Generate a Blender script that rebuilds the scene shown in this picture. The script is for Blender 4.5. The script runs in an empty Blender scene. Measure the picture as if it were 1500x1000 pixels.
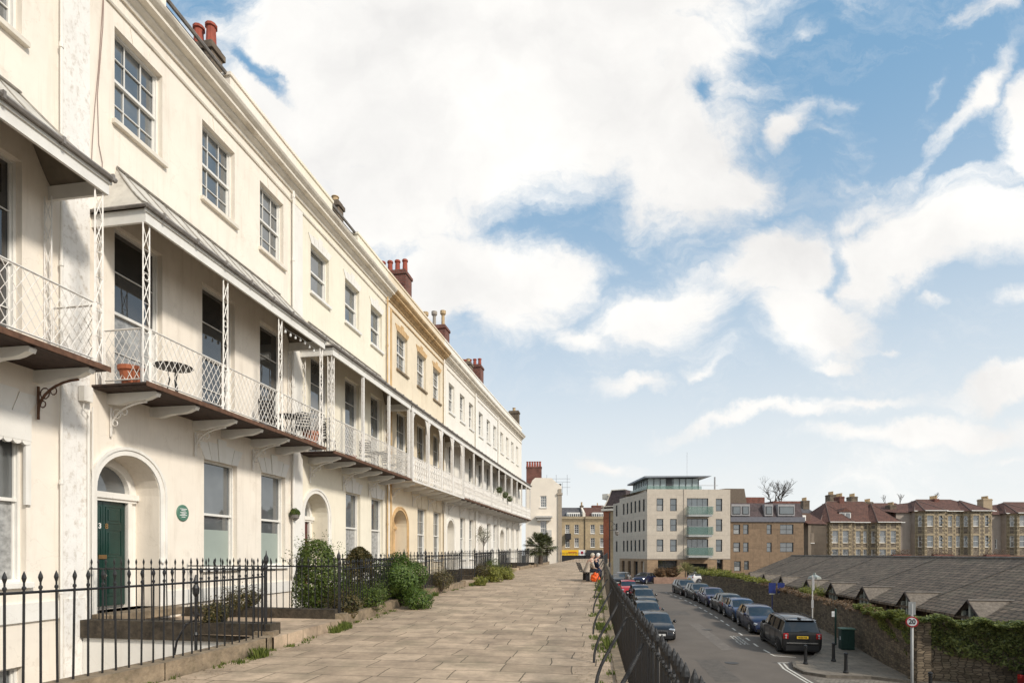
import bpy, bmesh, math, random
from mathutils import Vector, Matrix
random.seed(7)
R = math.radians
scene = bpy.context.scene
COL = scene.collection
EYE = 1.6

def at(px, py, z):
    """point of height z seen at photo pixel px,py (used to read positions off the photograph)"""
    d = (EYE - z) * 850 / (py - 810)
    return Vector(((px - 750) * d / 850, d, z))
def atd(px, py, d):
    return Vector(((px - 750) * d / 850, d, EYE + (810 - py) * d / 850))

# ---------------------------------------------------------------- materials
MATS = {}
def pm(name, col, rough=.85, var=.12, scale=3.0, bump=0.0, bscale=None, metal=0.0, spec=.5, col2=None, stain=0.0,
       sscale=(1.2, 1.2, .35), scol=(.25, .2, .15), coat=0.0, detail=6, streak=0.0):
    if name in MATS: return MATS[name]
    m = bpy.data.materials.new(name); m.use_nodes = True
    nt = m.node_tree; N = nt.nodes; L = nt.links
    b = N['Principled BSDF']
    b.inputs['Roughness'].default_value = rough; b.inputs['Metallic'].default_value = metal
    b.inputs['Specular IOR Level'].default_value = spec; b.inputs['Coat Weight'].default_value = coat
    tc = N.new('ShaderNodeTexCoord')
    n = N.new('ShaderNodeTexNoise'); n.inputs['Scale'].default_value = scale; n.inputs['Detail'].default_value = detail
    n.inputs['Roughness'].default_value = .6
    L.new(tc.outputs['Object'], n.inputs['Vector'])
    r = N.new('ShaderNodeValToRGB')
    c2 = col2 or tuple(min(1, c * (1 + var)) for c in col)
    c1 = tuple(c * (1 - var) for c in col)
    r.color_ramp.elements[0].color = (*c1, 1); r.color_ramp.elements[0].position = .32
    r.color_ramp.elements[1].color = (*c2, 1); r.color_ramp.elements[1].position = .68
    L.new(n.outputs['Fac'], r.inputs['Fac'])
    out = r.outputs['Color']
    if stain > 0:
        mp = N.new('ShaderNodeMapping'); mp.inputs['Scale'].default_value = sscale
        L.new(tc.outputs['Object'], mp.inputs['Vector'])
        n2 = N.new('ShaderNodeTexNoise'); n2.inputs['Scale'].default_value = 1.6; n2.inputs['Detail'].default_value = 9
        n2.inputs['Roughness'].default_value = .68
        L.new(mp.outputs[0], n2.inputs['Vector'])
        mr = N.new('ShaderNodeMapRange'); mr.inputs[1].default_value = .52; mr.inputs[2].default_value = .8
        mr.inputs[3].default_value = 0; mr.inputs[4].default_value = stain
        L.new(n2.outputs['Fac'], mr.inputs[0])
        mx = N.new('ShaderNodeMix'); mx.data_type = 'RGBA'
        L.new(mr.outputs[0], mx.inputs['Factor']); L.new(out, mx.inputs['A']); mx.inputs['B'].default_value = (*scol, 1)
        out = mx.outputs['Result']
    if streak > 0:
        for (sc, th0, th1, amt) in (((6, 6, .28), .56, .74, streak), ((2.2, 2.2, 2.0), .60, .66, streak * .55)):
            mp = N.new('ShaderNodeMapping'); mp.inputs['Scale'].default_value = sc; mp.inputs['Location'].default_value = (3.1, 7.7, .4)
            L.new(tc.outputs['Object'], mp.inputs['Vector'])
            n4 = N.new('ShaderNodeTexNoise'); n4.inputs['Scale'].default_value = 1; n4.inputs['Detail'].default_value = 8; n4.inputs['Roughness'].default_value = .62; L.new(mp.outputs[0], n4.inputs['Vector'])
            m4 = N.new('ShaderNodeMapRange'); m4.inputs[1].default_value = th0; m4.inputs[2].default_value = th1; m4.inputs[4].default_value = amt; L.new(n4.outputs['Fac'], m4.inputs[0])
            x4 = N.new('ShaderNodeMix'); x4.data_type = 'RGBA'; L.new(m4.outputs[0], x4.inputs['Factor']); L.new(out, x4.inputs['A']); x4.inputs['B'].default_value = (*scol, 1); out = x4.outputs['Result']
        # hairline cracks
        v4 = N.new('ShaderNodeTexVoronoi'); v4.feature = 'DISTANCE_TO_EDGE'; v4.inputs['Scale'].default_value = .55
        nd = N.new('ShaderNodeTexNoise'); nd.inputs['Scale'].default_value = 2.5; nd.inputs['Detail'].default_value = 6; L.new(tc.outputs['Object'], nd.inputs['Vector'])
        va = N.new('ShaderNodeVectorMath'); va.operation = 'ADD'; L.new(tc.outputs['Object'], va.inputs[0]); L.new(nd.outputs['Color'], va.inputs[1]); L.new(va.outputs[0], v4.inputs['Vector'])
        m5 = N.new('ShaderNodeMapRange'); m5.inputs[1].default_value = .0; m5.inputs[2].default_value = .006; m5.inputs[3].default_value = streak * .8; m5.inputs[4].default_value = 0; L.new(v4.outputs['Distance'], m5.inputs[0])
        x5 = N.new('ShaderNodeMix'); x5.data_type = 'RGBA'; L.new(m5.outputs[0], x5.inputs['Factor']); L.new(out, x5.inputs['A']); x5.inputs['B'].default_value = (*scol, 1); out = x5.outputs['Result']
    L.new(out, b.inputs['Base Color'])
    if bump > 0:
        nb = N.new('ShaderNodeTexNoise'); nb.inputs['Scale'].default_value = bscale or scale * 8; nb.inputs['Detail'].default_value = 5
        L.new(tc.outputs['Object'], nb.inputs['Vector'])
        bp = N.new('ShaderNodeBump'); bp.inputs['Strength'].default_value = bump; bp.inputs['Distance'].default_value = .02
        L.new(nb.outputs['Fac'], bp.inputs['Height']); L.new(bp.outputs[0], b.inputs['Normal'])
    MATS[name] = m
    return m

def brickmat(name, c1, c2, mortar, bw, bh, ms=.012, rough=.9, rot=(0, 0, 0), coords='Object', noise=.5, bump=.4, offset=.5,
             squash=1.0, moss=None, mossamt=.5, axis='XY', bias=0.0, freq=2):
    """brick / slab / slate pattern. axis says which object axes carry the pattern"""
    if name in MATS: return MATS[name]
    m = bpy.data.materials.new(name); m.use_nodes = True
    nt = m.node_tree; N = nt.nodes; L = nt.links; b = N['Principled BSDF']; b.inputs['Roughness'].default_value = rough
    tc = N.new('ShaderNodeTexCoord')
    sep = N.new('ShaderNodeSeparateXYZ'); L.new(tc.outputs[coords], sep.inputs[0])
    cmb = N.new('ShaderNodeCombineXYZ')
    if axis == 'HZ':   # any horizontal run: x+y against z
        ad = N.new('ShaderNodeMath'); ad.operation = 'ADD'
        L.new(sep.outputs['X'], ad.inputs[0]); L.new(sep.outputs['Y'], ad.inputs[1])
        L.new(ad.outputs[0], cmb.inputs[0]); L.new(sep.outputs['Z'], cmb.inputs[1])
    else:
        L.new(sep.outputs[axis[0]], cmb.inputs[0]); L.new(sep.outputs[axis[1]], cmb.inputs[1])
    mp = N.new('ShaderNodeMapping'); mp.inputs['Rotation'].default_value = rot
    L.new(cmb.outputs[0], mp.inputs['Vector'])
    dn = N.new('ShaderNodeTexNoise'); dn.inputs['Scale'].default_value = 1.2 / bh * .35; dn.inputs['Detail'].default_value = 3
    L.new(mp.outputs[0], dn.inputs['Vector'])
    vm = N.new('ShaderNodeVectorMath'); vm.operation = 'SCALE'; vm.inputs['Scale'].default_value = bh * .35
    L.new(dn.outputs['Color'], vm.inputs[0])
    va = N.new('ShaderNodeVectorMath'); va.operation = 'ADD'; L.new(mp.outputs[0], va.inputs[0]); L.new(vm.outputs[0], va.inputs[1])
    bt = N.new('ShaderNodeTexBrick'); L.new(va.outputs[0], bt.inputs['Vector'])
    bt.inputs['Color1'].default_value = (*c1, 1); bt.inputs['Color2'].default_value = (*c2, 1); bt.inputs['Mortar'].default_value = (*mortar, 1)
    bt.inputs['Scale'].default_value = 1; bt.inputs['Brick Width'].default_value = bw; bt.inputs['Row Height'].default_value = bh
    bt.inputs['Mortar Size'].default_value = ms; bt.inputs['Mortar Smooth'].default_value = .3; bt.inputs['Bias'].default_value = bias
    bt.offset = offset; bt.squash = squash; bt.squash_frequency = freq
    n = N.new('ShaderNodeTexNoise'); n.inputs['Scale'].default_value = 1.7; n.inputs['Detail'].default_value = 8; n.inputs['Roughness'].default_value = .65
    L.new(tc.outputs[coords], n.inputs['Vector'])
    mr = N.new('ShaderNodeMapRange'); mr.inputs[1].default_value = .3; mr.inputs[2].default_value = .7
    mr.inputs[3].default_value = 1 - noise; mr.inputs[4].default_value = 1 + noise * .5
    L.new(n.outputs['Fac'], mr.inputs[0])
    mul = N.new('ShaderNodeVectorMath'); mul.operation = 'SCALE'
    L.new(bt.outputs['Color'], mul.inputs[0]); L.new(mr.outputs[0], mul.inputs['Scale'])
    ns = N.new('ShaderNodeTexNoise'); ns.inputs['Scale'].default_value = 11; ns.inputs['Detail'].default_value = 6; ns.inputs['Roughness'].default_value = .75; L.new(tc.outputs[coords], ns.inputs['Vector'])
    ms2 = N.new('ShaderNodeMapRange'); ms2.inputs[1].default_value = .3; ms2.inputs[2].default_value = .7; ms2.inputs[3].default_value = .82; ms2.inputs[4].default_value = 1.14; L.new(ns.outputs['Fac'], ms2.inputs[0])
    mul2 = N.new('ShaderNodeVectorMath'); mul2.operation = 'SCALE'; L.new(mul.outputs[0], mul2.inputs[0]); L.new(ms2.outputs[0], mul2.inputs['Scale'])
    out = mul2.outputs[0]
    if moss:
        n3 = N.new('ShaderNodeTexNoise'); n3.inputs['Scale'].default_value = .8; n3.inputs['Detail'].default_value = 10; n3.inputs['Roughness'].default_value = .7
        L.new(tc.outputs[coords], n3.inputs['Vector'])
        m3 = N.new('ShaderNodeMapRange'); m3.inputs[1].default_value = .5; m3.inputs[2].default_value = .72; m3.inputs[4].default_value = mossamt
        L.new(n3.outputs['Fac'], m3.inputs[0])
        mx = N.new('ShaderNodeMix'); mx.data_type = 'RGBA'
        L.new(m3.outputs[0], mx.inputs['Factor']); L.new(out, mx.inputs['A']); mx.inputs['B'].default_value = (*moss, 1)
        out = mx.outputs['Result']
    L.new(out, b.inputs['Base Color'])
    bp = N.new('ShaderNodeBump'); bp.inputs['Strength'].default_value = bump; bp.inputs['Distance'].default_value = .02; bp.invert = True
    ad2 = N.new('ShaderNodeMath'); ad2.operation = 'SUBTRACT'
    L.new(bt.outputs['Fac'], ad2.inputs[0]); L.new(n.outputs['Fac'], ad2.inputs[1])
    L.new(ad2.outputs[0], bp.inputs['Height']); L.new(bp.outputs[0], b.inputs['Normal'])
    MATS[name] = m
    return m

def rubblemat(name, cols, mortar, scale=(2.9, 9.5), op='ADD', bump=1.0, moss=(.07, .06, .03), mossamt=.5):
    """irregular rubble masonry from voronoi cells on any upright face"""
    m = bpy.data.materials.new(name); m.use_nodes = True
    nt = m.node_tree; N = nt.nodes; L = nt.links; b = N['Principled BSDF']; b.inputs['Roughness'].default_value = .93
    tc = N.new('ShaderNodeTexCoord'); sep = N.new('ShaderNodeSeparateXYZ'); L.new(tc.outputs['Object'], sep.inputs[0])
    ad = N.new('ShaderNodeMath'); ad.operation = op; L.new(sep.outputs['X'], ad.inputs[0]); L.new(sep.outputs['Y'], ad.inputs[1])
    cmb = N.new('ShaderNodeCombineXYZ'); L.new(ad.outputs[0], cmb.inputs[0]); L.new(sep.outputs['Z'], cmb.inputs[1])
    mp = N.new('ShaderNodeMapping'); mp.inputs['Scale'].default_value = (scale[0], scale[1], 1); L.new(cmb.outputs[0], mp.inputs['Vector'])
    v = N.new('ShaderNodeTexVoronoi'); v.inputs['Scale'].default_value = 1; v.inputs['Randomness'].default_value = .75; v.voronoi_dimensions = '2D'; L.new(mp.outputs[0], v.inputs['Vector'])
    v2 = N.new('ShaderNodeTexVoronoi'); v2.feature = 'DISTANCE_TO_EDGE'; v2.inputs['Scale'].default_value = 1; v2.inputs['Randomness'].default_value = .75; v2.voronoi_dimensions = '2D'; L.new(mp.outputs[0], v2.inputs['Vector'])
    sv = N.new('ShaderNodeSeparateColor'); L.new(v.outputs['Color'], sv.inputs[0]); r = N.new('ShaderNodeValToRGB'); L.new(sv.outputs[0], r.inputs['Fac'])
    e = r.color_ramp.elements; e[0].color = (*cols[0], 1); e[1].color = (*cols[1], 1)
    for k, c in enumerate(cols[2:]): q = e.new((k + 1) / (len(cols) - 1)); q.color = (*c, 1)
    mr = N.new('ShaderNodeMapRange'); mr.inputs[1].default_value = .01; mr.inputs[2].default_value = .08; L.new(v2.outputs['Distance'], mr.inputs[0])
    mx = N.new('ShaderNodeMix'); mx.data_type = 'RGBA'; L.new(mr.outputs[0], mx.inputs['Factor']); mx.inputs['A'].default_value = (*mortar, 1); L.new(r.outputs[0], mx.inputs['B'])
    n = N.new('ShaderNodeTexNoise'); n.inputs['Scale'].default_value = 1.4; n.inputs['Detail'].default_value = 10; n.inputs['Roughness'].default_value = .7; L.new(tc.outputs['Object'], n.inputs['Vector'])
    m3 = N.new('ShaderNodeMapRange'); m3.inputs[1].default_value = .46; m3.inputs[2].default_value = .7; m3.inputs[4].default_value = mossamt; L.new(n.outputs['Fac'], m3.inputs[0])
    mm = N.new('ShaderNodeMix'); mm.data_type = 'RGBA'; L.new(m3.outputs[0], mm.inputs['Factor']); L.new(mx.outputs['Result'], mm.inputs['A']); mm.inputs['B'].default_value = (*moss, 1)
    L.new(mm.outputs['Result'], b.inputs['Base Color'])
    bp = N.new('ShaderNodeBump'); bp.inputs['Strength'].default_value = bump; bp.inputs['Distance'].default_value = .04; ad2 = N.new('ShaderNodeMath'); ad2.operation = 'ADD'
    L.new(mr.outputs[0], ad2.inputs[0]); L.new(n.outputs['Fac'], ad2.inputs[1]); L.new(ad2.outputs[0], bp.inputs['Height']); L.new(bp.outputs[0], b.inputs['Normal'])
    MATS[name] = m
    return m

def leafmat(name, c1, c2, rough=.5, trans=.35):
    if name in MATS: return MATS[name]
    m = bpy.data.materials.new(name); m.use_nodes = True
    nt = m.node_tree; N = nt.nodes; L = nt.links; b = N['Principled BSDF']; b.inputs['Roughness'].default_value = rough
    g = N.new('ShaderNodeNewGeometry'); r = N.new('ShaderNodeValToRGB')
    r.color_ramp.elements[0].color = (*c1, 1); r.color_ramp.elements[1].color = (*c2, 1)
    L.new(g.outputs['Random Per Island'], r.inputs['Fac']); L.new(r.outputs[0], b.inputs['Base Color'])
    t = N.new('ShaderNodeBsdfTranslucent'); L.new(r.outputs[0], t.inputs['Color'])
    mx = N.new('ShaderNodeMixShader'); mx.inputs[0].default_value = trans
    L.new(b.outputs[0], mx.inputs[1]); L.new(t.outputs[0], mx.inputs[2]); L.new(mx.outputs[0], N['Material Output'].inputs[0])
    MATS[name] = m
    return m

def glassmat(name, col=(.045, .05, .055), rough=.03, spec=.5, wave=.15, ior=2.3):
    if name in MATS: return MATS[name]
    m = pm(name, col, rough=rough, var=.25, scale=1.2, spec=spec, detail=2); m.node_tree.nodes['Principled BSDF'].inputs['IOR'].default_value = ior
    N = m.node_tree.nodes; L = m.node_tree.links
    tc = N.new('ShaderNodeTexCoord'); nb = N.new('ShaderNodeTexNoise'); nb.inputs['Scale'].default_value = 1.6; nb.inputs['Detail'].default_value = 1
    L.new(tc.outputs['Object'], nb.inputs['Vector'])
    bp = N.new('ShaderNodeBump'); bp.inputs['Strength'].default_value = wave; bp.inputs['Distance'].default_value = .03
    L.new(nb.outputs['Fac'], bp.inputs['Height']); L.new(bp.outputs[0], N['Principled BSDF'].inputs['Normal'])
    return m

# ---------------------------------------------------------------- mesh builder
class MB:
    def __init__(s): s.v = []; s.f = []; s.m = []; s.mi = 0; s.T = None
    def _v(s, p):
        p = Vector(p)
        if s.T is not None: p = s.T @ p
        s.v.append(p[:]); return len(s.v) - 1
    def poly(s, pts):
        s.f.append([s._v(p) for p in pts]); s.m.append(s.mi)
    def box(s, x0, x1, y0, y1, z0, z1):
        i = [s._v(p) for p in ((x0,y0,z0),(x1,y0,z0),(x1,y1,z0),(x0,y1,z0),(x0,y0,z1),(x1,y0,z1),(x1,y1,z1),(x0,y1,z1))]
        for f in ((0,3,2,1),(4,5,6,7),(0,1,5,4),(1,2,6,5),(2,3,7,6),(3,0,4,7)):
            s.f.append([i[k] for k in f]); s.m.append(s.mi)
    def prism(s, pts, axis, a, b):
        """2D polygon extruded along axis from a to b ('x': pts are (y,z); 'y': (x,z); 'z': (x,y))"""
        def P(p, t):
            return (t, p[0], p[1]) if axis == 'x' else (p[0], t, p[1]) if axis == 'y' else (p[0], p[1], t)
        n = len(pts); A = [s._v(P(p, a)) for p in pts]; B = [s._v(P(p, b)) for p in pts]
        s.f.append(A[::-1]); s.f.append(B); s.m += [s.mi, s.mi]
        for k in range(n):
            s.f.append([A[k], A[(k+1) % n], B[(k+1) % n], B[k]]); s.m.append(s.mi)
    def ring(s, c, ax, up, r, n, r2=None):
        sd = ax.cross(up).normalized(); u = sd.cross(ax).normalized()
        return [s._v(Vector(c) + sd * math.cos(2*math.pi*k/n) * r + u * math.sin(2*math.pi*k/n) * (r2 or r)) for k in range(n)]
    def tube(s, pts, r, n=6, caps=True):
        pts = [Vector(p) for p in pts]; rs = r if isinstance(r, (list, tuple)) else [r] * len(pts)
        prev = None
        for k, p in enumerate(pts):
            d = (pts[min(k+1, len(pts)-1)] - pts[max(k-1, 0)])
            if d.length < 1e-9: d = Vector((0, 0, 1))
            d.normalize(); up = Vector((0, 0, 1)) if abs(d.z) < .9 else Vector((0, 1, 0)) if abs(d.y) < .9 else Vector((1, 0, 0))
            if abs(d.z) >= .5 and prev is not None and abs(d.z) < .95: up = Vector((0, 1, .001))
            rg = s.ring(p, d, up, rs[k], n)
            if prev:
                for j in range(n):
                    s.f.append([prev[j], prev[(j+1) % n], rg[(j+1) % n], rg[j]]); s.m.append(s.mi)
            elif caps: s.f.append(rg[::-1]); s.m.append(s.mi)
            prev = rg
        if caps: s.f.append(prev); s.m.append(s.mi)
    def lathe(s, c, prof, n=12, axis='z'):
        """prof: list of (r, h)"""
        prev = None; c = Vector(c)
        for r, h in prof:
            rg = []
            for k in range(n):
                a = 2*math.pi*k/n; q = (math.cos(a)*r, math.sin(a)*r)
                o = Vector((q[0], q[1], h)) if axis == 'z' else Vector((q[0], h, q[1])) if axis == 'y' else Vector((h, q[0], q[1]))
                rg.append(s._v(c + o))
            if prev:
                for j in range(n):
                    s.f.append([prev[j], prev[(j+1) % n], rg[(j+1) % n], rg[j]]); s.m.append(s.mi)
            else: s.f.append(rg[::-1]); s.m.append(s.mi)
            prev = rg
        s.f.append(prev); s.m.append(s.mi)
    def bar(s, p, q, w, d=None):
        """square bar between two points"""
        s.tube([p, q], w * .72, 4)
    def build(s, name, mat, parent=None, smooth=False, loc=None, bevel=0):
        me = bpy.data.meshes.new(name); me.from_pydata(s.v, [], s.f)
        for mt in (mat if isinstance(mat, (list, tuple)) else [mat]): me.materials.append(mt)
        me.polygons.foreach_set('material_index', s.m)
        if smooth: me.polygons.foreach_set('use_smooth', [True] * len(s.f))
        me.update()
        o = bpy.data.objects.new(name, me); COL.objects.link(o)
        if parent: o.parent = parent
        if loc is not None: o.location = loc
        if bevel:
            b = o.modifiers.new('bevel', 'BEVEL'); b.width = bevel; b.segments = 2; b.limit_method = 'ANGLE'
        return o

def tag(o, label=None, cat=None, group=None, kind=None):
    if label: o['label'] = label
    if cat: o['category'] = cat
    if group: o['group'] = group
    if kind: o['kind'] = kind
    return o
def empty(name, loc, rz=0, label=None, cat=None, group=None):
    o = bpy.data.objects.new(name, None); COL.objects.link(o); o.location = loc; o.rotation_euler = (0, 0, rz)
    o.empty_display_size = .3
    return tag(o, label, cat, group)
def child_copy(o, parent, loc=None):
    c = o.copy(); COL.objects.link(c); c.parent = parent
    if loc is not None: c.location = loc
    return c
def kids(o): return [c for c in bpy.data.objects if c.parent is o]
def copy_tree(o, parent=None):
    c = o.copy(); COL.objects.link(c); c.parent = parent
    for ch in kids(o): copy_tree(ch, c)
    return c
def text_mesh(name, s, size, mat, parent, M, depth=.002, align='CENTER'):
    cu = bpy.data.curves.new(name, 'FONT'); cu.body = s; cu.size = size; cu.align_x = align; cu.align_y = 'CENTER'; cu.extrude = depth; cu.offset = size * .02
    t = bpy.data.objects.new('tmp', cu); COL.objects.link(t)
    dg = bpy.context.evaluated_depsgraph_get(); me = bpy.data.meshes.new_from_object(t.evaluated_get(dg))
    bpy.data.objects.remove(t); me.transform(M); me.materials.clear(); me.materials.append(mat)
    o = bpy.data.objects.new(name, me); COL.objects.link(o); o.parent = parent
    return o

# ---------------------------------------------------------------- palette
CREAM = pm('cream stucco', (.88, .80, .69), var=.05, scale=1.1, bump=.12, bscale=30, stain=.42, scol=(.54, .46, .36), sscale=(1.6, 1.6, .3), streak=.30)
CREAM3 = pm('pale yellow stucco', (.86, .795, .65), var=.045, scale=1.0, bump=.1, bscale=30, stain=.25, scol=(.56, .5, .38), sscale=(1.6, 1.6, .3), streak=.26)
OCHRE = pm('ochre stucco', (.79, .685, .52), var=.06, scale=1.0, bump=.1, bscale=30, stain=.35, scol=(.5, .36, .2), streak=.3)
IVORY = pm('ivory stucco', (.83, .785, .70), var=.045, scale=1.0, bump=.1, bscale=30, stain=.25, scol=(.55, .49, .4), sscale=(1.6, 1.6, .3), streak=.26)
WHITE = pm('white stucco', (.83, .80, .74), var=.05, scale=1.3, bump=.1, bscale=30, stain=.28, scol=(.52, .46, .38), streak=.25)
PEEL = pm('peeling white paint', (.86, .83, .78), var=.05, scale=2, bump=.3, bscale=40, stain=.9, scol=(.40, .33, .24), sscale=(7, 7, 4.5), streak=.3)
PAINT = pm('white joinery paint', (.80, .78, .73), rough=.45, var=.05, scale=4, stain=.25, scol=(.45, .38, .3))
GREYPAINT = pm('greyish joinery paint', (.60, .57, .52), rough=.5, var=.08, scale=4, stain=.35, scol=(.35, .28, .22))
TRIM = pm('cream moulding', (.76, .70, .60), var=.07, scale=3, stain=.8, scol=(.34, .28, .2), sscale=(.8, .8, 3))
ORANGESTONE = pm('orange limestone', (.60, .40, .20), var=.18, scale=3, bump=.2, stain=.4, scol=(.3, .2, .12))
LEAD = pm('weathered canopy zinc', (.56, .53, .47), rough=.6, var=.14, scale=2.5, bump=.2, bscale=12, stain=.45, scol=(.2, .17, .13), sscale=(3, 3, 3))
GUTTER = pm('gutter iron', (.22, .2, .18), rough=.6, var=.3, scale=6)
DECKWOOD = pm('dark brown deck boards', (.05, .03, .022), rough=.8, var=.35, scale=6, bump=.3)
IRONWHITE = pm('white painted iron', (.76, .73, .68), rough=.5, var=.08, scale=9, stain=.55, scol=(.36, .24, .16), sscale=(5, 5, 5))
RUST = pm('rusty iron', (.12, .06, .035), rough=.9, var=.4, scale=10)
BLACKIRON = pm('black painted iron', (.014, .014, .015), rough=.42, var=.4, scale=12, bump=.15, stain=.3, scol=(.07, .05, .04), sscale=(4, 4, 4))
PANE = glassmat('window glass', (.10, .11, .115))
PANEDARK = glassmat('dark window glass', (.028, .030, .032), ior=2.1)
BLIND = pm('frosted lower pane', (.33, .38, .34), rough=.35, var=.05, scale=2)
CURTAIN = pm('net curtain behind glass', (.34, .34, .33), rough=.25, var=.35, scale=9, spec=.7)
SLATE = brickmat('roof slates', (.13, .125, .13), (.09, .085, .09), (.04, .04, .04), .3, .2, .01, axis='XY', noise=.4)
REDBRICK = brickmat('red chimney brick', (.24, .075, .05), (.17, .05, .035), (.2, .16, .13), .24, .085, .012, axis='HZ', noise=.45)
BROWNBRICK = brickmat('brown chimney render', (.2, .155, .11), (.16, .12, .085), (.12, .1, .08), .5, .3, .01, axis='HZ', noise=.5)
POTRED = pm('red clay pot', (.33, .075, .045), rough=.8, var=.2, scale=5)
POTBUFF = pm('buff clay pot', (.5, .36, .2), rough=.8, var=.2, scale=5)
GREENDOOR = pm('dark green gloss paint', (.005, .033, .025), rough=.28, var=.25, scale=2.5, coat=.3)
DARKRED = pm('dark red door paint', (.1, .02, .018), rough=.35, var=.2)
BRASS = pm('tarnished brass', (.5, .3, .14), rough=.35, metal=1, var=.2)
SILVER = pm('chrome', (.6, .6, .6), rough=.25, metal=1, var=.1)
PLAQUE = pm('green plaque enamel', (.085, .2, .14), rough=.4, var=.1)
MOSSSTONE = pm('mossy dark stone', (.052, .040, .027), var=.6, scale=7, bump=.8, bscale=20, stain=.5, scol=(.05, .045, .02), sscale=(3, 3, 3))
COPING = pm('lichened coping stone', (.25, .19, .125), var=.38, scale=5, bump=.8, bscale=22, stain=.75, scol=(.085, .075, .035), sscale=(2.5, 2.5, 2.5))
SOIL = pm('garden soil', (.09, .06, .042), var=.4, scale=6, bump=.8, bscale=20)
LEAF = leafmat('privet leaves', (.03, .055, .008), (.15, .2, .03))
LEAFD = leafmat('dark conifer sprays', (.035, .045, .012), (.19, .14, .05))
IVY = leafmat('ivy leaves', (.05, .075, .02), (.30, .33, .10))
HEDGETOP = leafmat('yellow green hedge leaves', (.10, .115, .02), (.36, .36, .07))
DRYIVY = leafmat('dry brown ivy stems', (.12, .07, .035), (.3, .19, .1))
WEED = leafmat('weeds', (.05, .08, .015), (.2, .24, .05))
PALM = leafmat('palm fronds', (.03, .04, .015), (.14, .15, .06))
BARK = pm('bark', (.08, .06, .045), var=.3, scale=8)
TERRACOTTA = pm('terracotta', (.42, .13, .06), rough=.8, var=.15)
FURN = pm('dark patio furniture', (.02, .02, .022), rough=.5, var=.3)
RUBBER = pm('tyre rubber', (.012, .012, .012), rough=.8, var=.2)
ALLOY = pm('alloy wheel', (.42, .42, .43), rough=.35, metal=.8, var=.1)
CARGLASS = glassmat('car glass', (.012, .015, .016), rough=.03, wave=.5, ior=1.7)
PLASTIC = pm('black trim plastic', (.014, .014, .015), rough=.5, var=.2)
REDLAMP = pm('red lamp lens', (.35, .012, .012), rough=.15, var=.3, coat=.6)
CLEARLAMP = pm('clear lamp lens', (.5, .52, .54), rough=.12, var=.3, coat=.8, metal=.3)
YPLATE = pm('yellow number plate', (.75, .48, .03), rough=.4, var=.05)
WPLATE = pm('white number plate', (.75, .75, .72), rough=.4, var=.05)
INK = pm('black lettering', (.01, .01, .01), rough=.5, var=.1)
LETTERWHITE = pm('white lettering', (.8, .8, .78), rough=.5, var=.02)

# ---------------------------------------------------------------- plan of the crescent
def fac(y): return -9.5841 + .15641 * y + .000532 * y * y
NY = [3.249, 10.449, 17.826, 25.045, 32.999, 39.933, 46.791, 56.4]
NODE = [Vector((fac(y), y, 0)) for y in NY]
KERB = [(-6.2, 1.0), (-4.95, 5.0), (-4.28, 7.2), (-3.86, 9.4), (-3.55, 11.6), (-3.12, 16.0), (-2.62, 20.7), (-1.64, 25.8), (-.22, 38.0), (2.34, 49.7), (5.15, 62.6)]
RAILK = [(.35, -1.0), (.61, 1.0), (1.06, 4.47), (1.42, 7.2), (2.32, 13.8), (4.5, 28.4), (6.6, 42.0), (10.3, 62.6)]
def pz(y): return 0.0 if y < 9 else .012 * (y - 9)
def lerp_line(K, y):
    for (x0, y0), (x1, y1) in zip(K, K[1:]):
        if y <= y1 or (x1, y1) == K[-1]: return x0 + (x1 - x0) * (y - y0) / (y1 - y0)
def rz_(y): return -3.6 + .037 * (y - 30) if y < 60 else -2.49
def koff(i, s):
    """outward distance from the facade line of house i at s to the kerb"""
    a, b = NODE[i], NODE[i+1]; d = (b - a).normalized(); n = Vector((d.y, -d.x, 0)); p = a + d * s
    o = 3.0
    for _ in range(40):
        q = p + n * o; o += (lerp_line(KERB, q.y) - q.x) * .8
    return o

# ================================================================= TERRACE HOUSES
def wall_holes(mb, x0, x1, z0, z1, holes, depth=.2, y=0.0):
    xs = sorted({x0, x1, *[h[0] for h in holes], *[h[1] for h in holes]}); zs = sorted({z0, z1, *[h[2] for h in holes], *[h[3] for h in holes]})
    for a, b in zip(xs, xs[1:]):
        for c, d in zip(zs, zs[1:]):
            if any(h[0] <= a + 1e-6 and b <= h[1] + 1e-6 and h[2] <= c + 1e-6 and d <= h[3] + 1e-6 for h in holes): continue
            mb.poly([(a, y, c), (b, y, c), (b, y, d), (a, y, d)])
    for h in holes:
        a, b, c, d = h[:4]; dp = h[4] if len(h) > 4 else depth
        if len(h) > 5:     # round headed
            sp = h[5]; r = (b - a) / 2; cx = (a + b) / 2; n = 14
            arc = [(cx - r * math.cos(math.pi * k / n), sp + (d - sp) * math.sin(math.pi * k / n)) for k in range(n + 1)]
            for k in range(n):
                (p, q), (u, v) = arc[k], arc[k+1]
                mb.poly([(p, y, q), (u, y, v), (u, y, d + .0005 if 0 else d), (p, y, d)])
                mb.poly([(p, y, q), (p, y + dp, q), (u, y + dp, v), (u, y, v)])
            mb.poly([(a, y, c), (a, y, sp), (a, y + dp, sp), (a, y + dp, c)]); mb.poly([(b, y, c), (b, y + dp, c), (b, y + dp, sp), (b, y, sp)])
        else:
            mb.poly([(a, y, c), (a, y, d), (a, y + dp, d), (a, y + dp, c)]); mb.poly([(b, y, c), (b, y + dp, c), (b, y + dp, d), (b, y, d)])
            mb.poly([(a, y, d), (b, y, d), (b, y + dp, d), (a, y + dp, d)])
        mb.poly([(a, y, c), (a, y + dp, c), (b, y + dp, c), (b, y, c)])

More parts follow.
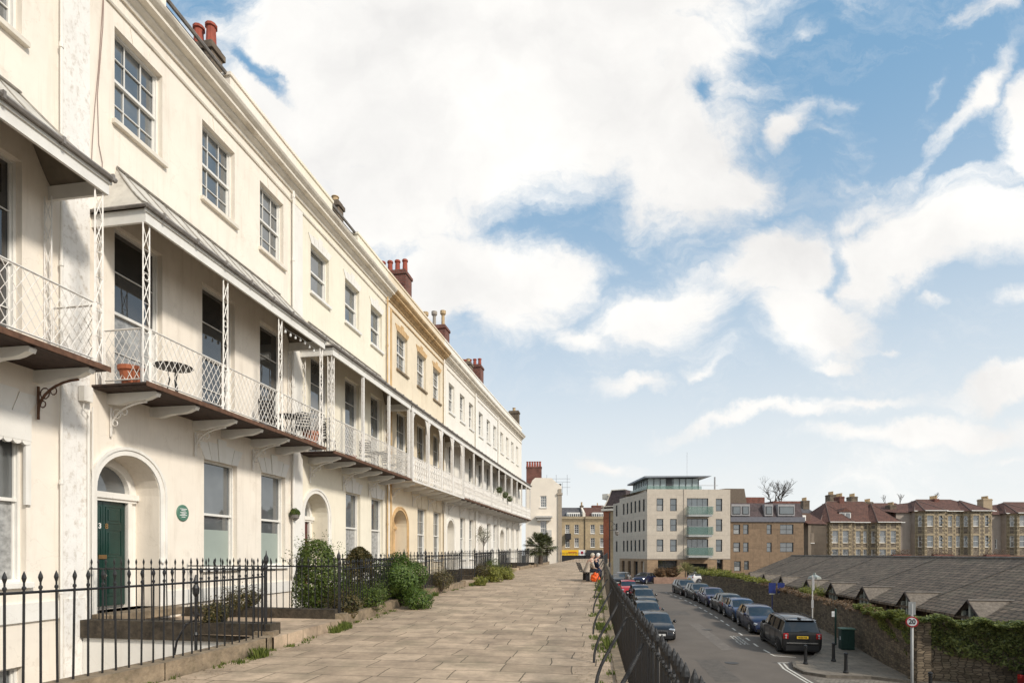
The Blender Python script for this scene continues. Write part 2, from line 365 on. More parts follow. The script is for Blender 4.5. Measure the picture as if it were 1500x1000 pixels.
def sash(parent, x0, x1, z0, z1, rows, cols, y=.17, sill=True, paint=PAINT, cover=None, mid=.5, pane=None, fw=.045, sillmat=None, mw=.017):
    """sash window: frame with both sashes (mesh) > pane, sill"""
    mb = MB(); y0 = y - .05
    mb.box(x0, x0 + fw, y0, y + .06, z0, z1); mb.box(x1 - fw, x1, y0, y + .06, z0, z1)
    mb.box(x0 + fw, x1 - fw, y0, y + .06, z1 - fw, z1); mb.box(x0 + fw, x1 - fw, y0, y + .06, z0, z0 + fw * 1.3)
    zm = z0 + (z1 - z0) * mid
    mb.box(x0 + fw, x1 - fw, y - .03, y + .05, zm - .028, zm + .028)
    for a, b, r, yy in ((z0 + fw * 1.3, zm - .028, rows[0], y + .012), (zm + .028, z1 - fw, rows[1], y - .012)):
        mb.box(x0 + fw, x0 + fw + .03, yy, yy + .035, a, b); mb.box(x1 - fw - .03, x1 - fw, yy, yy + .035, a, b)
        for k in range(1, r):
            z = a + (b - a) * k / r; mb.box(x0 + fw + .03, x1 - fw - .03, yy + .002, yy + .032, z - mw / 2, z + mw / 2)
        for k in range(1, cols):
            x = x0 + (x1 - x0) * k / cols; mb.box(x - mw / 2, x + mw / 2, yy + .005, yy + .029, a, b)
    w = mb.build('window', paint, parent)
    g = MB(); g.poly([(x0 + fw, y + .03, zm), (x1 - fw, y + .03, zm), (x1 - fw, y + .03, z1 - fw), (x0 + fw, y + .03, z1 - fw)])
    g.poly([(x0 + fw, y + .045, z0 + fw), (x1 - fw, y + .045, z0 + fw), (x1 - fw, y + .045, zm), (x0 + fw, y + .045, zm)])
    g.build('pane', pane or PANE, w)
    if cover:
        c = MB(); h, m_, nm = cover; c.poly([(x0 + fw, y + .04, z0 + fw), (x1 - fw, y + .04, z0 + fw), (x1 - fw, y + .04, z0 + (z1 - z0) * h), (x0 + fw, y + .04, z0 + (z1 - z0) * h)])
        c.build(nm, m_, w)
    if sill:
        s_ = MB(); s_.box(x0 - .07, x1 + .07, -.09, y - .05, z0 - .09, z0 + .004); s_.build('sill', sillmat or paint, w, bevel=.01)
    return w

def arch_ring(mb, cx, r0, r1, sp, z0, yf, yb, rise0, rise1, n=18):
    """moulded architrave round an arched opening"""
    def pt(r, rise, k): a = math.pi * k / n; return (cx - r * math.cos(a), sp + rise * math.sin(a))
    inn = [(cx - r0, z0)] + [pt(r0, rise0, k) for k in range(n + 1)] + [(cx + r0, z0)]
    out = [(cx - r1, z0)] + [pt(r1, rise1, k) for k in range(n + 1)] + [(cx + r1, z0)]
    for k in range(len(inn) - 1):
        a, b, c, d = inn[k], inn[k+1], out[k+1], out[k]
        mb.poly([(a[0], yf, a[1]), (b[0], yf, b[1]), (c[0], yf, c[1]), (d[0], yf, d[1])])
        mb.poly([(d[0], yf, d[1]), (c[0], yf, c[1]), (c[0], yb, c[1]), (d[0], yb, d[1])])
        mb.poly([(a[0], yf, a[1]), (a[0], yb, a[1]), (b[0], yb, b[1]), (b[0], yf, b[1])])

def front_door(parent, x0, x1, z0, sp, top, rec, dmat, paint, number=None):
    cx = (x0 + x1) / 2; r = (x1 - x0) / 2
    sr = MB()
    arch_ring(sr, cx, r + .005, r + .15, sp, z0 - .02, -.035, .0, top - sp + .005, top - sp + .15)
    arch_ring(sr, cx, r + .11, r + .17, sp, z0 - .02, -.06, .0, top - sp + .11, top - sp + .17)
    sr.build('door_surround', paint, parent)
    # frame filling the back of the recess
    d0, d1, dz = cx - r + .24, cx + r - .24, 2.72
    fr = MB(); y = rec
    fr.box(cx - r, d0, y, y + .12, z0, sp + .02); fr.box(d1, cx + r, y, y + .12, z0, sp + .02)
    fr.box(d0 - .1, d0, y - .05, y + .02, z0, dz); fr.box(d1, d1 + .1, y - .05, y + .02, z0, dz)
    fr.box(cx - r + .003, cx + r - .003, y - .1, y + .1, dz, dz + .12); fr.box(cx - r + .03, cx + r - .03, y - .06, y, dz - .06, dz)
    rr = (d1 - d0) / 2 + .02; fsp = dz + .12; ft = top - .12
    arch_ring(fr, cx, rr, r, fsp, fsp - .001, y - .02, y + .1, ft - fsp - .06, top - fsp)
    arch_ring(fr, cx, rr, rr + .07, fsp, fsp - .001, y - .06, y - .021, ft - fsp - .06, ft - fsp + .01)
    fr.box(cx - r, cx + r, y + .12, y + .14, z0, top - .02)
    fr.build('door_frame', paint, parent)
    fl = MB(); n = 12
    pts = [(cx - rr * math.cos(math.pi * k / n), y + .05, fsp + (ft - fsp - .06) * math.sin(math.pi * k / n)) for k in range(n + 1)]
    fl.poly(pts[::-1]); fl.build('fanlight', PANE, parent)
    dr = MB(); dr.box(d0, d1, y + .03, y + .08, z0 + .06, dz - .01)
    w = (d1 - d0); mid = (d0 + d1) / 2
    for (a, b) in ((d0 + .09, mid - .05), (mid + .05, d1 - .09)):
        for c, d in ((z0 + .25, z0 + .85), (z0 + 1.05, z0 + 1.62), (z0 + 1.74, dz - .16)):
            dr.box(a, b, y + .018, y + .03, c, c + .02); dr.box(a, b, y + .018, y + .03, d - .02, d)
            dr.box(a, a + .02, y + .018, y + .03, c + .02, d - .02); dr.box(b - .02, b, y + .018, y + .03, c + .02, d - .02)
            dr.box(a + .06, b - .06, y + .016, y + .03, c + .06, d - .06)
    dr.box(mid - .012, mid + .012, y + .022, y + .03, z0 + .1, dz - .05)
    door = dr.build('door', dmat, parent, bevel=.006)
    lb = MB(); lb.box(mid - .13, mid + .06, y + .005, y + .022, z0 + 1.02, z0 + 1.1); lb.build('letterbox', BRASS, door)
    kn = MB(); kn.lathe((mid - .03, y, z0 + .68), [(.02, .03), (.02, 0), (.05, -.02), (.05, -.045), (.02, -.06)], 12, 'y'); kn.build('knob', SILVER, door, smooth=True)
    if number:
        for q, ch in enumerate(number):
            text_mesh('door_number', ch, .15, LETTERWHITE if q == 0 else BRASS, door, Matrix.Translation((mid - .09 + q * .16, y + .02, z0 + 1.68)) @ Matrix.Rotation(math.pi / 2, 4, 'X'))
    st = MB(); st.box(x0 - .15, x1 + .15, -.5, rec - .02, z0 - .16, z0); st.build('doorstep', COPING, parent, bevel=.015)
    return door

def canopy_surface(mb, x0, x1, dep, zt, ze, ins=.9, n=8, p=1.7):
    L = []
    for k in range(n + 1):
        t = k / n; z = ze + (zt - ze) * (1 - t) ** p; i = ins * (1 - t)
        L.append((x0 + i, x1 - i, -dep * t, z))
    for a, b in zip(L, L[1:]):
        mb.poly([(a[0], a[2], a[3]), (b[0], b[2], b[3]), (b[1], b[2], b[3]), (a[1], a[2], a[3])])
        mb.poly([(a[0], 0, a[3]), (b[0], 0, b[3]), (b[0], b[2], b[3]), (a[0], a[2], a[3])])
        mb.poly([(a[1], 0, a[3]), (a[1], a[2], a[3]), (b[1], b[2], b[3]), (b[1], 0, b[3])])
    return L

def verandah(parent, x0, x1, posts, style, zt=9.1, zd=4.7, dep=1.12, endL=True, endR=True, big=(.75, 3.05, 5.25, 7.15), small=(1.8, 4.05, 6.42)):
    zr = zd + 1.05; zf = 7.66
    dk = MB(); dk.box(x0, x1, -dep - .05, 0, zd, zd + .035); 
    y = 0
    while y < dep - .05:
        dk.box(x0 + .02, x1 - .02, -y - .138, -y - .004, zd - .03, zd - .002); y += .14
    deck = dk.build('balcony', DECKWOOD if style != 'cast' else TRIM, parent)
    ed = MB(); ed.box(x0 - .01, x1 + .01, -dep - .062, -dep - .05, zd - .04, zd + .05); ed.build('deck_edge', RUST if style != 'cast' else IRONWHITE, deck)
    # brackets
    prof = [(0, zd - .04), (-dep + .06, zd - .04), (-dep + .03, zd - .07), (-dep + .06, zd - .13)]
    for k in range(9):
        t = k / 8; prof.append((-(dep - .1) * (1 - t) - .08 * t, zd - .12 - .12 * math.sin(t * math.pi * .62) - .02 * math.sin(t * 9)))
    prof += [(0, zd - .24)]
    for x in list(big) + list(small):
        if not x0 - .05 <= x <= x1 + .05: continue
        b = MB(); b.prism(prof[::-1] if 0 else prof, 'x', x - .055, x + .055)
        if x in big:
            b.mi = 1
            pts = [(x, -.04 - .78 * (1 - math.cos(t * math.pi / 2 / 8)), zd - .72 + .5 * math.sin(t * math.pi / 2 / 8)) for t in range(9)]
            b.tube(pts, .022, 5); b.tube([(x, -.04, zd - .85), (x, -.04, zd - .3)], .022, 5)
            for (cy, cz, cr) in ((-.17, -.42, .09), (-.34, -.39, .06), (-.13, -.6, .055)):
                b.tube([(x, cy + cr * math.cos(a * math.pi / 5), zd + cz + cr * math.sin(a * math.pi / 5)) for a in range(11)], .012, 4)
        b.build('bracket', [PAINT, RUST if (style == 'rusty' and x > x1 - 1) else IRONWHITE], deck)
    # posts
    for k, x in enumerate(posts):
        p = MB(); yy = -dep + .03
        if style in ('lattice', 'rusty') or (style == 'box' and k == 0):
            w = .075
            for yo in ((0,) if style != 'box' else (0, .13)):
                for dx in (-w, w): p.bar((x + dx, yy + yo, zd + .04), (x + dx, yy + yo, zf), .022)
                z = zd + .1; h = .42; q = 0
                while z < zf - .2:
                    z2 = min(z + h, zf)
                    if q % 3 == 2:
                        p.tube([(x + w * .8 * math.cos(a * math.pi / 4), yy + yo, z + .07 + w * .8 * math.sin(a * math.pi / 4)) for a in range(9)], .009, 4); z2 = z + .14
                    else:
                        p.bar((x - w, yy + yo, z), (x + w, yy + yo, z2), .013); p.bar((x + w, yy + yo, z), (x - w, yy + yo, z2), .013)
                    p.bar((x - w, yy + yo, z), (x + w, yy + yo, z), .012)
                    z = z2; q += 1
        elif style == 'cast':
            p.box(x - .07, x + .07, yy - .07, yy + .07, zd + .04, zf)
            for sg in (-1, 1):
                if k == 0 and sg < 0 or k == len(posts) - 1 and sg > 0: continue
                n = 8; pr = [(x + sg * .07, zf)] + [(x + sg * (.07 + .42 * math.sin(a * math.pi / 2 / n)), zf - .75 * (1 - math.sin(math.pi / 2 - (n - a) * 0) ) if 0 else zf - .02 - .62 * (1 - a / n) ** 2) for a in range(n + 1)]
                pr = [(x + sg * .07, zf - .001), (x + sg * .07, zf - .64)] + [(x + sg * (.07 + .42 * (a / n)), zf - .64 * (1 - a / n) ** 2.2 - .02) for a in range(1, n + 1)]
                p.prism(pr if sg > 0 else pr[::-1], 'y', yy - .02, yy + .01)
        else:
            p.box(x - .045, x + .045, yy - .045, yy + .045, zd + .04, zf)
        p.build('post', IRONWHITE, deck)
        if style in ('lattice', 'rusty', 'box') and ((k == 0 and endL) or (k == len(posts) - 1 and endR)):
            wp = MB()
            for dx in (.03, .17): wp.bar((x, -dx, zd + .04), (x, -dx, zf), .02)
            z = zd + .1
            while z < zf - .3: wp.bar((x, -.03, z), (x, -.17, z + .4), .012); wp.bar((x, -.17, z), (x, -.03, z + .4), .012); z += .4
            wp.build('post', IRONWHITE, deck)
    # railing panels
    def panel(P, Q, n0):
        P = Vector(P); Q = Vector(Q); Ln = (Q - P).length; u = (Q - P) / Ln; mb = MB()
        def pt(s, z): v = P + u * s; return (v.x, v.y, z)
        zb = zd + .12
        mb.bar(pt(0, zr), pt(Ln, zr), .026); mb.bar(pt(0, zb), pt(Ln, zb), .02)
        mb.bar(pt(.01, zb - .08), pt(.01, zr), .024); mb.bar(pt(Ln - .01, zb - .08), pt(Ln - .01, zr), .024)
        H = zr - zb
        if style in ('lattice', 'rusty', 'box'):
            sp_ = .15 if style != 'box' else .11; run = H * .62
            s = -run
            while s < Ln:
                for a, b in ((s, s + run), (s + run, s)):
                    # clip to the panel
                    t0, t1 = 0.0, 1.0; d = b - a
                    for lim in (0, Ln):
                        t = (lim - a) / d
                        if 0 < t < 1:
                            if (a < lim) == (lim == 0): t0 = max(t0, t)
                            else: t1 = min(t1, t)
                    if a < 0 and b < 0 or a > Ln and b > Ln: continue
                    A, B = a + d * t0, a + d * t1
                    if -1e-6 <= A <= Ln + 1e-6 and -1e-6 <= B <= Ln + 1e-6 and abs(A - B) > .01:
                        mb.bar(pt(A, zb + H * t0), pt(B, zb + H * t1), .0105)
                s += sp_
        else:
            k = int(Ln / .24); w = Ln / k
            for i in range(k):
                c = (i + .5) * w
                for zz, rr in ((.2, .11), (.5, .1), (.8, .11)):
                    mb.tube([pt(c + rr * math.cos(a * math.pi / 4), zb + H * zz + rr * 1.1 * math.sin(a * math.pi / 4)) for a in range(9)], .017, 4)
                mb.bar(pt(i * w, zb), pt(i * w, zr), .025)
                mb.bar(pt(c - .1, zb), pt(c + .1, zb + H * .33), .02); mb.bar(pt(c + .1, zb + H * .33), pt(c - .1, zb + H * .66), .02); mb.bar(pt(c - .1, zb + H * .66), pt(c + .1, zr), .02)
            mb.bar(pt(0, zb + H * .35), pt(Ln, zb + H * .35), .022); mb.bar(pt(0, zb + H * .65), pt(Ln, zb + H * .65), .022)
        mb.build('railing_panel', IRONWHITE, deck)
    g = .1 if style in ('lattice', 'rusty') else .06
    for a, b in zip(posts, posts[1:]): panel((a + g, -dep + .03, 0), (b - g, -dep + .03, 0), 0)
    if endL: panel((posts[0], -.2, 0), (posts[0], -dep + .13, 0), 0)
    if endR: panel((posts[-1], -.2, 0), (posts[-1], -dep + .13, 0), 0)
    # canopy
    cx0, cx1 = x0 - .06, x1 + .06
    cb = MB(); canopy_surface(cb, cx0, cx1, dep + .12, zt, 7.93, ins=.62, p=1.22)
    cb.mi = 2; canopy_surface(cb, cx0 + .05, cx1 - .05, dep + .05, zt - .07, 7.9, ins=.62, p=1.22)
    cb.mi = 1
    x = cx0 + .8
    while x < cx1 - .7:
        pts = []
        for k in range(7):
            t = k / 6; pts.append((x, -(dep + .12) * t, 7.93 + (zt - 7.93) * (1 - t) ** 1.22 + .012))
        cb.tube(pts, .013, 4); x += .5
    for sx, sg in ((cx0, 1), (cx1, -1)):
        cb.tube([(sx + sg * .62 * (1 - k / 6), -(dep + .12) * k / 6, 7.93 + (zt - 7.93) * (1 - k / 6) ** 1.22 + .015) for k in range(7)], .02, 4)
    cb.tube([(cx0 + .6, -.03, zt + .02), (cx1 - .6, -.03, zt + .02)], .022, 5)
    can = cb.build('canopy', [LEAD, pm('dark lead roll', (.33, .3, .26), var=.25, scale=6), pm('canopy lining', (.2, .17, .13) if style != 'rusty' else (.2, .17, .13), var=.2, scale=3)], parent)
    fs = MB(); fs.box(cx0 + .06, cx1 - .06, -dep - .03, -dep + .02, zf, 7.9)
    for sx in (cx0 + .06, cx1 - .11): fs.box(sx, sx + .05, -dep + .02, 0, zf, 7.9)
    fs.box(cx0 + .03, cx1 - .03, -dep - .06, -dep - .03, 7.84, 7.9)
    fs.build('fascia', PAINT, can)
    gt = MB(); gt.tube([(cx0, -dep - .1, 7.93), (cx1, -dep - .1, 7.93)], .045, 6); gt.tube([(cx0, -dep - .1, 7.93), (cx0, 0, 7.93)], .03, 6)
    x = cx0 + .4
    while x < cx1: gt.box(x - .02, x + .02, -dep - .15, -dep - .06, 7.88, 7.99); x += .9
    gt.build('gutter', GUTTER, can)
    return deck, can

def chimney(parent, s, y0, y1, z0, z1, npots, mat, potmat, th=.42, poth=.75, fancy=False):
    mb = MB(); mb.box(s - th, s + th, y0, y1, z0, z1 - .3); mb.box(s - th - .06, s + th + .06, y0 - .06, y1 + .06, z1 - .3, z1 - .12); mb.box(s - th + .02, s + th - .02, y0 + .02, y1 - .02, z1 - .12, z1)
    c = mb.build('chimney', mat, parent, bevel=.02)
    for k in range(npots):
        y = y0 + (y1 - y0) * (k + .5) / npots; p = MB()
        pr = [(.15, z1), (.13, z1 + poth * .8), (.17, z1 + poth * .84), (.17, z1 + poth * .95), (.14, z1 + poth)]
        if fancy: pr = [(.17, z1), (.12, z1 + .15), (.11, z1 + poth * .7), (.2, z1 + poth * .8), (.2, z1 + poth), (.14, z1 + poth * 1.02)]
        p.lathe((s, y, 0), pr, 10); p.build('chimney_pot', potmat if not isinstance(potmat, list) else potmat[k % len(potmat)], c, smooth=False)
    return c

def downpipe(parent, s, z0, z1, mat, y=-.1, r=.045):
    mb = MB(); mb.tube([(s, y, z0), (s, y, z1)], r, 8)
    z = z0 + .5
    while z < z1: mb.tube([(s, y, z), (s, y, z + .08)], r + .014, 8); z += 1.9
    return mb.build('downpipe', mat, parent)

TOPW = [(.86, 2.07), (3.29, 4.48), (5.55, 6.7)]
CFG = [
 dict(label='nearest cream terraced house, cut off by the left edge, with scalloped ground floor blind box', wall=CREAM, L=7.3, style='rusty', top=(2, 2, 3), door=None),
 dict(label='cream terraced house with dark green arched front door and green plaque', wall=CREAM, style='lattice', top=(2, 2, 3), door=GREENDOOR),
 dict(label='pale yellow terraced house behind the tall rounded privet bush', wall=CREAM3, style='box', top=(1, 1, 1), door=DARKRED),
 dict(label='ochre terraced house with orange stone window heads and arched balcony valance', wall=OCHRE, style='cast', top=(2, 2, 2), door=PAINT),
 dict(label='ivory terraced house next beyond the ochre one', wall=IVORY, style='plain', top=(2, 2, 2), door=WHITE),
 dict(label='ivory terraced house with hanging plants on its balcony', wall=WHITE, style='plain2', top=(2, 2, 2), door=WHITE),
 dict(label='last terraced house of the row with four top windows and large end chimney', wall=IVORY, style='plain2', top=(2, 2, 2), door=PAINT),
]
HOUSES = []
for i, cf in enumerate(CFG):
    a, b = NODE[i], NODE[i+1]; Ln = (b - a).length; ang = math.atan2((b - a).y, (b - a).x); W = cf['wall']
    h = empty('terraced_house', a, ang, cf['label'], 'house', 'houses of the crescent'); HOUSES.append(h)
    k = Ln / 7.4 if i != 6 else 1.0
    tw = [(x0 * k, x1 * k) for x0, x1 in TOPW] if i < 6 else [(.75, 1.8), (2.85, 3.85), (5.0, 6.0), (7.2, 8.2)]
    gw = tw[1:]
    if i == 0: gw = [(2.9, 4.0), (5.05, 6.33)]
    if i == 0: tw = [(.8, 2.0), (3.1, 4.3), (5.1, 6.36)]
    holes = [(x0, x1, 10.02 - (.15 if i > 2 else 0), 11.87 - (.3 if i > 1 else 0)) for x0, x1 in tw]
    ffz = (4.82, 8.02)
    holes += [(x0, x1, *ffz) for x0, x1 in tw]
    holes += [(x0 + .06, x1 + .1, 1.25 if i != 0 else 1.12, 3.84) for x0, x1 in gw]
    d0, d1, thr = .45 * k, 1.98 * k, .47 if i < 3 else .55 + .02 * i
    sp, top = 2.83, 3.55
    if i > 0: holes.append((d0, d1, thr, top, .62, sp))
    base = [(x0 + .1, x1 + .05, -1.5, -.25) for x0, x1 in gw]
    holes += base
    wb = MB(); ztop = 13.35
    wall_holes(wb, 0, Ln, -2.4, ztop, holes, depth=.16)
    wb.poly([(0, 0, -2.4), (0, 9, -2.4), (0, 9, ztop), (0, 0, ztop)]); wb.poly([(Ln, 0, -2.4), (Ln, 0, ztop), (Ln, 9, ztop), (Ln, 9, -2.4)])
    wb.poly([(0, 9, -2.4), (Ln, 9, -2.4), (Ln, 9, ztop), (0, 9, ztop)]); wb.poly([(0, .3, ztop), (Ln, .3, ztop), (Ln, 9, ztop), (0, 9, ztop)])
    wb.build('wall', W, h)
    # windows
    r1, r2, cc = cf['top']
    for q, (x0, x1) in enumerate(tw):
        z0, z1 = holes[q][2], holes[q][3]
        sash(h, x0, x1, z0, z1, (r1, r2), cc, sillmat=None if i not in (0, 1, 3) else (TRIM if i != 3 else COPING), cover=(1, CURTAIN, 'net_curtain') if (i > 3 and q % 2) else None)
        sash(h, x0, x1, ffz[0], ffz[1], (2, 2), 1 if i < 3 else 2, sill=False, paint=PAINT, pane=PANEDARK if i < 2 else PANE, mid=.48,
             cover=(.5, CURTAIN, 'net_curtain') if (i + q) % 3 == 1 else None)
    for q, (x0, x1) in enumerate(gw):
        x0 += .06; x1 += .1
        sash(h, x0, x1, 1.25 if i != 0 else 1.12, 3.84, (1, 1) if i < 3 else (2, 2), 1 if i < 3 else 2, cover=(.36 if i == 1 else .5, BLIND if i == 1 else CURTAIN, 'frosted_film' if i == 1 else 'net_curtain') if i != 3 else None, sillmat=WHITE)
        # flat arch of voussoirs
        if i < 4:
            v = MB(); cxm = (x0 + x1) / 2; hw = (x1 - x0) / 2
            for s_ in range(-2, 3):
                t0, t1 = (s_ - .5) / 2.5, (s_ + .5) / 2.5; zt = 4.32 + (.08 if s_ == 0 else -.04 * abs(s_))
                pr = [(cxm + t0 * hw * .98 + .008, 3.845), (cxm + t1 * hw * .98 - .008, 3.845), (cxm + t1 * hw * 1.35 - .008, zt), (cxm + t0 * hw * 1.35 + .008, zt)]
                v.prism(pr, 'y', -.02 - (.015 if s_ == 0 else 0), -.0015)
            v.build('keystone_arch', WHITE if i != 3 else OCHRE, h)
    for bb in base: sash(h, *bb[:4], (1, 1), 2, sill=False)
    # voussoir joints / stone heads over the top windows
    for q, (x0, x1) in enumerate(tw):
        zt = holes[q][3]; v = MB(); cxm = (x0 + x1) / 2; hw = (x1 - x0) / 2
        if i in (0, 1):
            for sg in (-.18, .2): v.bar((cxm + sg, -.006, zt + .02), (cxm + sg * 1.5, -.006, zt + .4), .008)
            v.build('keystone_joint', TRIM, h)
        elif i in (2, 3):
            for s_ in range(-2, 3):
                t0, t1 = (s_ - .5) / 2.5, (s_ + .5) / 2.5; z2 = zt + .32 + (.1 if s_ == 0 else -.03 * abs(s_))
                v.prism([(cxm + t0 * hw * .98 + .006, zt + .005), (cxm + t1 * hw * .98 - .006, zt + .005), (cxm + t1 * hw * 1.3 - .006, z2), (cxm + t0 * hw * 1.3 + .006, z2)], 'y', -.025, -.0015)
            v.build('keystone_arch', WHITE if i == 2 else ORANGESTONE, h)
    if i > 0:
        front_door(h, d0, d1, thr, sp, top, .58, cf['door'], WHITE if i != 3 else ORANGESTONE if i == 3 else WHITE, number='38' if i == 1 else None)
        if i == 1:
            bl = MB(); bl.lathe((2.03, -.06, 1.42), [(.04, .02), (.04, -.02), (.015, -.03)], 12, 'y'); bl.build('doorbell', PAINT, h)
            bl = MB(); bl.box(2.4, 2.55, -.03, 0, 1.4, 1.7)
    # plinth band, string course, cornice, parapet
    pb = MB(); xe = d0 - .2 if i else Ln
    segs = [(0.02, Ln - .02)] if i == 0 else [(.02, d0 - .19), (d1 + .19, Ln - .02)]
    for u, w in segs: pb.box(u, w, -.05, -.001, .47, .78)
    pb.build('plinth_band', WHITE if i != 3 else OCHRE, h)
    cb = MB(); e0, e1 = .002, Ln - .002
    cb.prism([(-.001, 12.2), (-.035, 12.2), (-.05, 12.235), (-.035, 12.27), (-.001, 12.27)], 'x', e0, e1)
    cb.prism([(-.001, 12.5), (-.05, 12.5), (-.06, 12.54), (-.06, 12.58), (-.12, 12.62), (-.16, 12.66), (-.16, 12.7), (-.3, 12.73), (-.3, 12.8), (-.33, 12.82), (-.39, 12.87), (-.42, 12.92), (-.42, 12.95), (-.001, 13.03)], 'x', e0, e1)
    cb.build('cornice', TRIM if i not in (3,) else pm('stained orange cornice', (.52, .36, .19), var=.25, scale=3, stain=.8, scol=(.1, .075, .055), sscale=(1, 1, 2.5)), h)
    segs = {0: [(0, Ln)], 1: [(0, 2.2), (4.35, Ln)], 2: [(0, 2.3), (4.3, Ln)]}.get(i, [(0, Ln)])
    for u, w in segs:
        pr = MB(); pr.box(u, w, .0, .26, 13.36, 13.72); pr.box(u - (.04 if u else 0), w + (.04 if w < Ln else 0), -.04, .3, 13.72, 13.8)
        pr.build('parapet', W, h)
    rf = MB(); rf.poly([(0, .28, 13.55), (Ln, .28, 13.55), (Ln, 4.2, 15.5), (0, 4.2, 15.5)]); rf.poly([(0, 4.2, 15.5), (Ln, 4.2, 15.5), (Ln, 8.9, 13.5), (0, 8.9, 13.5)])
    rf.poly([(0, .28, 13.55), (0, 4.2, 15.5), (0, 8.9, 13.5)]); rf.poly([(Ln, .28, 13.55), (Ln, 8.9, 13.5), (Ln, 4.2, 15.5)]); rf.poly([(0, .28, 13.3), (Ln, .28, 13.3), (Ln, .28, 13.55), (0, .28, 13.55)])
    for u in (0, Ln - .01): rf.box(u - .0, u + .01, .3, 8.8, 13.4, 13.5)
    roof = rf.build('roof', SLATE, h)
    if i in (1, 2):
        gt = MB(); u, w = segs[0][1], segs[1][0]; gt.tube([(u + .05, .1, 13.78), (w - .05, .1, 13.78)], .05, 6); gt.box(u + .02, w - .02, .2, .27, 13.4, 13.75); gt.build('gutter', GUTTER, h)
    # party pilaster and downpipe
    if i < 6:
        pl = MB(); pl.box(Ln - .26, Ln - .001, -.06, -.001, .8, 12.19); pl.box(Ln - .26, Ln - .001, -.08, -.001, -2.3, .8); 
        pl.build('pilaster', PEEL if i in (0,) else WHITE if i < 3 else W, h)
    if i > 0:
        pl = MB(); pl.box(.001, .27, -.06, -.001, .8, 12.19); pl.box(.001, .27, -.08, -.001, -2.3, .8)
        pl.build('pilaster', PEEL if i in (1,) else ORANGESTONE if i == 3 else WHITE if i < 4 else W, h)
    if i < 6: downpipe(h, Ln - .33, -1.5, 12.5, WHITE if i != 2 else pm('ochre pipe', (.6, .42, .22)), r=.022 if i == 0 else .035)
    # verandahs
    if i == 0:
        verandah(h, .2, 6.86, [.4, 2.6, 4.7, 6.72], 'rusty', big=(.6, 2.6, 4.7, 6.6), small=(1.6, 3.7, 5.6))
    elif i == 1:
        verandah(h, .36, 7.1, [.44, 2.67, 4.83, 6.98], 'lattice', zt=9.12)
    elif i == 2:
        verandah(h, .12, 6.98, [.23, 2.38, 4.7, 6.84], 'box', zt=8.95)
    elif i == 3:
        verandah(h, -.2, Ln - .03, [-.1, 2.0, 4.0, 5.95, 7.85], 'cast', zt=8.5, endR=False, big=(.3, 2.9, 5.2, 7.7))
    elif i < 6:
        n = 4; verandah(h, .03, Ln - .03, [.12 + (Ln - .24) * q / (n - 1) for q in range(n)], 'plainc', zt=8.5, endL=False, endR=False)
    else:
        verandah(h, .03, 8.5, [.15, 2.2, 4.3, 6.4, 8.4], 'plainc', zt=8.5, endL=False, big=(.5, 3, 5.4, 8.2), small=(1.8, 4.2, 6.8))
# chimneys standing on the party walls
chimney(HOUSES[1], 6.15, 1.7, 2.5, 14, 16.3, 2, BROWNBRICK, POTRED, th=.24, poth=.62)
chimney(HOUSES[2], 7.35, 2.2, 2.75, 14, 17.0, 1, BROWNBRICK, POTBUFF, th=.24, poth=.25)
chimney(HOUSES[3], 8.0, 2.1, 3.9, 14, 17.7, 4, REDBRICK, POTRED, th=.5, poth=.75)
chimney(HOUSES[4], 6.95, 2.0, 3.9, 14, 17.3, 3, REDBRICK, [POTBUFF, pm('grey clay pot', (.35, .31, .26))], th=.5, poth=1.1, fancy=True)
chimney(HOUSES[5], 6.9, 2.2, 3.3, 14, 17.1, 2, BROWNBRICK, POTBUFF, th=.4, poth=.3)
chimney(HOUSES[6], 3.2, 2.2, 4.4, 13.4, 17.9, 5, REDBRICK, POTRED, th=.5, poth=.6)
chimney(HOUSES[6], 9.6, .2, 1.2, 13, 15.4, 1, BROWNBRICK, POTBUFF, th=.25, poth=.3)
# roof windows on the ochre and following houses
for hi, s in ((3, 1.9), (3, 4.2), (3, 6.2), (5, 3.5), (6, 5.2)):
    mb = MB(); mb.T = Matrix.Translation((s, 1.0, 14.0)) @ Matrix.Rotation(R(38), 4, 'X')
    mb.box(-.5, .5, -.6, .7, 0, .12); mb.mi = 1; mb.box(-.42, .42, -.52, .62, .12, .125); mb.build('roof_window', [GUTTER, PANE], HOUSES[hi])

# green plaque, cables, blind box, alarm box
h1, h2, h3 = HOUSES[0], HOUSES[1], HOUSES[2]
mb = MB(); mb.lathe((2.68, 0, 2.51), [(.185, 0), (.185, -.02), (.17, -.03)], 28, 'y'); pq = mb.build('plaque', PLAQUE, h2)
mb = MB()
for z, w in ((.09, .22), (.055, .13), (.01, .2), (-.02, .12), (-.05, .22), (-.09, .12)): mb.box(2.68 - w / 2, 2.68 + w / 2, -.034, -.0305, 2.51 + z - .008, 2.51 + z + .008)
mb.build('plaque_lettering', LETTERWHITE, pq)
mb = MB()
for pts in ([(.62, -.02, 13.0), (.6, -.02, 12.2), (.5, -.02, 10.8), (.42, -.02, 10), (.36, -.02, 9.2), (.34, -.02, 8.7)], [(.63, -.02, 13), (.59, -.02, 11.6), (.47, -.02, 10.2), (.5, -.02, 9.3), (.58, -.02, 9.0), (.56, -.02, 8.7)]): mb.tube(pts, .008, 4)
mb.build('cable', pm('brown cable', (.3, .2, .17)), h2)
mb = MB(); mb.tube([(.2, -.1, 4.2), (.2, -.1, -1)], .02, 6); mb.tube([(.3, -.09, 4.3), (.29, -.09, .6)], .012, 5); mb.box(.02, .2, -.2, -.08, 4.35, 4.62); mb.tube([(.1, -.12, 4.35), (.05, -.14, 4.2), (.16, -.14, 4.1), (.22, -.12, 4.25)], .012, 5)
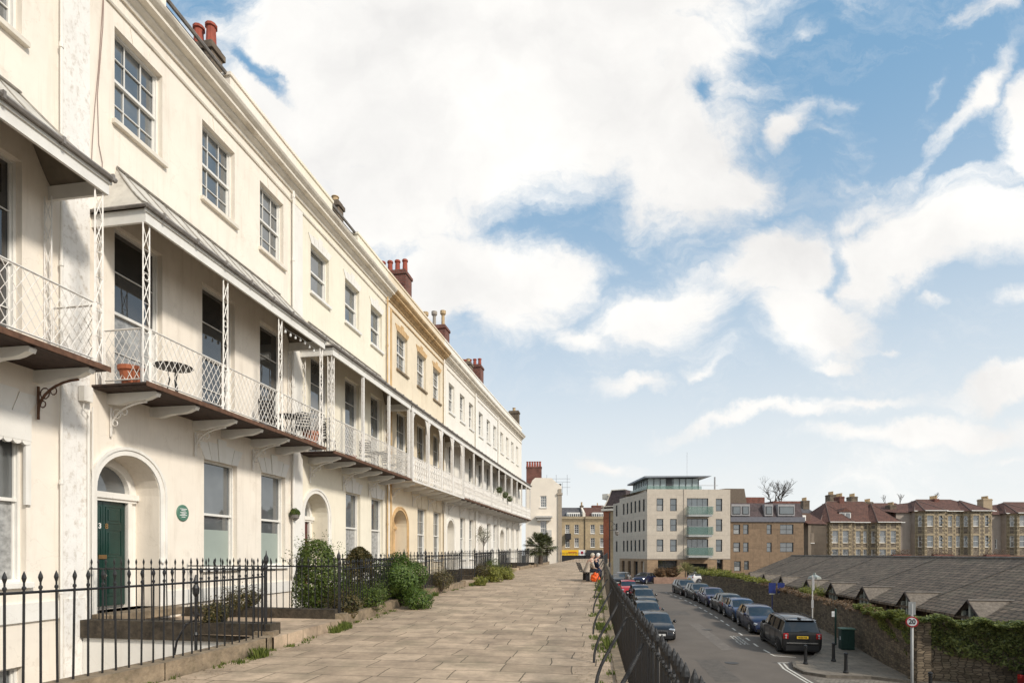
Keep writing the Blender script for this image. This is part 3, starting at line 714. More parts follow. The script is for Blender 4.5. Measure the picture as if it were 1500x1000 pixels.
mb.build('junction_box', WHITE, h2)
mb = MB()  # scalloped blind box of the nearest ground floor window
mb.box(5.1, 6.46, -.07, 0, 3.45, 3.9)
for k in range(9): mb.lathe((5.18 + k * .15, -.035, 3.45), [(.074, .03), (.074, -.03)], 12, 'y')
mb.box(6.38, 6.47, -.05, 0, 2.4, 3.45)
mb.build('blind_box', WHITE, h1)
mb = MB()
for k in range(8):   # party lights under the canopy
    x = 5.0 + k * .25; mb.lathe((x, -.98, 7.48 - .03 * math.sin(k)), [(.012, .1), (.03, .06), (.03, .02), (.01, 0)], 8)
mb.tube([(4.95 + k * .25, -.98, 7.6 - .02 * math.sin(k)) for k in range(9)], .006, 4)
o = mb.build('string_lights', LETTERWHITE); o.parent = None
o.matrix_world = h2.matrix_world if 0 else Matrix.Translation(NODE[1]) @ Matrix.Rotation(h2.rotation_euler.z, 4, 'Z')
tag(o, 'string of small white bulbs hanging below the canopy of the house with the green door', 'string lights')

# ================================================================= GROUND, PAVEMENT, ROAD
def ribbon(name, left, right, zf, mat, kind='structure', th=None, ys=None):
    mb = MB(); ys = ys or [k for k in range(0, 63, 3)]
    P = [(left(y), right(y), y, zf(y)) for y in ys]
    for a, b in zip(P, P[1:]):
        mb.poly([(a[0], a[2], a[3]), (a[1], a[2], a[3]), (b[1], b[2], b[3]), (b[0], b[2], b[3])])
        if th:
            mb.poly([(a[0], a[2], a[3] - th), (a[0], a[2], a[3]), (b[0], b[2], b[3]), (b[0], b[2], b[3] - th)])
            mb.poly([(a[1], a[2], a[3]), (a[1], a[2], a[3] - th), (b[1], b[2], b[3] - th), (b[1], b[2], b[3])])
    if th:
        for a in (P[0], P[-1]): mb.poly([(a[0], a[2], a[3]), (a[1], a[2], a[3]), (a[1], a[2], a[3] - th), (a[0], a[2], a[3] - th)])
    o = mb.build(name, mat); tag(o, kind=kind); return o

kx = lambda y: lerp_line(KERB, y); rx = lambda y: lerp_line(RAILK, y)
YS = [-3, 0, 1, 3, 5, 7.2, 9, 11.6, 14, 16, 18.5, 20.7, 23, 25.8, 29, 32, 35, 38, 42, 46, 49.7, 54, 58, 62.6]
FLAG = brickmat('york stone flags', (.55, .415, .29), (.40, .298, .205), (.14, .11, .068), .95, .56, .010, rot=(0, 0, R(9)), noise=.42, bump=.45,
                squash=.7, freq=3, moss=(.17, .155, .09), mossamt=.55, offset=.37)
pv = ribbon('pavement', lambda y: kx(y) - .1, lambda y: rx(y) - .12, pz, FLAG, ys=YS + [70, 80], th=.5); tag(pv, kind='structure')
ribbon('kerb', lambda y: rx(y) - .12, lambda y: rx(y) + .16, lambda y: pz(y) + .035, COPING, th=.3, ys=YS)

# ground reaching the horizon
mb = MB(); gx = [-900, -60, -12, 0, 8, 25, 60, 200, 1200]; gy = [-300, -20, 0, 15, 30, 60, 100, 150, 300, 900, 2500]
gz = lambda y: rz_(max(y, 0)) - .03 - (0 if y < 150 else .02 * (y - 150) if y < 400 else 5)
for a, b in zip(gx, gx[1:]):
    for c, d in zip(gy, gy[1:]): mb.poly([(a, c, gz(c)), (b, c, gz(c)), (b, d, gz(d)), (a, d, gz(d))])
tag(mb.build('ground', pm('distant ground', (.07, .068, .055), var=.3, scale=.05)), kind='structure')
ASPH = pm('worn asphalt', (.135, .113, .093), var=.13, scale=.55, rough=.93, bump=.25, bscale=60, stain=.28, scol=(.10, .088, .075), sscale=(.5, .12, 1), detail=10)
def roadleft(y): return rx(y) + .6
def roadright(y):
    return lerp_line([(9.5, -3), (11.4, 12), (13.1, 20), (13.6, 24.5), (16.0, 29.5), (19.2, 60), (20.2, 66), (26, 72), (40, 76)], y)
ribbon('road', roadleft, lambda y: 24 if y < 66 else 48, lambda y: rz_(y), ASPH, ys=[-3, 0, 6, 12, 18, 24, 30, 36, 42, 48, 54, 60, 66, 75, 90, 110])
# retaining wall under the railings
ST = brickmat('retaining wall stone', (.2, .16, .11), (.14, .11, .08), (.08, .07, .05), .45, .18, .015, axis='HZ', noise=.5)
mb = MB()
for a, b in zip(YS, YS[1:]):
    x0, x1 = rx(a) + .12, rx(b) + .12
    mb.poly([(x0, a, pz(a) - .02), (x0, a, -4.8), (x1, b, -4.8), (x1, b, pz(b) - .02)]); mb.poly([(x0 + .3, a, pz(a) - .06), (x0 + .3, a, -4.8), (x1 + .3, b, -4.8), (x1 + .3, b, pz(b) - .06)])
    mb.poly([(x0, a, pz(a) - .06), (x0 + .3, a, pz(a) - .06), (x1 + .3, b, pz(b) - .06), (x1, b, pz(b) - .06)])
tag(mb.build('retaining_wall', ST), 'rough stone wall holding up the raised pavement below the black railings', 'wall')

# far pavement with buildout, wall foot
WALLP = [(16.9, 24.4), (17.4, 27.0), (18.3, 30.5), (19.85, 37.5), (20.5, 47.0), (20.9, 57.0), (21.4, 65.5)]
def wx(y): return lerp_line([(15.8, 18), *WALLP], y)
PAVF = brickmat('grey paving', (.27, .225, .17), (.22, .185, .145), (.12, .1, .08), .9, .6, .012, rot=(0, 0, R(7)), noise=.35, bump=.3)
fp_y = [24.0, 27, 30, 33, 37.5, 42, 47, 52, 57, 62, 66]
def rowx(y): return lerp_line([(14.7, 26), (15.1, 32), (15.85, 37), (16.5, 41.5), (16.95, 45.5), (17.3, 49.5), (17.55, 53.5), (17.6, 58), (17.6, 70)], y)
def fkerb(y): return rowx(y) + 1.15
# buildout corner outline (photo: 1160,970 - 1250,945 ...)
zc = lambda y: rz_(y) + .12
bo = [(13.45, 27.9), (12.95, 26.7), (12.95, 25.7), (13.6, 25.15), (15.4, 24.9), (17.8, 23.4), (27, 19.8), (27, 22.6), (17.0, 24.6), (17.5, 27.2), (18.4, 30.6), (19.95, 37.5), (21, 57), (21.5, 66), (19.4, 66), (fkerb(57), 57), (fkerb(49), 49), (fkerb(42), 42), (fkerb(37), 37), (fkerb(33), 33), (16.3, 31.0), (15.2, 29.2), (14.4, 28.3)]
mb = MB()
import mathutils
from mathutils.geometry import tessellate_polygon
tri = tessellate_polygon([[Vector((x, y, 0)) for x, y in bo]])
for t in tri: mb.poly([(bo[k][0], bo[k][1], zc(bo[k][1])) for k in t])
o = mb.build('pavement', PAVF); tag(o, kind='structure')
mb = MB()
n = len(bo)
for k in list(range(0, 6)) + list(range(14, n)):
    a, b = bo[k], bo[(k+1) % n]; d = (Vector(b) - Vector(a)).normalized(); nn = Vector((d.y, -d.x)) * .07
    mb.poly([(a[0], a[1], zc(a[1]) + .004), (b[0], b[1], zc(b[1]) + .004), (b[0] + nn.x * 0 - nn.x * 2, b[1] - nn.y * 2, zc(b[1]) + .004), (a[0] - nn.x * 2, a[1] - nn.y * 2, zc(a[1]) + .004)])
    mb.poly([(a[0], a[1], zc(a[1]) - .13), (b[0], b[1], zc(b[1]) - .13), (b[0], b[1], zc(b[1]) + .004), (a[0], a[1], zc(a[1]) + .004)])
o = mb.build('kerb', pm('dark kerb stone', (.14, .12, .095), var=.3, scale=4, bump=.3)); tag(o, kind='structure')
# setts in front of the buildout
SETT = brickmat('granite setts', (.3, .26, .21), (.22, .19, .15), (.1, .085, .07), .22, .13, .015, rot=(0, 0, R(-4)), noise=.3, bump=.6)
mb = MB(); pts = [(12.6, 12), (27, 12), (27, 19.6), (17.8, 23.2), (15.4, 24.7), (13.6, 24.95), (12.95, 25.3), (12.75, 23.5)]
mb.poly([(x, y, rz_(y) + .006) for x, y in pts]); tag(mb.build('paved_crossing', SETT), kind='structure')
# painted markings
LINE = pm('worn road paint', (.62, .59, .52), var=.15, scale=9, stain=.9, scol=(.2, .18, .15), sscale=(5, 5, 5))
def strip(mb, a, b, w, lift=.006):
    a, b = Vector((a[0], a[1], 0)), Vector((b[0], b[1], 0)); d = (b - a).normalized(); nn = Vector((-d.y, d.x, 0)) * w / 2
    mb.poly([(p.x, p.y, rz_(p.y) + lift) for p in (a - nn, b - nn, b + nn, a + nn)])
mb = MB()
bx = lambda y: rowx(y) - 1.55
y = 30.2
while y < 60:
    strip(mb, (bx(y), y), (bx(y + .9), y + .9), .11); y += 1.75
strip(mb, (bx(29.6), 29.6), (bx(29.6) + .9, 29.2), .1); strip(mb, (bx(29.6), 29.5), (bx(30.0) - .05, 30.0), .1)
mb2 = MB()
cv = [(13.05, 27.9), (12.75, 26.8), (12.62, 25.2), (12.5, 23.5), (12.45, 21), (12.4, 17)]
for off in (0, -.22):
    for a, b in zip(cv, cv[1:]): strip(mb, (a[0] + off * .9, a[1] - off * .3), (b[0] + off * .9, b[1]), .09)
strip(mb, (12.8, 28.0), (13.4, 28.0), .09)
tag(mb.build('road_markings', LINE), kind='structure')
for k, (x0, y0, wd, ln, dark) in enumerate(((8.6, 24.5, 1.1, 4.2, 1), (11.2, 31, .7, 9, 0), (12.0, 44, 1.6, 2.4, 1), (6.4, 17, 1.3, 2.6, 0), (9.9, 38.5, .6, 6, 1))):
    mb = MB(); n = 8; P0 = [(x0 + .11 * ln * j / n + .03 * math.sin(j * 2.1 + k), y0 + ln * j / n) for j in range(n + 1)]
    for a, b in zip(P0, P0[1:]): mb.poly([(a[0], a[1], rz_(a[1]) + .004), (a[0] + wd, a[1], rz_(a[1]) + .004), (b[0] + wd, b[1], rz_(b[1]) + .004), (b[0], b[1], rz_(b[1]) + .004)])
    tag(mb.build('road_patch', pm('dark asphalt patch', (.105, .09, .075), var=.2, scale=3, bump=.3) if dark else pm('pale asphalt patch', (.155, .132, .11), var=.2, scale=3, bump=.3)), kind='structure')
for x0, y0 in ((10.6, 28.0), (12.6, 37.5)):
    mb = MB(); mb.lathe((x0, y0, rz_(y0) + .004), [(.33, 0), (.33, .004), (.27, .005)], 20); tag(mb.build('manhole_cover', pm('cast iron cover', (.06, .055, .05), rough=.6, var=.3, scale=12)), kind='structure')
# worn lettering patch beside the bays
mb = MB(); random.seed(3)
for r_ in range(3):
    for c_ in range(9):
        y0 = 35.0 - c_ * .3; x0 = bx(y0) - .35 - r_ * .22
        strip(mb, (x0, y0), (x0 + random.uniform(-.1, .1), y0 + random.uniform(.14, .24)), random.uniform(.04, .07)); strip(mb, (x0 - .07, y0), (x0 + .07, y0 + .02), .06, .008)
tag(mb.build('worn_bay_lettering', LINE), kind='structure')
for k in range(0):
    mb = MB(); strip(mb, (bx(32) - .55, 32.2), (bx(27.5) - .55, 27.4), .0801)

# ================================================================= RAILINGS
def spike_bar(h, r=.011, tip=True):
    mb = MB(); mb.lathe((0, 0, 0), [(r, 0), (r, h - .19), (r * 1.6, h - .185), (r * 1.6, h - .165), (r * .75, h - .15), (r * .8, h - .12), (r * 1.9, h - .07), (r * 1.5, h - .045), (.002, h)], 6)
    return mb
def railing(name, pts, zf, h, rail, spacing, label, group='front area railings', r=.011, post=True, curl=False, lower=.1):
    """pts: plan polyline; bars individually modelled with shared mesh"""
    P = [Vector((x, y, zf(x, y))) for x, y in pts]
    e = empty(name, P[0], 0, label, 'railing', group); o0 = P[0]
    L = [0]
    for a, b in zip(P, P[1:]): L.append(L[-1] + (b - a).length)
    def pos(s):
        for k in range(len(P) - 1):
            if s <= L[k+1] or k == len(P) - 2: return P[k].lerp(P[k+1], (s - L[k]) / (L[k+1] - L[k]))
    proto = None; n = int(L[-1] / spacing)
    for k in range(min(n, 100)):
        p = pos((k + .5) * L[-1] / n) - o0
        if proto is None: proto = spike_bar(h, r).build('railing_bar', BLACKIRON, e, loc=p)
        else: child_copy(proto, e, p).rotation_euler = (random.uniform(-.012, .012), random.uniform(-.012, .012), 0)
    if n > 100:
        mb = MB()
        for k in range(100, n):
            p = pos((k + .5) * L[-1] / n) - o0; mb.T = Matrix.Translation(p)
            mb.lathe((0, 0, 0), [(r, 0), (r, h - .15), (r * 1.8, h - .07), (.002, h)], 5)
        tag(mb.build('distant_railing_bars', BLACKIRON, e), kind='stuff')
    mb = MB(); m_ = max(2, int(L[-1] / .8))
    mb.tube([pos(L[-1] * k / m_) - o0 + Vector((0, 0, rail)) for k in range(m_ + 1)], .014, 4)
    mb.build('top_rail', BLACKIRON, e)
    if post:
        for s in (0, L[-1]):
            mb = MB(); mb.lathe(pos(s) - o0, [(.02, 0), (.02, h - .1), (.03, h - .08), (.03, h - .05), (.018, h - .02), (.045, h + .04), (.04, h + .1), (.012, h + .15), (.004, h + .22)], 8); mb.build('post', BLACKIRON, e, smooth=False)
    return e, pos, L[-1]

def HP(i, s, off, z=0):
    a, b = NODE[i], NODE[i+1]; d = (b - a).normalized(); n = Vector((d.y, -d.x, 0)); p = a + d * s + n * off; return Vector((p.x, p.y, z))
COPZ = .22
for i in range(7):
    Ln = (NODE[i+1] - NODE[i]).length; pl, prr = .2, 2.75
    which = ['nearest', 'green door', 'red door', 'ochre', 'fifth', 'sixth', 'last'][i]
    ko = lambda s: koff(i, s)
    # front wall coping and railing between paths
    nxt = Ln + .2
    ss = [prr if i else -1.0] + [prr + (nxt - prr) * t for t in (.25, .5, .75)] + [nxt]
    if i == 0: ss = [1.2, 2.4, 3.6, 4.8, 6.0, 6.9, 7.35]
    offs = [ko(s) - .28 for s in ss]
    if i == 0: offs[-1] -= .12
    pts = [HP(i, s, o) for s, o in zip(ss, offs)]
    zb = pz(pts[0].y)
    mb = MB()
    for a, b in zip(pts, pts[1:]):
        d = (b - a).normalized(); nn = Vector((d.y, -d.x, 0)) * .15
        za, zb_ = pz(a.y) + COPZ, pz(b.y) + COPZ
        q = [a - nn, b - nn, b + nn, a + nn]
        mb.poly([(q[0].x, q[0].y, za), (q[3].x, q[3].y, za), (q[2].x, q[2].y, zb_), (q[1].x, q[1].y, zb_)])
        mb.poly([(q[3].x, q[3].y, za), (q[3].x, q[3].y, -2.2), (q[2].x, q[2].y, -2.2), (q[2].x, q[2].y, zb_)])
        mb.poly([(q[0].x, q[0].y, za), (q[1].x, q[1].y, zb_), (q[1].x, q[1].y, -2.2), (q[0].x, q[0].y, -2.2)])
    for a in (pts[0], pts[-1]): mb.box(a.x - .17, a.x + .17, a.y - .12, a.y + .12, -.3, pz(a.y) + COPZ + .05)
    tag(mb.build('coping_wall', COPING), f'low lichened stone coping under the front railings of the {which} house', 'wall', 'front coping walls')
    railing('area_railing', [(p.x, p.y) for p in pts], lambda x, y: pz(y) + COPZ, 1.2, .98, .165, f'black spiked railing along the pavement in front of the {which} house', r=.0125)
    if i > 0:
        # path and its side walls
        PZ = lambda i=i: pz(HP(i, 1.5, 3).y) + .17
        path = MB(); o1 = ko(pl) - .15; o2 = ko(prr) - .15; zz = PZ()
        q = [HP(i, pl, .0), HP(i, prr, .0), HP(i, prr, o2), HP(i, pl - .28, o1)]
        path.poly([(v.x, v.y, zz) for v in q[::-1]])
        path.poly([(q[3].x, q[3].y, zz), (q[3].x, q[3].y, -.1), (q[2].x, q[2].y, -.1), (q[2].x, q[2].y, zz)])
        tag(path.build('path', FLAG), kind='structure')
        for nm, s, wm in (('left', pl, WHITE), ('right', prr, WHITE)):
            mb = MB(); o_ = ko(s) - .3
            a, b = HP(i, s, .09), HP(i, s, o_)
            d = (b - a).normalized(); nn = Vector((d.y, -d.x, 0))
            for wd, z0, z1, mi in ((.1, -2.25, zz - .12, 0), (.16, zz - .12, zz + .2, 1)):
                mb.mi = mi; q = [a - nn * wd, b - nn * wd, b + nn * wd, a + nn * wd]
                for k in range(4):
                    u, v = q[k], q[(k+1) % 4]; mb.poly([(u.x, u.y, z0), (v.x, v.y, z0), (v.x, v.y, z1), (u.x, u.y, z1)])
                mb.poly([(v.x, v.y, z1) for v in q])
            tag(mb.build('path_wall', [WHITE, MOSSSTONE]), f'mossy topped white wall on the {nm} side of the {which} house path', 'wall', 'path side walls')
            railing('area_railing', [(a.x, a.y), (b.x, b.y)], lambda x, y, zz=zz: zz + .19, 1.12, .93, .15 if i < 4 else .2, f'black spiked railing on the {nm} side of the path to the {which} house', r=.0105, post=False)
    # floor of the area in front
    fl = MB(); deep = i == 0
    z = -2.2 if i == 0 else None
    if i == 0:
        q = [HP(0, -2, 0), HP(0, Ln + .2, 0), HP(0, Ln + .2, ko(Ln) - .2), HP(0, -2, 7)]
        fl.poly([(v.x, v.y, -2.2) for v in q]); tag(fl.build('area_floor', PAVF), kind='structure')
    else:
        q = [HP(i, prr, 0), HP(i, nxt, 0), HP(i, nxt, 1.4), HP(i, prr, 1.4)]
        fl.poly([(v.x, v.y, -2.2) for v in q]); o = fl.build('area_floor', PAVF); tag(o, kind='structure')
        gd = MB(); z = pz(q[0].y) + .12; q2 = [HP(i, prr, 1.4), HP(i, nxt, 1.4), HP(i, nxt, ko(nxt) - .3), HP(i, prr, ko(prr) - .3)]
        gd.poly([(v.x, v.y, z) for v in q2]); gd.poly([(q2[0].x, q2[0].y, z), (q2[1].x, q2[1].y, z), (q2[1].x, q2[1].y, -2.2), (q2[0].x, q2[0].y, -2.2)])
        tag(gd.build('garden_bed', SOIL), kind='structure')
# low mossy ledge wall across the nearer area (seen behind the front railings)
# scroll stay and urn post beside the front railing
e = empty('railing_stay', HP(0, 6.1, koff(0, 6.1) - .75), 0, 'black curved iron stay with urn finial behind the nearest front railing', 'railing stay')
mb = MB(); mb.lathe((0, 0, 0), [(.022, -.6), (.022, .35), (.035, .38), (.02, .42), (.02, .95), (.045, 1.0), (.05, 1.08), (.02, 1.14), (.035, 1.18), (.01, 1.28)], 10); mb.build('post', BLACKIRON, e)
mb = MB(); mb.tube([(-.32, -.1, -.6), (-.3, -.1, -.1), (-.24, -.08, .3), (-.12, -.04, .55), (0, 0, .6)], .018, 6); mb.tube([(0, 0, .6), (.05, .0, .68), (0, 0, .74), (-.06, 0, .7), (-.03, 0, .65)], .012, 5); mb.build('scroll', BLACKIRON, e)

# long railing on the drop side
RY = [.25 + k for k in range(0, 62)]
e, posf, LR = railing('terrace_railing', [(rx(y) + .02, y) for y in [-.6, .5, 1.5, 2.5, 4.47, 7.2, 10, 13.8, 18, 23, 28.4, 34, 42, 52, 62.3]], lambda x, y: pz(y) + .035, 1.02, .84, .15,
        'long black spiked railing with curved stays along the drop side of the raised pavement', group=None, r=.013, post=False)
mb = MB()
for a, b in zip(RY, RY[1:]):
    pass
for y0 in (4.6, 6.6, 8.6, 11.4, 15, 19, 24, 30, 37, 45, 54):
    mb = MB(); base = Vector((rx(y0) - .38, y0 - .1, pz(y0) - .0)); top = Vector((rx(y0) + .02, y0 + .15, pz(y0) + .86))
    pts = []
    for k in range(9):
        t = k / 8; p = base.lerp(top, t); p.x -= .12 * math.sin(t * math.pi) * (1 - t) + .03; pts.append(p - e.location)
    mb.tube(pts, .019, 6); mb.build('stay', BLACKIRON, e)
# railing across the far end of the pavement
ex = [(5.2, 63), (6.5, 63.2), (8.2, 63.0), (10.3, 62.6)]
railing('terrace_railing', ex, lambda x, y: pz(62), 1.1, .95, .16, 'black spiked railing closing the far end of the raised pavement', group=None, r=.013, post=False)
mb = MB(); mb.tube([(0, 0, 0), (0, 0, 1.0)], .04, 8)

# ================================================================= PLANTS
def leaves(mb, n, fn, size, flat=.6, seed=1):
    rnd = random.Random(seed)
    for _ in range(n):
        p, nrm = fn(rnd); s = size * rnd.uniform(.6, 1.4)
        v = Vector((rnd.gauss(0, 1), rnd.gauss(0, 1), rnd.gauss(0, 1))).normalized()
        nr = (v * (1 - flat) + nrm * flat + Vector((0, 0, .2))).normalized()
        a = nr.orthogonal().normalized(); q = Matrix.Rotation(rnd.uniform(0, 6.28), 3, nr); a = q @ a; b = nr.cross(a)
        mb.poly([p - a * s, p - b * s * .45 + nr * s * .08, p + a * s, p + b * s * .45 + nr * s * .08])
def ell(c, r, lump=.18, shell=.55, seed=0, zcut=None):
    c = Vector(c); rr = random.Random(seed); L = [(Vector((rr.gauss(0, 1), rr.gauss(0, 1), rr.gauss(0, 1))).normalized(), rr.uniform(.5, 1)) for _ in range(16)]
    def fn(rnd):
        while True:
            d = Vector((rnd.gauss(0, 1), rnd.gauss(0, 1), rnd.gauss(0, 1))).normalized()
            bump = max(0, max(d.dot(q) ** 7 * w if d.dot(q) > 0 else 0 for q, w in L))
            t = (1 - lump + lump * 1.9 * bump) * (shell + (1 - shell) * rnd.random() ** .5)
            p = c + Vector((d.x * r[0], d.y * r[1], d.z * r[2])) * t
            if zcut is None or p.z > zcut: return p, Vector((d.x / r[0], d.y / r[1], d.z / r[2])).normalized()
    return fn
def shoots(mb, c, r, n, size, seed):
    rnd = random.Random(seed + 500)
    for _ in range(n):
        d = Vector((rnd.gauss(0, 1), rnd.gauss(0, 1), abs(rnd.gauss(0, 1)) + .15)).normalized(); p = Vector(c) + Vector((d.x * r[0], d.y * r[1], d.z * r[2])) * .92
        g = (d + Vector((rnd.gauss(0, .3), rnd.gauss(0, .3), .5))).normalized(); ln = rnd.uniform(.12, .34) * (r[0] + .3)
        for k in range(9):
            q = p + g * ln * k / 8 + Vector((rnd.gauss(0, 1), rnd.gauss(0, 1), rnd.gauss(0, 1))) * .012; s = size * rnd.uniform(.5, 1.0)
            a = Vector((rnd.gauss(0, 1), rnd.gauss(0, 1), rnd.gauss(0, .6))).normalized(); b = a.cross(g).normalized()
            mb.poly([q, q + a * s + b * s * .4, q + a * s * 2, q + a * s - b * s * .4])
def bush(name, c, r, n, size, mat, label, cat='bush', group=None, stem=True, seed=1, zb=None, shell=.55):
    zb = c[2] - r[2] if zb is None else zb
    e = empty(name, (c[0], c[1], zb), 0, label, cat, group); lc = (0, 0, c[2] - zb)
    mb = MB(); leaves(mb, n, ell(lc, r, lump=.3, seed=seed, zcut=.01, shell=shell), size, seed=seed); shoots(mb, lc, r, 60, size, seed); mb.build('foliage', mat, e)
    if stem:
        mb = MB(); rr = random.Random(seed)
        for k in range(7):
            a = rr.uniform(0, 6.28); mb.tube([(0, 0, -.02), (math.cos(a) * r[0] * .3, math.sin(a) * r[1] * .3, lc[2] * .6), (math.cos(a) * r[0] * .75, math.sin(a) * r[1] * .75, lc[2] + rr.uniform(-.2, .5) * r[2])], [.03, .02, .008], 5)
        mb.build('stems', BARK, e)
    return e
p = Vector((-4.72, 14.1, 0))
bush('privet_bush', (p.x, p.y, 1.08), (.72, .72, .98), 9000, .035, LEAF, 'tall rounded dark green privet bush behind railings right of the green door path', zb=.1, seed=4)
p = HP(1, 6.6, 3.9)
bush('privet_bush', (p.x - .35 + .1, p.y + .3, .85), (.75, .85, .72), 9500, .038, leafmat('lush leaves', (.035, .075, .012), (.17, .25, .045)), 'bright green sprawling bush spilling over the coping onto the pavement', zb=.02, seed=9)
p = HP(1, 6.6, 4.35); bush('privet_bush', (p.x - .05, p.y - .35, .32), (.42, .4, .32), 2500, .03, leafmat('lush leaves', (0, 0, 0), (0, 0, 0)), 'low light green growth at the foot of the sprawling bush on the pavement', zb=.0, seed=19, stem=False)
# conifer
p = Vector((-4.45, 16.9, 0))
e = empty('conifer', (p.x, p.y, .2), 0, 'brownish green conical conifer in the garden between the two privet bushes', 'tree')
mb = MB()
def conef(rnd):
    t = rnd.random() ** .7; a = rnd.uniform(0, 6.28); r = (.86 * (1 - t) ** .55 * (.75 + .25 * math.sin(a * 5 + t * 9)) + .03) * rnd.uniform(.6, 1.05)
    return Vector((math.cos(a) * r, math.sin(a) * r, .22 + 1.36 * t)), Vector((math.cos(a), math.sin(a), .6)).normalized()
leaves(mb, 9000, conef, .035, flat=.3, seed=5); mb.build('foliage', LEAFD, e)
mb = MB(); mb.tube([(0, 0, 0), (0, 0, 1.2)], [.05, .02], 6); mb.build('trunk', BARK, e)
# low growth in the beds
for k, (i, s, o, r, m_, nm, lb) in enumerate([
    (1, 3.3, 3.6, (.45, .5, .28), LEAFD, 'heather', 'low reddish green heather below the tall privet bush by the path'),
    (1, 5.4, 3.3, (.7, .6, .35), LEAF, 'ground_shrub', 'low dark shrub in the garden between the privet bushes'),
    (0, 7.2, 2.2, (.22, .35, .22), LEAFD, 'ground_shrub', 'small dark plant behind the double railings left of the path to the green door'),
    (1, 2.95, .9, (.4, .5, .26), LEAFD, 'ground_shrub', 'small dark bush below the ground floor window beside the plaque'),
    (2, 4.0, 3.4, (.5, .7, .4), LEAFD, 'ground_shrub', 'dark red brown shrub behind the third front railing'),
    (3, 3.4, 3.4, (.45, .6, .4), LEAFD, 'ground_shrub', 'brown shrub behind the railings of the ochre house'),
    (1, 4.6, 3.6, (.5, .5, .3), LEAF, 'ground_shrub', 'low green plants at the foot of the tall privet bush'),
    (1, 5.9, 2.6, (.6, .6, .22), LEAFD, 'ground_shrub', 'brown ground plants before the conifer'),
    (3, 6.6, 3.0, (.5, .6, .5), LEAF, 'ground_shrub', 'green shrub near the end of the ochre house railings')]):
    p = HP(i, s, o); z0 = pz(p.y) + .1 if i else -.15
    if i == 0: z0 = .28; p = HP(1, .35, 2.6)
    if (i, s) == (1, 2.95): z0 = .3; p = HP(1, 2.85, 1.4)
    bush(nm, (p.x, p.y, z0 + r[2]), r, 1800, .03, m_, lb, 'shrub', 'low shrubs in the front gardens', seed=20 + k, zb=z0)
for k, (px, py, r, lb) in enumerate([(722, 852, (.5, .5, .42), 'rounded light green shrub growing on the pavement edge, nearer of two'), (742, 848, (.45, .6, .36), 'light green shrub growing on the pavement edge, farther of two'), (704, 857, (.3, .3, .18), 'small weed clump at the foot of the path step before the two shrubs')]):
    d = 1.708 / ((py - 810) / 850 + .012); x = (px - 750) * d / 850
    bush('pavement_shrub', (x, d, pz(d) + r[2] * .8), r, 2600, .04, HEDGETOP, lb, 'shrub', 'shrubs on the pavement edge', seed=40 + k, zb=pz(d), stem=False)
# weeds along both edges
mb = MB(); rnd = random.Random(5)
def tuft(x, y, z, n, h, w):
    for _ in range(n):
        a = rnd.uniform(0, 6.28); r = rnd.random() * w; bx_, by_ = x + math.cos(a) * r, y + math.sin(a) * r; l = h * rnd.uniform(.4, 1.1)
        dx, dy = rnd.uniform(-.5, .5) * l, rnd.uniform(-.5, .5) * l; t = .006
        mb.poly([(bx_ - t, by_, z), (bx_ + t, by_, z), (bx_ + dx * .5 + t, by_ + dy * .5, z + l * .7), (bx_ + dx, by_ + dy, z + l)])
for k in range(70):
    y = 3.5 + (rnd.random() ** 1.6) * 34; tuft(rx(y) - rnd.uniform(.14, .42), y, pz(y), 26, .07, .12)
for k in range(16):
    y = 5 + rnd.random() * 30; tuft(rx(y) - rnd.uniform(.1, .3), y, pz(y), 40, .2, .1)
for k in range(110):
    y = 5 + (rnd.random() ** 1.3) * 34; tuft(kx(y) + rnd.uniform(-.12, .12), y, pz(y), 16, .06, .1)
for y in (8.9, 9.0, 11.5, 11.9, 12.1, 17, 17.4, 20, 25): tuft(kx(y) + .05, y, pz(y), 110, .16, .12)
tag(mb.build('weeds', WEED), kind='stuff')
mb = MB(); rl = random.Random(2)
def litter(rnd):
    y = 4 + rnd.random() ** 1.5 * 22; return Vector((rx(y) - .1 - rnd.random() * .55, y, pz(y) + .008)), Vector((0, 0, 1))
leaves(mb, 2200, litter, .013, flat=.9, seed=3)
def litter2(rnd):
    y = 5 + rnd.random() ** 1.5 * 20; return Vector((kx(y) + rnd.random() * .5 - .1, y, pz(y) + .008)), Vector((0, 0, 1))
leaves(mb, 1500, litter2, .013, flat=.9, seed=4)
tag(mb.build('fallen_leaves', leafmat('dry leaves', (.12, .08, .04), (.3, .2, .1))), kind='stuff')
# hanging basket on pilaster
def basket(loc, label, r=.22, seed=3, group='hanging plants'):
    e = empty('hanging_basket', loc, 0, label, 'hanging plant', group)
    mb = MB(); leaves(mb, 900, ell((0, 0, 0), (r, r, r * 1.1), seed=seed), .03, seed=seed); mb.build('foliage', LEAF, e)
    mb = MB(); mb.lathe((0, 0, -.12), [(.03, -.1), (.12, -.02), (.14, .08)], 10); mb.tube([(0, 0, 0), (-.12, .05, .3)], .006, 4); mb.tube([(.1, 0, 0), (-.12, .05, .3)], .006, 4); mb.build('basket', GUTTER, e)
basket(HP(1, 7.12, .17, 2.8), 'small leafy hanging basket on the white pilaster left of the red door', r=.15)
for k, (s, lb) in enumerate([(1.6, 'trailing green plant hanging from the sixth balcony, nearest of three'), (3.6, 'trailing plant hanging from the sixth balcony, middle of three'), (5.2, 'trailing plant hanging from the sixth balcony, farthest of three')]):
    basket(HP(5, s, 1.3, 6.1 - .15 * k), lb, r=.24, seed=30 + k)
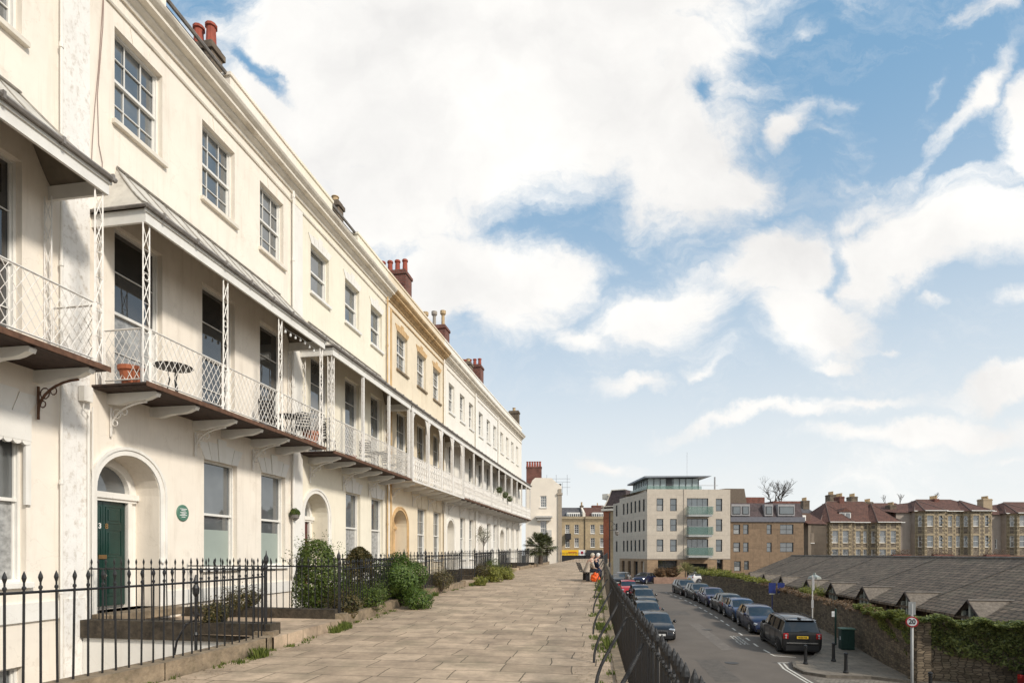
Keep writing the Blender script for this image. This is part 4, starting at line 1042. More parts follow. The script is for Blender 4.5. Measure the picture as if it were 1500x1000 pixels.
# potted sapling with pale twigs
p = HP(3, 6.7, 2.6); zz = pz(p.y) + .12
e = empty('potted_tree', (p.x, p.y, zz), 0, 'slim pale olive tree in a white pot behind the railings', 'tree')
mb = MB(); mb.lathe((0, 0, 0), [(.2, 0), (.28, .5), (.3, .52), (.3, .58), (.24, .58)], 12); mb.build('pot', WHITE, e)
mb = MB(); mb.tube([(0, 0, .5), (.02, 0, 1.9)], [.03, .02], 6); rr = random.Random(8)
for k in range(14):
    a = rr.uniform(0, 6.28); mb.tube([(.02, 0, 1.5 + k * .03), (math.cos(a) * .35, math.sin(a) * .35, 2.0 + rr.random() * .6)], [.012, .005], 4)
mb.build('trunk', BARK, e); mb = MB(); leaves(mb, 700, ell((0, 0, 2.2), (.48, .48, .5), shell=.2), .03, seed=2); mb.build('crown', leafmat('olive leaves', (.12, .12, .07), (.3, .3, .2)), e)
# cordyline / fan palm at the far end of the gardens
pp = atd(792, 812, 48.0); pp.z = .7
e = empty('palm_tree', pp, 0, 'bushy fan palm with drooping fronds by the far railings before the cream end house', 'tree')
mb = MB(); mb.lathe((0, 0, 0), [(.2, 0), (.17, .6), (.2, 1.2), (.12, 1.5)], 10); mb.build('trunk', BARK, e)
mb = MB(); rr = random.Random(12)
for k in range(95):
    a = rr.uniform(0, 6.28); el = rr.uniform(-.45, 1.35); L_ = rr.uniform(.7, 1.15)
    d = Vector((math.cos(a) * math.cos(el), math.sin(a) * math.cos(el), math.sin(el))); c = Vector((0, 0, 1.35)) + d * L_
    mb.tube([(0, 0, 1.35), c], [.02, .012], 4)
    sd = d.cross(Vector((0, 0, 1))).normalized(); up = sd.cross(d)
    for j in range(15):
        b = R(-80 + 160 * j / 14); q = d * math.cos(b) + sd * math.sin(b); l = .78 * (1 - .3 * abs(b)); tip = c + q * l * .75 + Vector((0, 0, -.10 - .28 * l * rr.random() * (1.2 - max(0, d.z)))); md = c + q * l * .45 + up * .03
        w_ = q.cross(up).normalized() * .03
        mb.poly([c, md - w_, tip, md + w_])
mb.build('crown', PALM, e)

# ================================================================= ON THE BALCONIES
def place(o, i, s, off, z, rz=0):
    o.location = HP(i, s, off, z); o.rotation_euler = (0, 0, HOUSES[i].rotation_euler.z + rz); return o
def pot(i, s, off, label, r=.16, h=.3, mat=TERRACOTTA, name='flower_pot', z=4.74):
    e = empty(name, (0, 0, 0), 0, label, 'flower pot', 'pots on the balconies')
    mb = MB(); mb.lathe((0, 0, 0), [(r * .7, 0), (r * .95, h * .75), (r * 1.1, h * .78), (r * 1.12, h), (r * .95, h)], 16); mb.build('pot', mat, e, smooth=False)
    mb = MB(); mb.lathe((0, 0, h - .03), [(r * .93, 0), (r * .9, .01)], 12); mb.build('soil', SOIL, e)
    return place(e, i, s, off, z)
pot(1, .6, .62, 'terracotta flower pot at the near end of the balcony above the green door', r=.2, h=.36)
pot(1, 6.8, .85, 'large terracotta pot at the far end of the balcony above the green door', r=.22, h=.42)
pot(1, 5.0, .9, 'squat black pot on the balcony edge above the plain ground floor windows', r=.17, h=.2, mat=FURN)
pot(2, 2.2, .8, 'small terracotta pot near the corner of the second complete balcony', r=.12, h=.2)
def bistro_table(label):
    e = empty('bistro_table', (0, 0, 0), 0, label, 'table', 'balcony tables')
    mb = MB(); mb.lathe((0, 0, .7), [(.36, 0), (.37, .012), (.36, .025)], 24); mb.build('tabletop', FURN, e)
    for k in range(3):
        a = k * 2.09; mb = MB(); c, s = math.cos(a), math.sin(a)
        mb.tube([(c * .12, s * .12, .7), (c * .07, s * .07, .45), (c * .12, s * .12, .2), (c * .3, s * .3, 0)], .014, 5); mb.build('leg', FURN, e)
    return e
def chair(label, mat=FURN):
    e = empty('balcony_chair', (0, 0, 0), 0, label, 'chair', 'balcony chairs')
    mb = MB(); mb.box(-.22, .22, -.22, .22, .43, .455)
    mb.build('seat', mat, e, bevel=.01)
    mb = MB()
    for k in range(5): mb.box(-.2, .2, .215, .23, .52 + k * .085, .58 + k * .085)
    for sx in (-.2, .2): mb.tube([(sx, .22, .43), (sx, .26, .95)], .014, 5)
    mb.tube([(-.2, .26, .95), (0, .27, 1.0), (.2, .26, .95)], .014, 5); mb.build('backrest', mat, e)
    for sx in (-.2, .2):
        for sy in (-.2, .2): mb = MB(); mb.tube([(sx, sy, .43), (sx * 1.08, sy * 1.1, 0)], .013, 5); mb.build('leg', mat, e)
    return e
place(bistro_table('round black bistro table behind the lattice above the arched green door'), 1, 1.7, .6, 4.74)
place(bistro_table('black bistro table between chairs at the far end of the balcony above the green door'), 1, 6.1, .6, 4.74)
place(chair('black slatted chair left of the far table on the balcony above the green door'), 1, 5.35, .5, 4.74, R(90))
place(chair('black slatted chair under the far railing of the balcony above the green door'), 1, 6.55, .75, 4.74, R(-60))
place(chair('black open backed chair by the corner post of the second complete balcony'), 2, .7, .6, 4.74, R(80))
place(chair('black open backed chair in the middle of the second complete balcony'), 2, 3.8, .6, 4.74, R(100))
place(chair('black chair towards the far end of the second complete balcony'), 2, 6.0, .6, 4.74, R(70))
place(bistro_table('round black table in the second complete balcony'), 2, 4.7, .6, 4.74)
for s, lb in ((1.3, 'climbing plant on a thin trellis behind the cast iron balcony, nearer of two'), (2.9, 'climbing plant on a thin trellis behind the cast iron balcony, farther of two')):
    e = empty('climbing_plant', (0, 0, 0), 0, lb, 'climbing plant', 'climbing plants on the ochre house')
    mb = MB(); leaves(mb, 500, ell((0, 0, 1.1), (.09, .08, .9)), .03, seed=int(s * 10)); mb.build('foliage', LEAFD, e)
    mb = MB(); mb.tube([(0, 0, 0), (0, 0, 2.0)], .012, 5); mb.lathe((0, 0, 0), [(.1, 0), (.13, .25)], 10); mb.build('stem', BARK, e); place(e, 3, s, .35, 4.74)

# ================================================================= STREET FURNITURE
def bollard(x, y, label):
    e = empty('bollard', (x, y, zc(y)), 0, label, 'bollard', 'black bollards on the kerb buildout')
    mb = MB(); mb.lathe((0, 0, 0), [(.11, 0), (.11, .06), (.085, .09), (.075, .14), (.06, .72), (.075, .74), (.075, .77), (.055, .79)], 12); mb.build('shaft', BLACKIRON, e)
    mb = MB(); mb.lathe((0, 0, .79), [(.05, 0), (.085, .03), (.085, .07), (.04, .11), (.01, .12)], 12); mb.build('cap', BLACKIRON, e); return e
def gxy(px, py):   # ground position on the far pavement
    d = 6.31 / ((py - 810) / 850 + .037) if 1 else 0
    d = (EYE + 3.6 + .037 * 30 - .12) / ((py - 810) / 850 + .037); return (px - 750) * d / 850, d
for px, py, lb in ((1180, 972, 'black bollard nearest the road, just behind the large black car'), (1221, 968, 'black bollard between the large black car and the green cabinet'), (1239, 985, 'black bollard at the crossing edge of the kerb buildout'), (1363, 1018, 'black bollard at the bottom edge right of the speed limit sign post')):
    x, y = gxy(px, py); bollard(x, y, lb)
# 20 sign
d = 16.5; sx = (1336 - 750) * d / 850; zs = EYE - 100 * d / 850
e = empty('speed_sign', (sx, d, rz_(d)), R(-32), 'grey post with round red ringed 20 speed limit sign beside the ivy wall', 'road sign')
H = zs - rz_(d)
mb = MB(); mb.tube([(0, .03, 0), (0, .03, H + .52)], .038, 12); mb.build('post', pm('galvanised grey', (.3, .3, .29), rough=.5, metal=.2, var=.12), e, smooth=True)
mb = MB(); mb.lathe((0, -.02, H), [(.155, .01), (.155, -.005)], 32, 'y'); sg = mb.build('sign_plate', pm('red sign ring', (.42, .02, .025), rough=.4, var=.05), e)
mb = MB(); mb.lathe((0, -.026, H), [(.118, .0), (.118, -.003)], 32, 'y'); mb.build('sign_face', LETTERWHITE, sg)
text_mesh('sign_number', '20', .17, INK, sg, Matrix.Translation((0, -.031, H)) @ Matrix.Rotation(math.pi / 2, 4, 'X') @ Matrix.Diagonal((1, 1.15, 1, 1)), .003)
mb = MB(); mb.box(-.085, .085, .0, .02, H + .2, H + .56); mb.box(-.012, .012, .07, .09, H + .2, H + .56); mb.build('back_plate', pm('grey sign back', (.4, .4, .38), rough=.5), e)
# grey post behind the large black car
x, y = 15.65 + 1.6, 32.6
x = (1190 - 750) * 33 / 850; y = 33
e = empty('sign_post', (x, y, rz_(y)), R(-20), 'slim grey post with small plates behind the large black car', 'sign post')
mb = MB(); mb.tube([(0, 0, 0), (0, 0, 3.85)], .035, 8); mb.build('post', GREYPAINT, e)
mb = MB(); mb.box(-.06, .06, -.06, -.04, 2.0, 2.45); mb.box(-.015, .1, -.05, -.03, 3.0, 3.75); mb.build('plate', pm('faded sign plate', (.5, .48, .47)), e)
# green cabinet
x, y = gxy(1240, 950); 
e = empty('street_cabinet', (x, y, zc(y)), R(-12), 'dark green metal street cabinet against the stone wall', 'cabinet')
mb = MB(); mb.box(-.32, .32, -.25, .25, 0, 1.05); mb.build('body', pm('dark green cabinet', (.012, .045, .035), rough=.5, var=.2, scale=5), e, bevel=.02)
mb = MB(); mb.box(-.36, .36, -.29, .29, 1.05, 1.12); mb.build('lid', pm('pale green lid', (.12, .2, .15), rough=.5), e, bevel=.02)
mb = MB(); mb.box(-.3, -.01, -.262, -.251, .06, 1.0); mb.box(.01, .3, -.262, -.251, .06, 1.0); mb.build('door', MATS['dark green cabinet'], e)
mb = MB(); mb.box(-.336, -.322, -.12, -.02, .5, .68); mb.build('notice', LETTERWHITE, e)
# white notice on a green post by the cabinet
x, y = gxy(1227, 945)
e = empty('notice_post', (x, y + .2, zc(y)), 0, 'dark green post with small white notice next to the street cabinet', 'sign post')
mb = MB(); mb.tube([(0, 0, 0), (0, 0, 2.0)], .05, 8); mb.build('post', MATS['dark green cabinet'], e); mb = MB(); mb.box(-.22, -.06, -.02, .0, 1.55, 1.85); mb.build('notice', LETTERWHITE, e)
# blue parking machines
for px, lb in ((1131, 'blue parking sign plate on the wall behind the parked cars, left of two'), (1144, 'blue parking sign plate on the wall behind the parked cars, right of two')):
    d = 44.0; x = (px - 750) * d / 850
    e = empty('parking_sign', (x, d, rz_(d)), R(-15), lb, 'sign', 'blue parking signs')
    mb = MB(); mb.box(-.03, .03, -.03, .03, 0, 2.4); mb.build('post', pm('blue sign', (.015, .03, .16), rough=.5), e)
    mb = MB(); mb.box(-.25, .25, -.06, -.031, 1.65, 2.45); mb.build('plate', MATS['blue sign'], e)
    mb = MB(); mb.box(-.2, .2, -.066, -.061, 1.56, 1.66); mb.build('lower_plate', pm('pale plate', (.4, .38, .3)), e)
# lantern on a black post at the far right end of the pavement
p = atd(893, 812, 50); 
e = empty('street_lamp', (p.x, p.y, pz(50)), R(10), 'black post with curled bracket and lantern beside the far railing', 'street lamp')
mb = MB(); mb.tube([(0, 0, -.2), (0, 0, 4.6)], [.07, .05], 8); mb.build('post', BLACKIRON, e)
mb = MB(); mb.tube([(0, 0, 3.1), (.75, 0, 3.1)], .025, 6)
mb.tube([(.4 + .22 * math.cos(a * .5), 0, 3.38 + .22 * math.sin(a * .5)) for a in range(13)], .018, 5); mb.tube([(.0, 0, 3.9), (.2, 0, 3.85), (.5, 0, 3.6), (.72, 0, 3.12)], .018, 5); mb.build('bracket', BLACKIRON, e)
mb = MB(); mb.lathe((.68, 0, 2.65), [(.06, 0), (.16, .1), (.2, .3), (.22, .32), (.05, .45)], 8); mb.build('lantern', GUTTER, e)

# ================================================================= BENCH, PEOPLE, BAG
BD = 28.8; bx0 = (857 - 750) * BD / 850; bz = pz(BD)
be = empty('bench', (bx0, BD, bz), 0, 'black metal bench on the raised pavement facing the road', 'bench')
mb = MB()
for k in range(5): mb.box(-.14 + k * .1, -.06 + k * .1, -.7, .9, .43, .455)
mb.build('seat', FURN, be)
mb = MB()
for k in range(4): mb.box(-.24 - k * .035, -.22 - k * .035, -.7, .9, .55 + k * .09, .62 + k * .09)
for y in (-.6, .1, .8): mb.tube([(-.15, y, .43), (-.34, y, .92)], .02, 6)
mb.build('backrest', FURN, be)
for y in (-.5, .7):
    mb = MB(); mb.box(-.02, .16, y - .04, y + .04, .0, .43); mb.build('leg', FURN, be)
SKIN = pm('skin', (.55, .33, .24), rough=.6, var=.05)
def person(loc, rz, label, coat, hair, lean, trous, seed=0):
    """seated figure facing local +x"""
    e = empty('person', loc, rz, label, 'person')
    V = [((0, 0, .53), .15), ((.05 + lean * .15, 0, .70), .145), ((.1 + lean * .3, 0, .88), .15), ((.13 + lean * .45, 0, 1.03), .10), ((.16 + lean * .5, 0, 1.12), .052), ((.2 + lean * .55, 0, 1.2), .085), ((.2 + lean * .55, 0, 1.29), .09)]
    E = [(k, k + 1) for k in range(6)]
    def add(p, r, to): V.append((p, r)); E.append((to, len(V) - 1)); return len(V) - 1
    for sy in (-1, 1):
        hp = add((.04, sy * .1, .52), .1, 0); kn = add((.46, sy * .12, .52), .07, hp); an = add((.44, sy * .12, .12), .045, kn); hl = add((.43, sy * .12, .05), .045, an); add((.6, sy * .13, .035), .035, hl)
        sh = add((.1 + lean * .4, sy * .19, .98), .07, 3); el = add((.2 + lean * .4, sy * .25, .72), .05, sh); wr = add((.4, sy * .12, .63), .032, el); pa = add((.47, sy * .09, .62), .034, wr)
        for f in range(4): a = add((.52, sy * (.065 + .02 * f), .61), .01, pa); add((.56 - .005 * f, sy * (.06 + .02 * f), .585), .008, a)
        t = add((.46, sy * .045, .625), .011, pa); add((.49, sy * .03, .61), .009, t)
    me = bpy.data.meshes.new('body'); me.from_pydata([v[0] for v in V], E, []); o = bpy.data.objects.new('body', me); COL.objects.link(o); o.parent = e
    sk = o.modifiers.new('skin', 'SKIN'); sk.use_smooth_shade = True
    for k, (p, r) in enumerate(V): me.skin_vertices[0].data[k].radius = (r, r * (1.15 if k in (0, 1, 2) else 1))
    me.skin_vertices[0].data[0].use_root = True
    ss = o.modifiers.new('sub', 'SUBSURF'); ss.levels = 1; ss.render_levels = 2
    me.materials.append(SKIN)
    hx, hz = .2 + lean * .55, 1.25
    mb = MB()
    n1, n2 = 14, 10
    def ellip(c, r, zlo=-1, front=2.0):
        for a in range(n2):
            for b in range(n1):
                q = []
                for aa, bb in ((a, b), (a, b + 1), (a + 1, b + 1), (a + 1, b)):
                    th = math.pi * aa / n2; ph = 2 * math.pi * bb / n1; q.append((c[0] + r[0] * math.sin(th) * math.cos(ph), c[1] + r[1] * math.sin(th) * math.sin(ph), c[2] + r[2] * math.cos(th)))
                cxm = sum(v[0] for v in q) / 4 - c[0]; czm = sum(v[2] for v in q) / 4 - c[2]
                if czm > zlo * r[2] and cxm < front * r[0] + max(0, czm) * 2: mb.poly(q)
    ellip((hx - .015, 0, hz + .015), (.115, .105, .125), zlo=-.55, front=.1); mb.build('hair', hair, e, smooth=True)
    mb = MB(); mb.prism([(hx + .08, hz + .01), (hx + .115, hz - .03), (hx + .08, hz - .035)], 'y', -.015, .015); mb.box(hx + .078, hx + .093, -.03, .03, hz - .075, hz - .065); mb.build('face', pm('rosy skin', (.5, .25, .18)), e)
    mb = MB()
    for sy in (-.035, .035): mb.lathe((hx + .075, sy, hz + .02), [(.012, 0), (.008, .012)], 8, 'x')
    mb.build('eyes', INK, e)
    # coat: lofted sections following torso, with sleeves
    mb = MB(); prev = None
    for (cx_, cz_, ra, rb) in ((.02, .40, .2, .25), (.02, .5, .19, .24), (.06 + lean * .15, .70, .16, .21), (.1 + lean * .3, .88, .165, .235), (.13 + lean * .42, .99, .14, .22), (.14 + lean * .47, 1.06, .085, .13), (.16 + lean * .5, 1.11, .065, .07)):
        rg = [mb._v((cx_ + ra * math.cos(a * math.pi / 8), rb * math.sin(a * math.pi / 8), cz_)) for a in range(16)]
        if prev:
            for j in range(16): mb.f.append([prev[j], prev[(j+1) % 16], rg[(j+1) % 16], rg[j]]); mb.m.append(0)
        prev = rg
    for sy in (-1, 1): mb.tube([(.12 + lean * .42, sy * .17, 1.0), (.13 + lean * .4, sy * .235, .9), (.2 + lean * .4, sy * .26, .72), (.28, sy * .22, .68), (.4, sy * .12, .635)], [.07, .078, .07, .062, .045], 10)
    mb.build('coat', coat, e, smooth=True)
    mb = MB()
    for sy in (-1, 1): mb.tube([(0, sy * .1, .53), (.44, sy * .12, .54), (.49, sy * .12, .48), (.46, sy * .12, .13)], [.115, .085, .08, .058], 10)
    mb.build('trousers', trous, e, smooth=True)
    for sy in (-1, 1):
        mb = MB(); mb.tube([(.4, sy * .12, .045), (.5, sy * .125, .05), (.62, sy * .13, .03)], [.05, .052, .03], 8); mb.build('shoe', FURN, e, smooth=True)
    return e
NAVY = pm('navy cloth', (.02, .028, .06), rough=.9, var=.2, scale=6)
person((bx0 + .02, BD - .3, bz), R(6), 'white haired person in a beige coat and dark trousers, leaning forward, nearer on the bench', pm('beige wool coat', (.52, .43, .34), rough=.95, var=.1, scale=8, bump=.3), pm('grey blonde hair', (.55, .48, .38), rough=.7), .25, pm('charcoal trousers', (.02, .022, .028), rough=.9))
person((bx0 + .34, BD + .42, bz), R(0), 'white haired person in a navy jacket, farther on the bench', NAVY, pm('white hair', (.72, .7, .66), rough=.7), .35, NAVY)
BAGS = .85
e = empty('carrier_bag', (bx0 + .42, BD - .62, bz), R(10), 'bright orange plastic carrier bag standing on the pavement at the bench leg', 'bag')
ORB = pm('orange plastic bag', (.85, .12, .01), rough=.5, var=.15, scale=14, bump=.6, bscale=12)
bm = bmesh.new(); bmesh.ops.create_icosphere(bm, subdivisions=4, radius=1)
for v in bm.verts:
    n_ = mathutils.noise.noise(v.co * 2.3) * .22; v.co *= 1 + n_; v.co.x *= .23; v.co.y *= .17; v.co.z = max(v.co.z * .21 + .15, 0) + (.06 if v.co.z > .6 and n_ > 0 else 0)
me = bpy.data.meshes.new('bag'); bm.to_mesh(me); bm.free(); me.materials.append(ORB); o = bpy.data.objects.new('bag_body', me); COL.objects.link(o); o.parent = e
mb = MB()
for y in (-.08, .08): mb.tube([(-.09, y, .3), (-.05, y * .8, .4), (.05, y * .8, .4), (.09, y, .3)], .014, 5)
mb.build('handles', ORB, e)

# ================================================================= CARS
def paintmat(name, c, metal=.35): return pm(name, c, rough=.3, var=.06, scale=3, metal=metal * .6, coat=.6, spec=.4, stain=.25, scol=(.12, .1, .08))
def car(label, x, y, heading, col, L=4.3, W=1.78, H=1.46, kind='hatch', plate='white', z=None, rim=None, wr=.32):
    """heading: radians of the car's forward direction in plan"""
    zg = rz_(y) + .004 if z is None else z
    e = empty('parked_car', (x, y, zg), heading, label, 'car', 'parked cars')
    if z is None: e.rotation_euler = (0, -.037 * math.sin(heading), heading)
    w = W / 2; hb = .5 * (H + .35)
    belt = {'hatch': .93, 'suv': 1.16, 'saloon': .9, 'conv': .85}[kind] * H / (1.46 if kind != 'suv' else 1.8)
    if kind == 'suv':
        S = [(-.5, .50, .93, 0), (-.498, .80, .97, 0), (-.49, belt - .02, .99, 0), (-.478, belt, .99, 1), (-.44, H - .12, .98, 2), (-.40, H - .03, .98, 2), (-.1, H, 1, 2), (.12, H - .02, 1, 2), (.16, H - .08, 1, 2), (.255, belt + .02, 1, 1), (.30, belt - .0, .99, 0), (.42, belt - .07, .97, 0), (.475, belt - .16, .93, 0), (.495, .75, .88, 0), (.5, .45, .84, 0)]
    elif kind == 'saloon':
        S = [(-.5, .45, .86, 0), (-.495, .72, .9, 0), (-.47, belt + .0, .93, 0), (-.36, belt + .04, .97, 1), (-.20, H - .06, .98, 2), (-.12, H - .01, 1, 2), (.02, H, 1, 2), (.07, H - .05, 1, 2), (.22, belt + .03, 1, 1), (.27, belt, .99, 0), (.40, belt - .09, .96, 0), (.465, belt - .22, .9, 0), (.492, .5, .84, 0), (.5, .35, .8, 0)]
    else:
        S = [(-.5, .45, .86, 0), (-.495, .78, .92, 0), (-.475, belt, .95, 1), (-.42, H - .2, .95, 2), (-.37, H - .06, .96, 2), (-.12, H, 1, 2), (.04, H - .02, 1, 2), (.09, H - .07, 1, 2), (.245, belt + .03, 1, 1), (.29, belt, .99, 0), (.40, belt - .1, .96, 0), (.465, belt - .24, .9, 0), (.492, .52, .84, 0), (.5, .36, .8, 0)]
    mb = MB(); prev = None; pk = None
    for (fx, top, ws, k) in S:
        X = fx * L; ww = w * ws
        if k == 2: half = [(ww * .88, .2), (ww * .985, .4), (ww, belt * .72), (ww * .97, belt), (ww * .955, belt + .03), (ww * .80, top - .06), (ww * .70, top - .012), (0, top + .015)]
        elif k == 1: half = [(ww * .88, .2), (ww * .985, .4), (ww, belt * .72), (ww * .97, belt - .01), (ww * .95, belt + .0), (ww * .9, top + .005), (ww * .78, top + .01), (0, top + .03)]
        else: t = min(top, belt); half = [(ww * .88, .2 if top > .4 else .2), (ww * .985, min(.4, t * .6)), (ww, t * .75), (ww * .98, t - .06), (ww * .95, t - .02), (ww * .88, t), (ww * .7, t + .015), (0, t + .03)]
        sec = [(X, -p[0], p[1]) for p in half] + [(X, p[0], p[1]) for p in half[-2::-1]]
        rg = [mb._v(p) for p in sec]
        if prev:
            for j in range(len(rg) - 1):
                m_ = 0; jj = j if j < 7 else 13 - j
                if k + pk == 4 and jj == 4: m_ = 1
                if k + pk == 3 and jj in (5, 6): m_ = 1
                if k + pk == 3 and jj == 4: m_ = 0
                if kind != 'suv' and k == 2 and pk == 2 and fx < -.36 and jj in (5, 6) and kind == 'hatch': m_ = 1
                mb.f.append([prev[j], rg[j], rg[j+1], prev[j+1]]); mb.m.append(m_)
            mb.f.append([prev[-1], rg[-1], rg[0], prev[0]]); mb.m.append(2)
        else: mb.f.append(rg[::-1]); mb.m.append(0)
        prev = rg; pk = k
    mb.f.append(prev); mb.m.append(0)
    me_o = mb.build('body', [col, CARGLASS, PLASTIC], e, smooth=True)
    try: me_o.data.set_sharp_from_angle(angle=R(38))
    except Exception: pass
    # pillars, sills, shut lines
    pr = MB()
    wp = w * .965
    for fx in ((-.20, .0, ) if kind != 'suv' else (-.30, -.10, .06)):
        for sg in (-1, 1): pr.tube([(fx * L, sg * (wp + .004), belt + .01), (fx * L - .03, sg * w * .805, H - .07)], .03, 4)
    for sg in (-1, 1):
        for fx in (-.02, .2, -.22): pr.box(fx * L - .006, fx * L + .006, sg * w - .008 if sg > 0 else -w - .0035, sg * w + .0035 if sg > 0 else -w + .008, .35, belt - .1)
        pr.box(-.33 * L, .33 * L, sg * (w * .97) - .02, sg * (w * .97) + .03 * (1 if sg > 0 else 1), .2, .28)
    pr.box(-.5 * L - .012, -.5 * L + .05, -w * .82, w * .82, .25, .5); pr.box(.5 * L - .06, .5 * L + .012, -w * .74, w * .74, .2, .38)
    pr.box(-.505 * L, -.49 * L, -w * .3, w * .3, .62 if kind != 'suv' else .72, .64 if kind != 'suv' else .74)
    pr.build('trim', PLASTIC, e)
    if kind == 'suv':
        for sg in (-1, 1):
            t_ = MB(); t_.tube([(-.38 * L, sg * w * .72, H - .02), (-.34 * L, sg * w * .73, H + .04), (.05 * L, sg * w * .73, H + .04), (.1 * L, sg * w * .72, H - .02)], .018, 5); t_.build('roof_rail', PLASTIC, e)
        t_ = MB(); t_.box(-.503 * L, -.499 * L, -w * .78, w * .78, .60, .66); t_.build('bumper_strip', SILVER, e)
        t_ = MB(); t_.box(-.43 * L, -.35 * L, -.05, .05, H, H + .06); t_.build('aerial_fin', PLASTIC, e, bevel=.015)
        t_ = MB(); t_.tube([(-.487 * L, .1, belt + .06), (-.483 * L, -.35, belt + .1)], .012, 4); t_.build('rear_wiper', PLASTIC, e)
        t_ = MB(); t_.box(-.475 * L, -.40 * L, -w * .74, w * .74, H - .05, H - .01); t_.build('spoiler', col, e, bevel=.015)
    # wheels
    for fx in (-.31, .315):
        for sg in (-1, 1):
            c = (fx * L, sg * (w - .1), wr)
            ar = MB(); n = 16; R_ = wr + .065
            pts = [(c[0] + R_ * math.cos(math.pi * k / n), wr + R_ * math.sin(math.pi * k / n)) for k in range(n + 1)] + [(c[0] - R_, .16), (c[0] + R_, .16)]
            a, b = (w - .12, w + .001) if sg > 0 else (-w - .001, -w + .12)
            ar.prism(pts, 'y', a, b); ar.build('wheel_arch', PLASTIC, e)
            wh = MB(); q = [(wr * .66, -.1), (wr * .93, -.1), (wr, -.06), (wr, .06), (wr * .93, .1), (wr * .66, .1)]
            if sg < 0: pass
            wh.lathe((c[0], sg * (w - .085), wr), q, 24, 'y'); wo = wh.build('wheel', RUBBER, e, smooth=False)
            rm = MB(); rm.lathe((c[0], sg * (w - .085) + sg * .085, wr), [(wr * .68, 0), (wr * .7, sg * .017), (wr * .62, sg * .02), (wr * .6, -sg * .02)], 24, 'y')
            for k in range(5):
                a_ = k * 2 * math.pi / 5; ca, sa = math.cos(a_), math.sin(a_)
                rm.tube([(c[0] + ca * .03, sg * (w + .012), wr + sa * .03), (c[0] + ca * wr * .64, sg * (w + .008), wr + sa * wr * .64)], [.045, .035], 4)
            rm.lathe((c[0], sg * (w - .0), wr), [(.05, 0), (.05, sg * .02)], 10, 'y'); rm.build('rim', rim or ALLOY, wo)
    # mirrors
    for sg in (-1, 1):
        m = MB(); X = .175 * L if kind != 'suv' else .16 * L; m.lathe((X - .06, sg * (w + .11), belt + .1), [(.03, 0), (.1, .02), (.1, .07), (.05, .13)], 10, 'x'); m.tube([(X, sg * w * .93, belt + .03), (X, sg * (w + .06), belt + .07)], .025, 5); m.build('wing_mirror', col if kind != 'suv' else PLASTIC, e, smooth=True)
    # lamps
    zl = .62 if kind != 'suv' else .9
    for sg in (-1, 1):
        m = MB(); m.T = Matrix.Translation((.462 * L, sg * w * .70, zl + .03)) @ Matrix.Rotation(-sg * .55, 4, 'Z') @ Matrix.Rotation(.35, 4, 'Y')
        m.box(-.12, .055, -.17, .17, -.07, .07); m.build('headlight', CLEARLAMP, e, bevel=.03)
        m = MB(); zt = .82 if kind == 'hatch' else .74 if kind in ('saloon', 'conv') else .98
        m.T = Matrix.Translation((-.483 * L, sg * w * .82, zt)); m.box(-.05 - (.04 if kind == 'suv' else 0), .06, -.1 - (.03 if kind == 'suv' else 0), .1 + (.03 if kind == 'suv' else 0), -.15, .14 if kind != 'saloon' else .02); tl = m.build('tail_light', REDLAMP, e, bevel=.03)
        if kind == 'suv': m = MB(); m.lathe((-.505 * L - .02, sg * w * .82, zt + .04), [(.055, .012), (.05, -.004)], 14, 'x'); m.lathe((-.505 * L - .02, sg * w * .82, zt - .08), [(.04, .012), (.036, -.004)], 14, 'x'); m.build('lamp_reflector', CLEARLAMP, tl)
    m = MB(); m.box(.485 * L, .505 * L, -.33, .33, .42, .62 if kind != 'suv' else .85); g_ = m.build('grille', PLASTIC, e, bevel=.02)
    m = MB(); m.box(.498 * L, .508 * L, -.36, .36, .63, .65); m.box(.498 * L, .508 * L, -.36, -.34, .42, .63); m.box(.498 * L, .508 * L, .34, .36, .42, .63); m.build('grille_surround', SILVER, g_)
    m = MB(); m.box(.506 * L, .512 * L, -.26, .26, .36, .47); m.build('number_plate', WPLATE, e)
    m = MB(); zp = .56 if kind != 'suv' else .86; m.box(-.512 * L, -.503 * L, -.27, .27, zp, zp + .125); pl = m.build('number_plate', YPLATE, e)
    if kind == 'suv': text_mesh('plate_lettering', 'YK58 FVM', .1, INK, pl, Matrix.Translation((-.5135 * L, 0, zp + .06)) @ Matrix.Rotation(-math.pi / 2, 4, 'Z') @ Matrix.Rotation(math.pi / 2, 4, 'X'))
    return e
RH = math.atan2(1, .108)      # direction of the road away from the viewer
cx_ = lambda y: rowx(y)
rh_ = lambda y: math.atan2(2, rowx(y + 1) - rowx(y - 1))
BLK = paintmat('black car paint', (.006, .006, .007), .2)
NVY = paintmat('navy car paint', (.008, .014, .05)); BLU = paintmat('blue car paint', (.012, .05, .14)); GRY = paintmat('dark grey car paint', (.03, .034, .036))
GRN = paintmat('charcoal green car paint', (.018, .024, .022)); SLV = paintmat('silver car paint', (.42, .43, .44), .6); REDP = paintmat('bright red car paint', (.45, .012, .018), .1); DRED = paintmat('dark red car paint', (.2, .006, .01), .1)
PUR = paintmat('purple blue car paint', (.025, .025, .085))
car('large black four by four with yellow rear number plate, nearest along the stone wall', cx_(32.0) + .1, 32.0, RH - .05, BLK, L=4.75, W=1.93, H=1.8, kind='suv', wr=.37, rim=pm('dark alloy', (.1, .1, .1), rough=.4, metal=.7))
car('dark navy estate parked directly ahead of the large black car', cx_(37.6), 37.6, rh_(37.6) + math.pi, NVY, L=4.6, W=1.8, H=1.55)
car('mid blue hatchback between the navy estate and the dark car with red tail lights', cx_(42.0), 42.0, rh_(42) + math.pi, BLU, L=4.1, W=1.74, H=1.5)
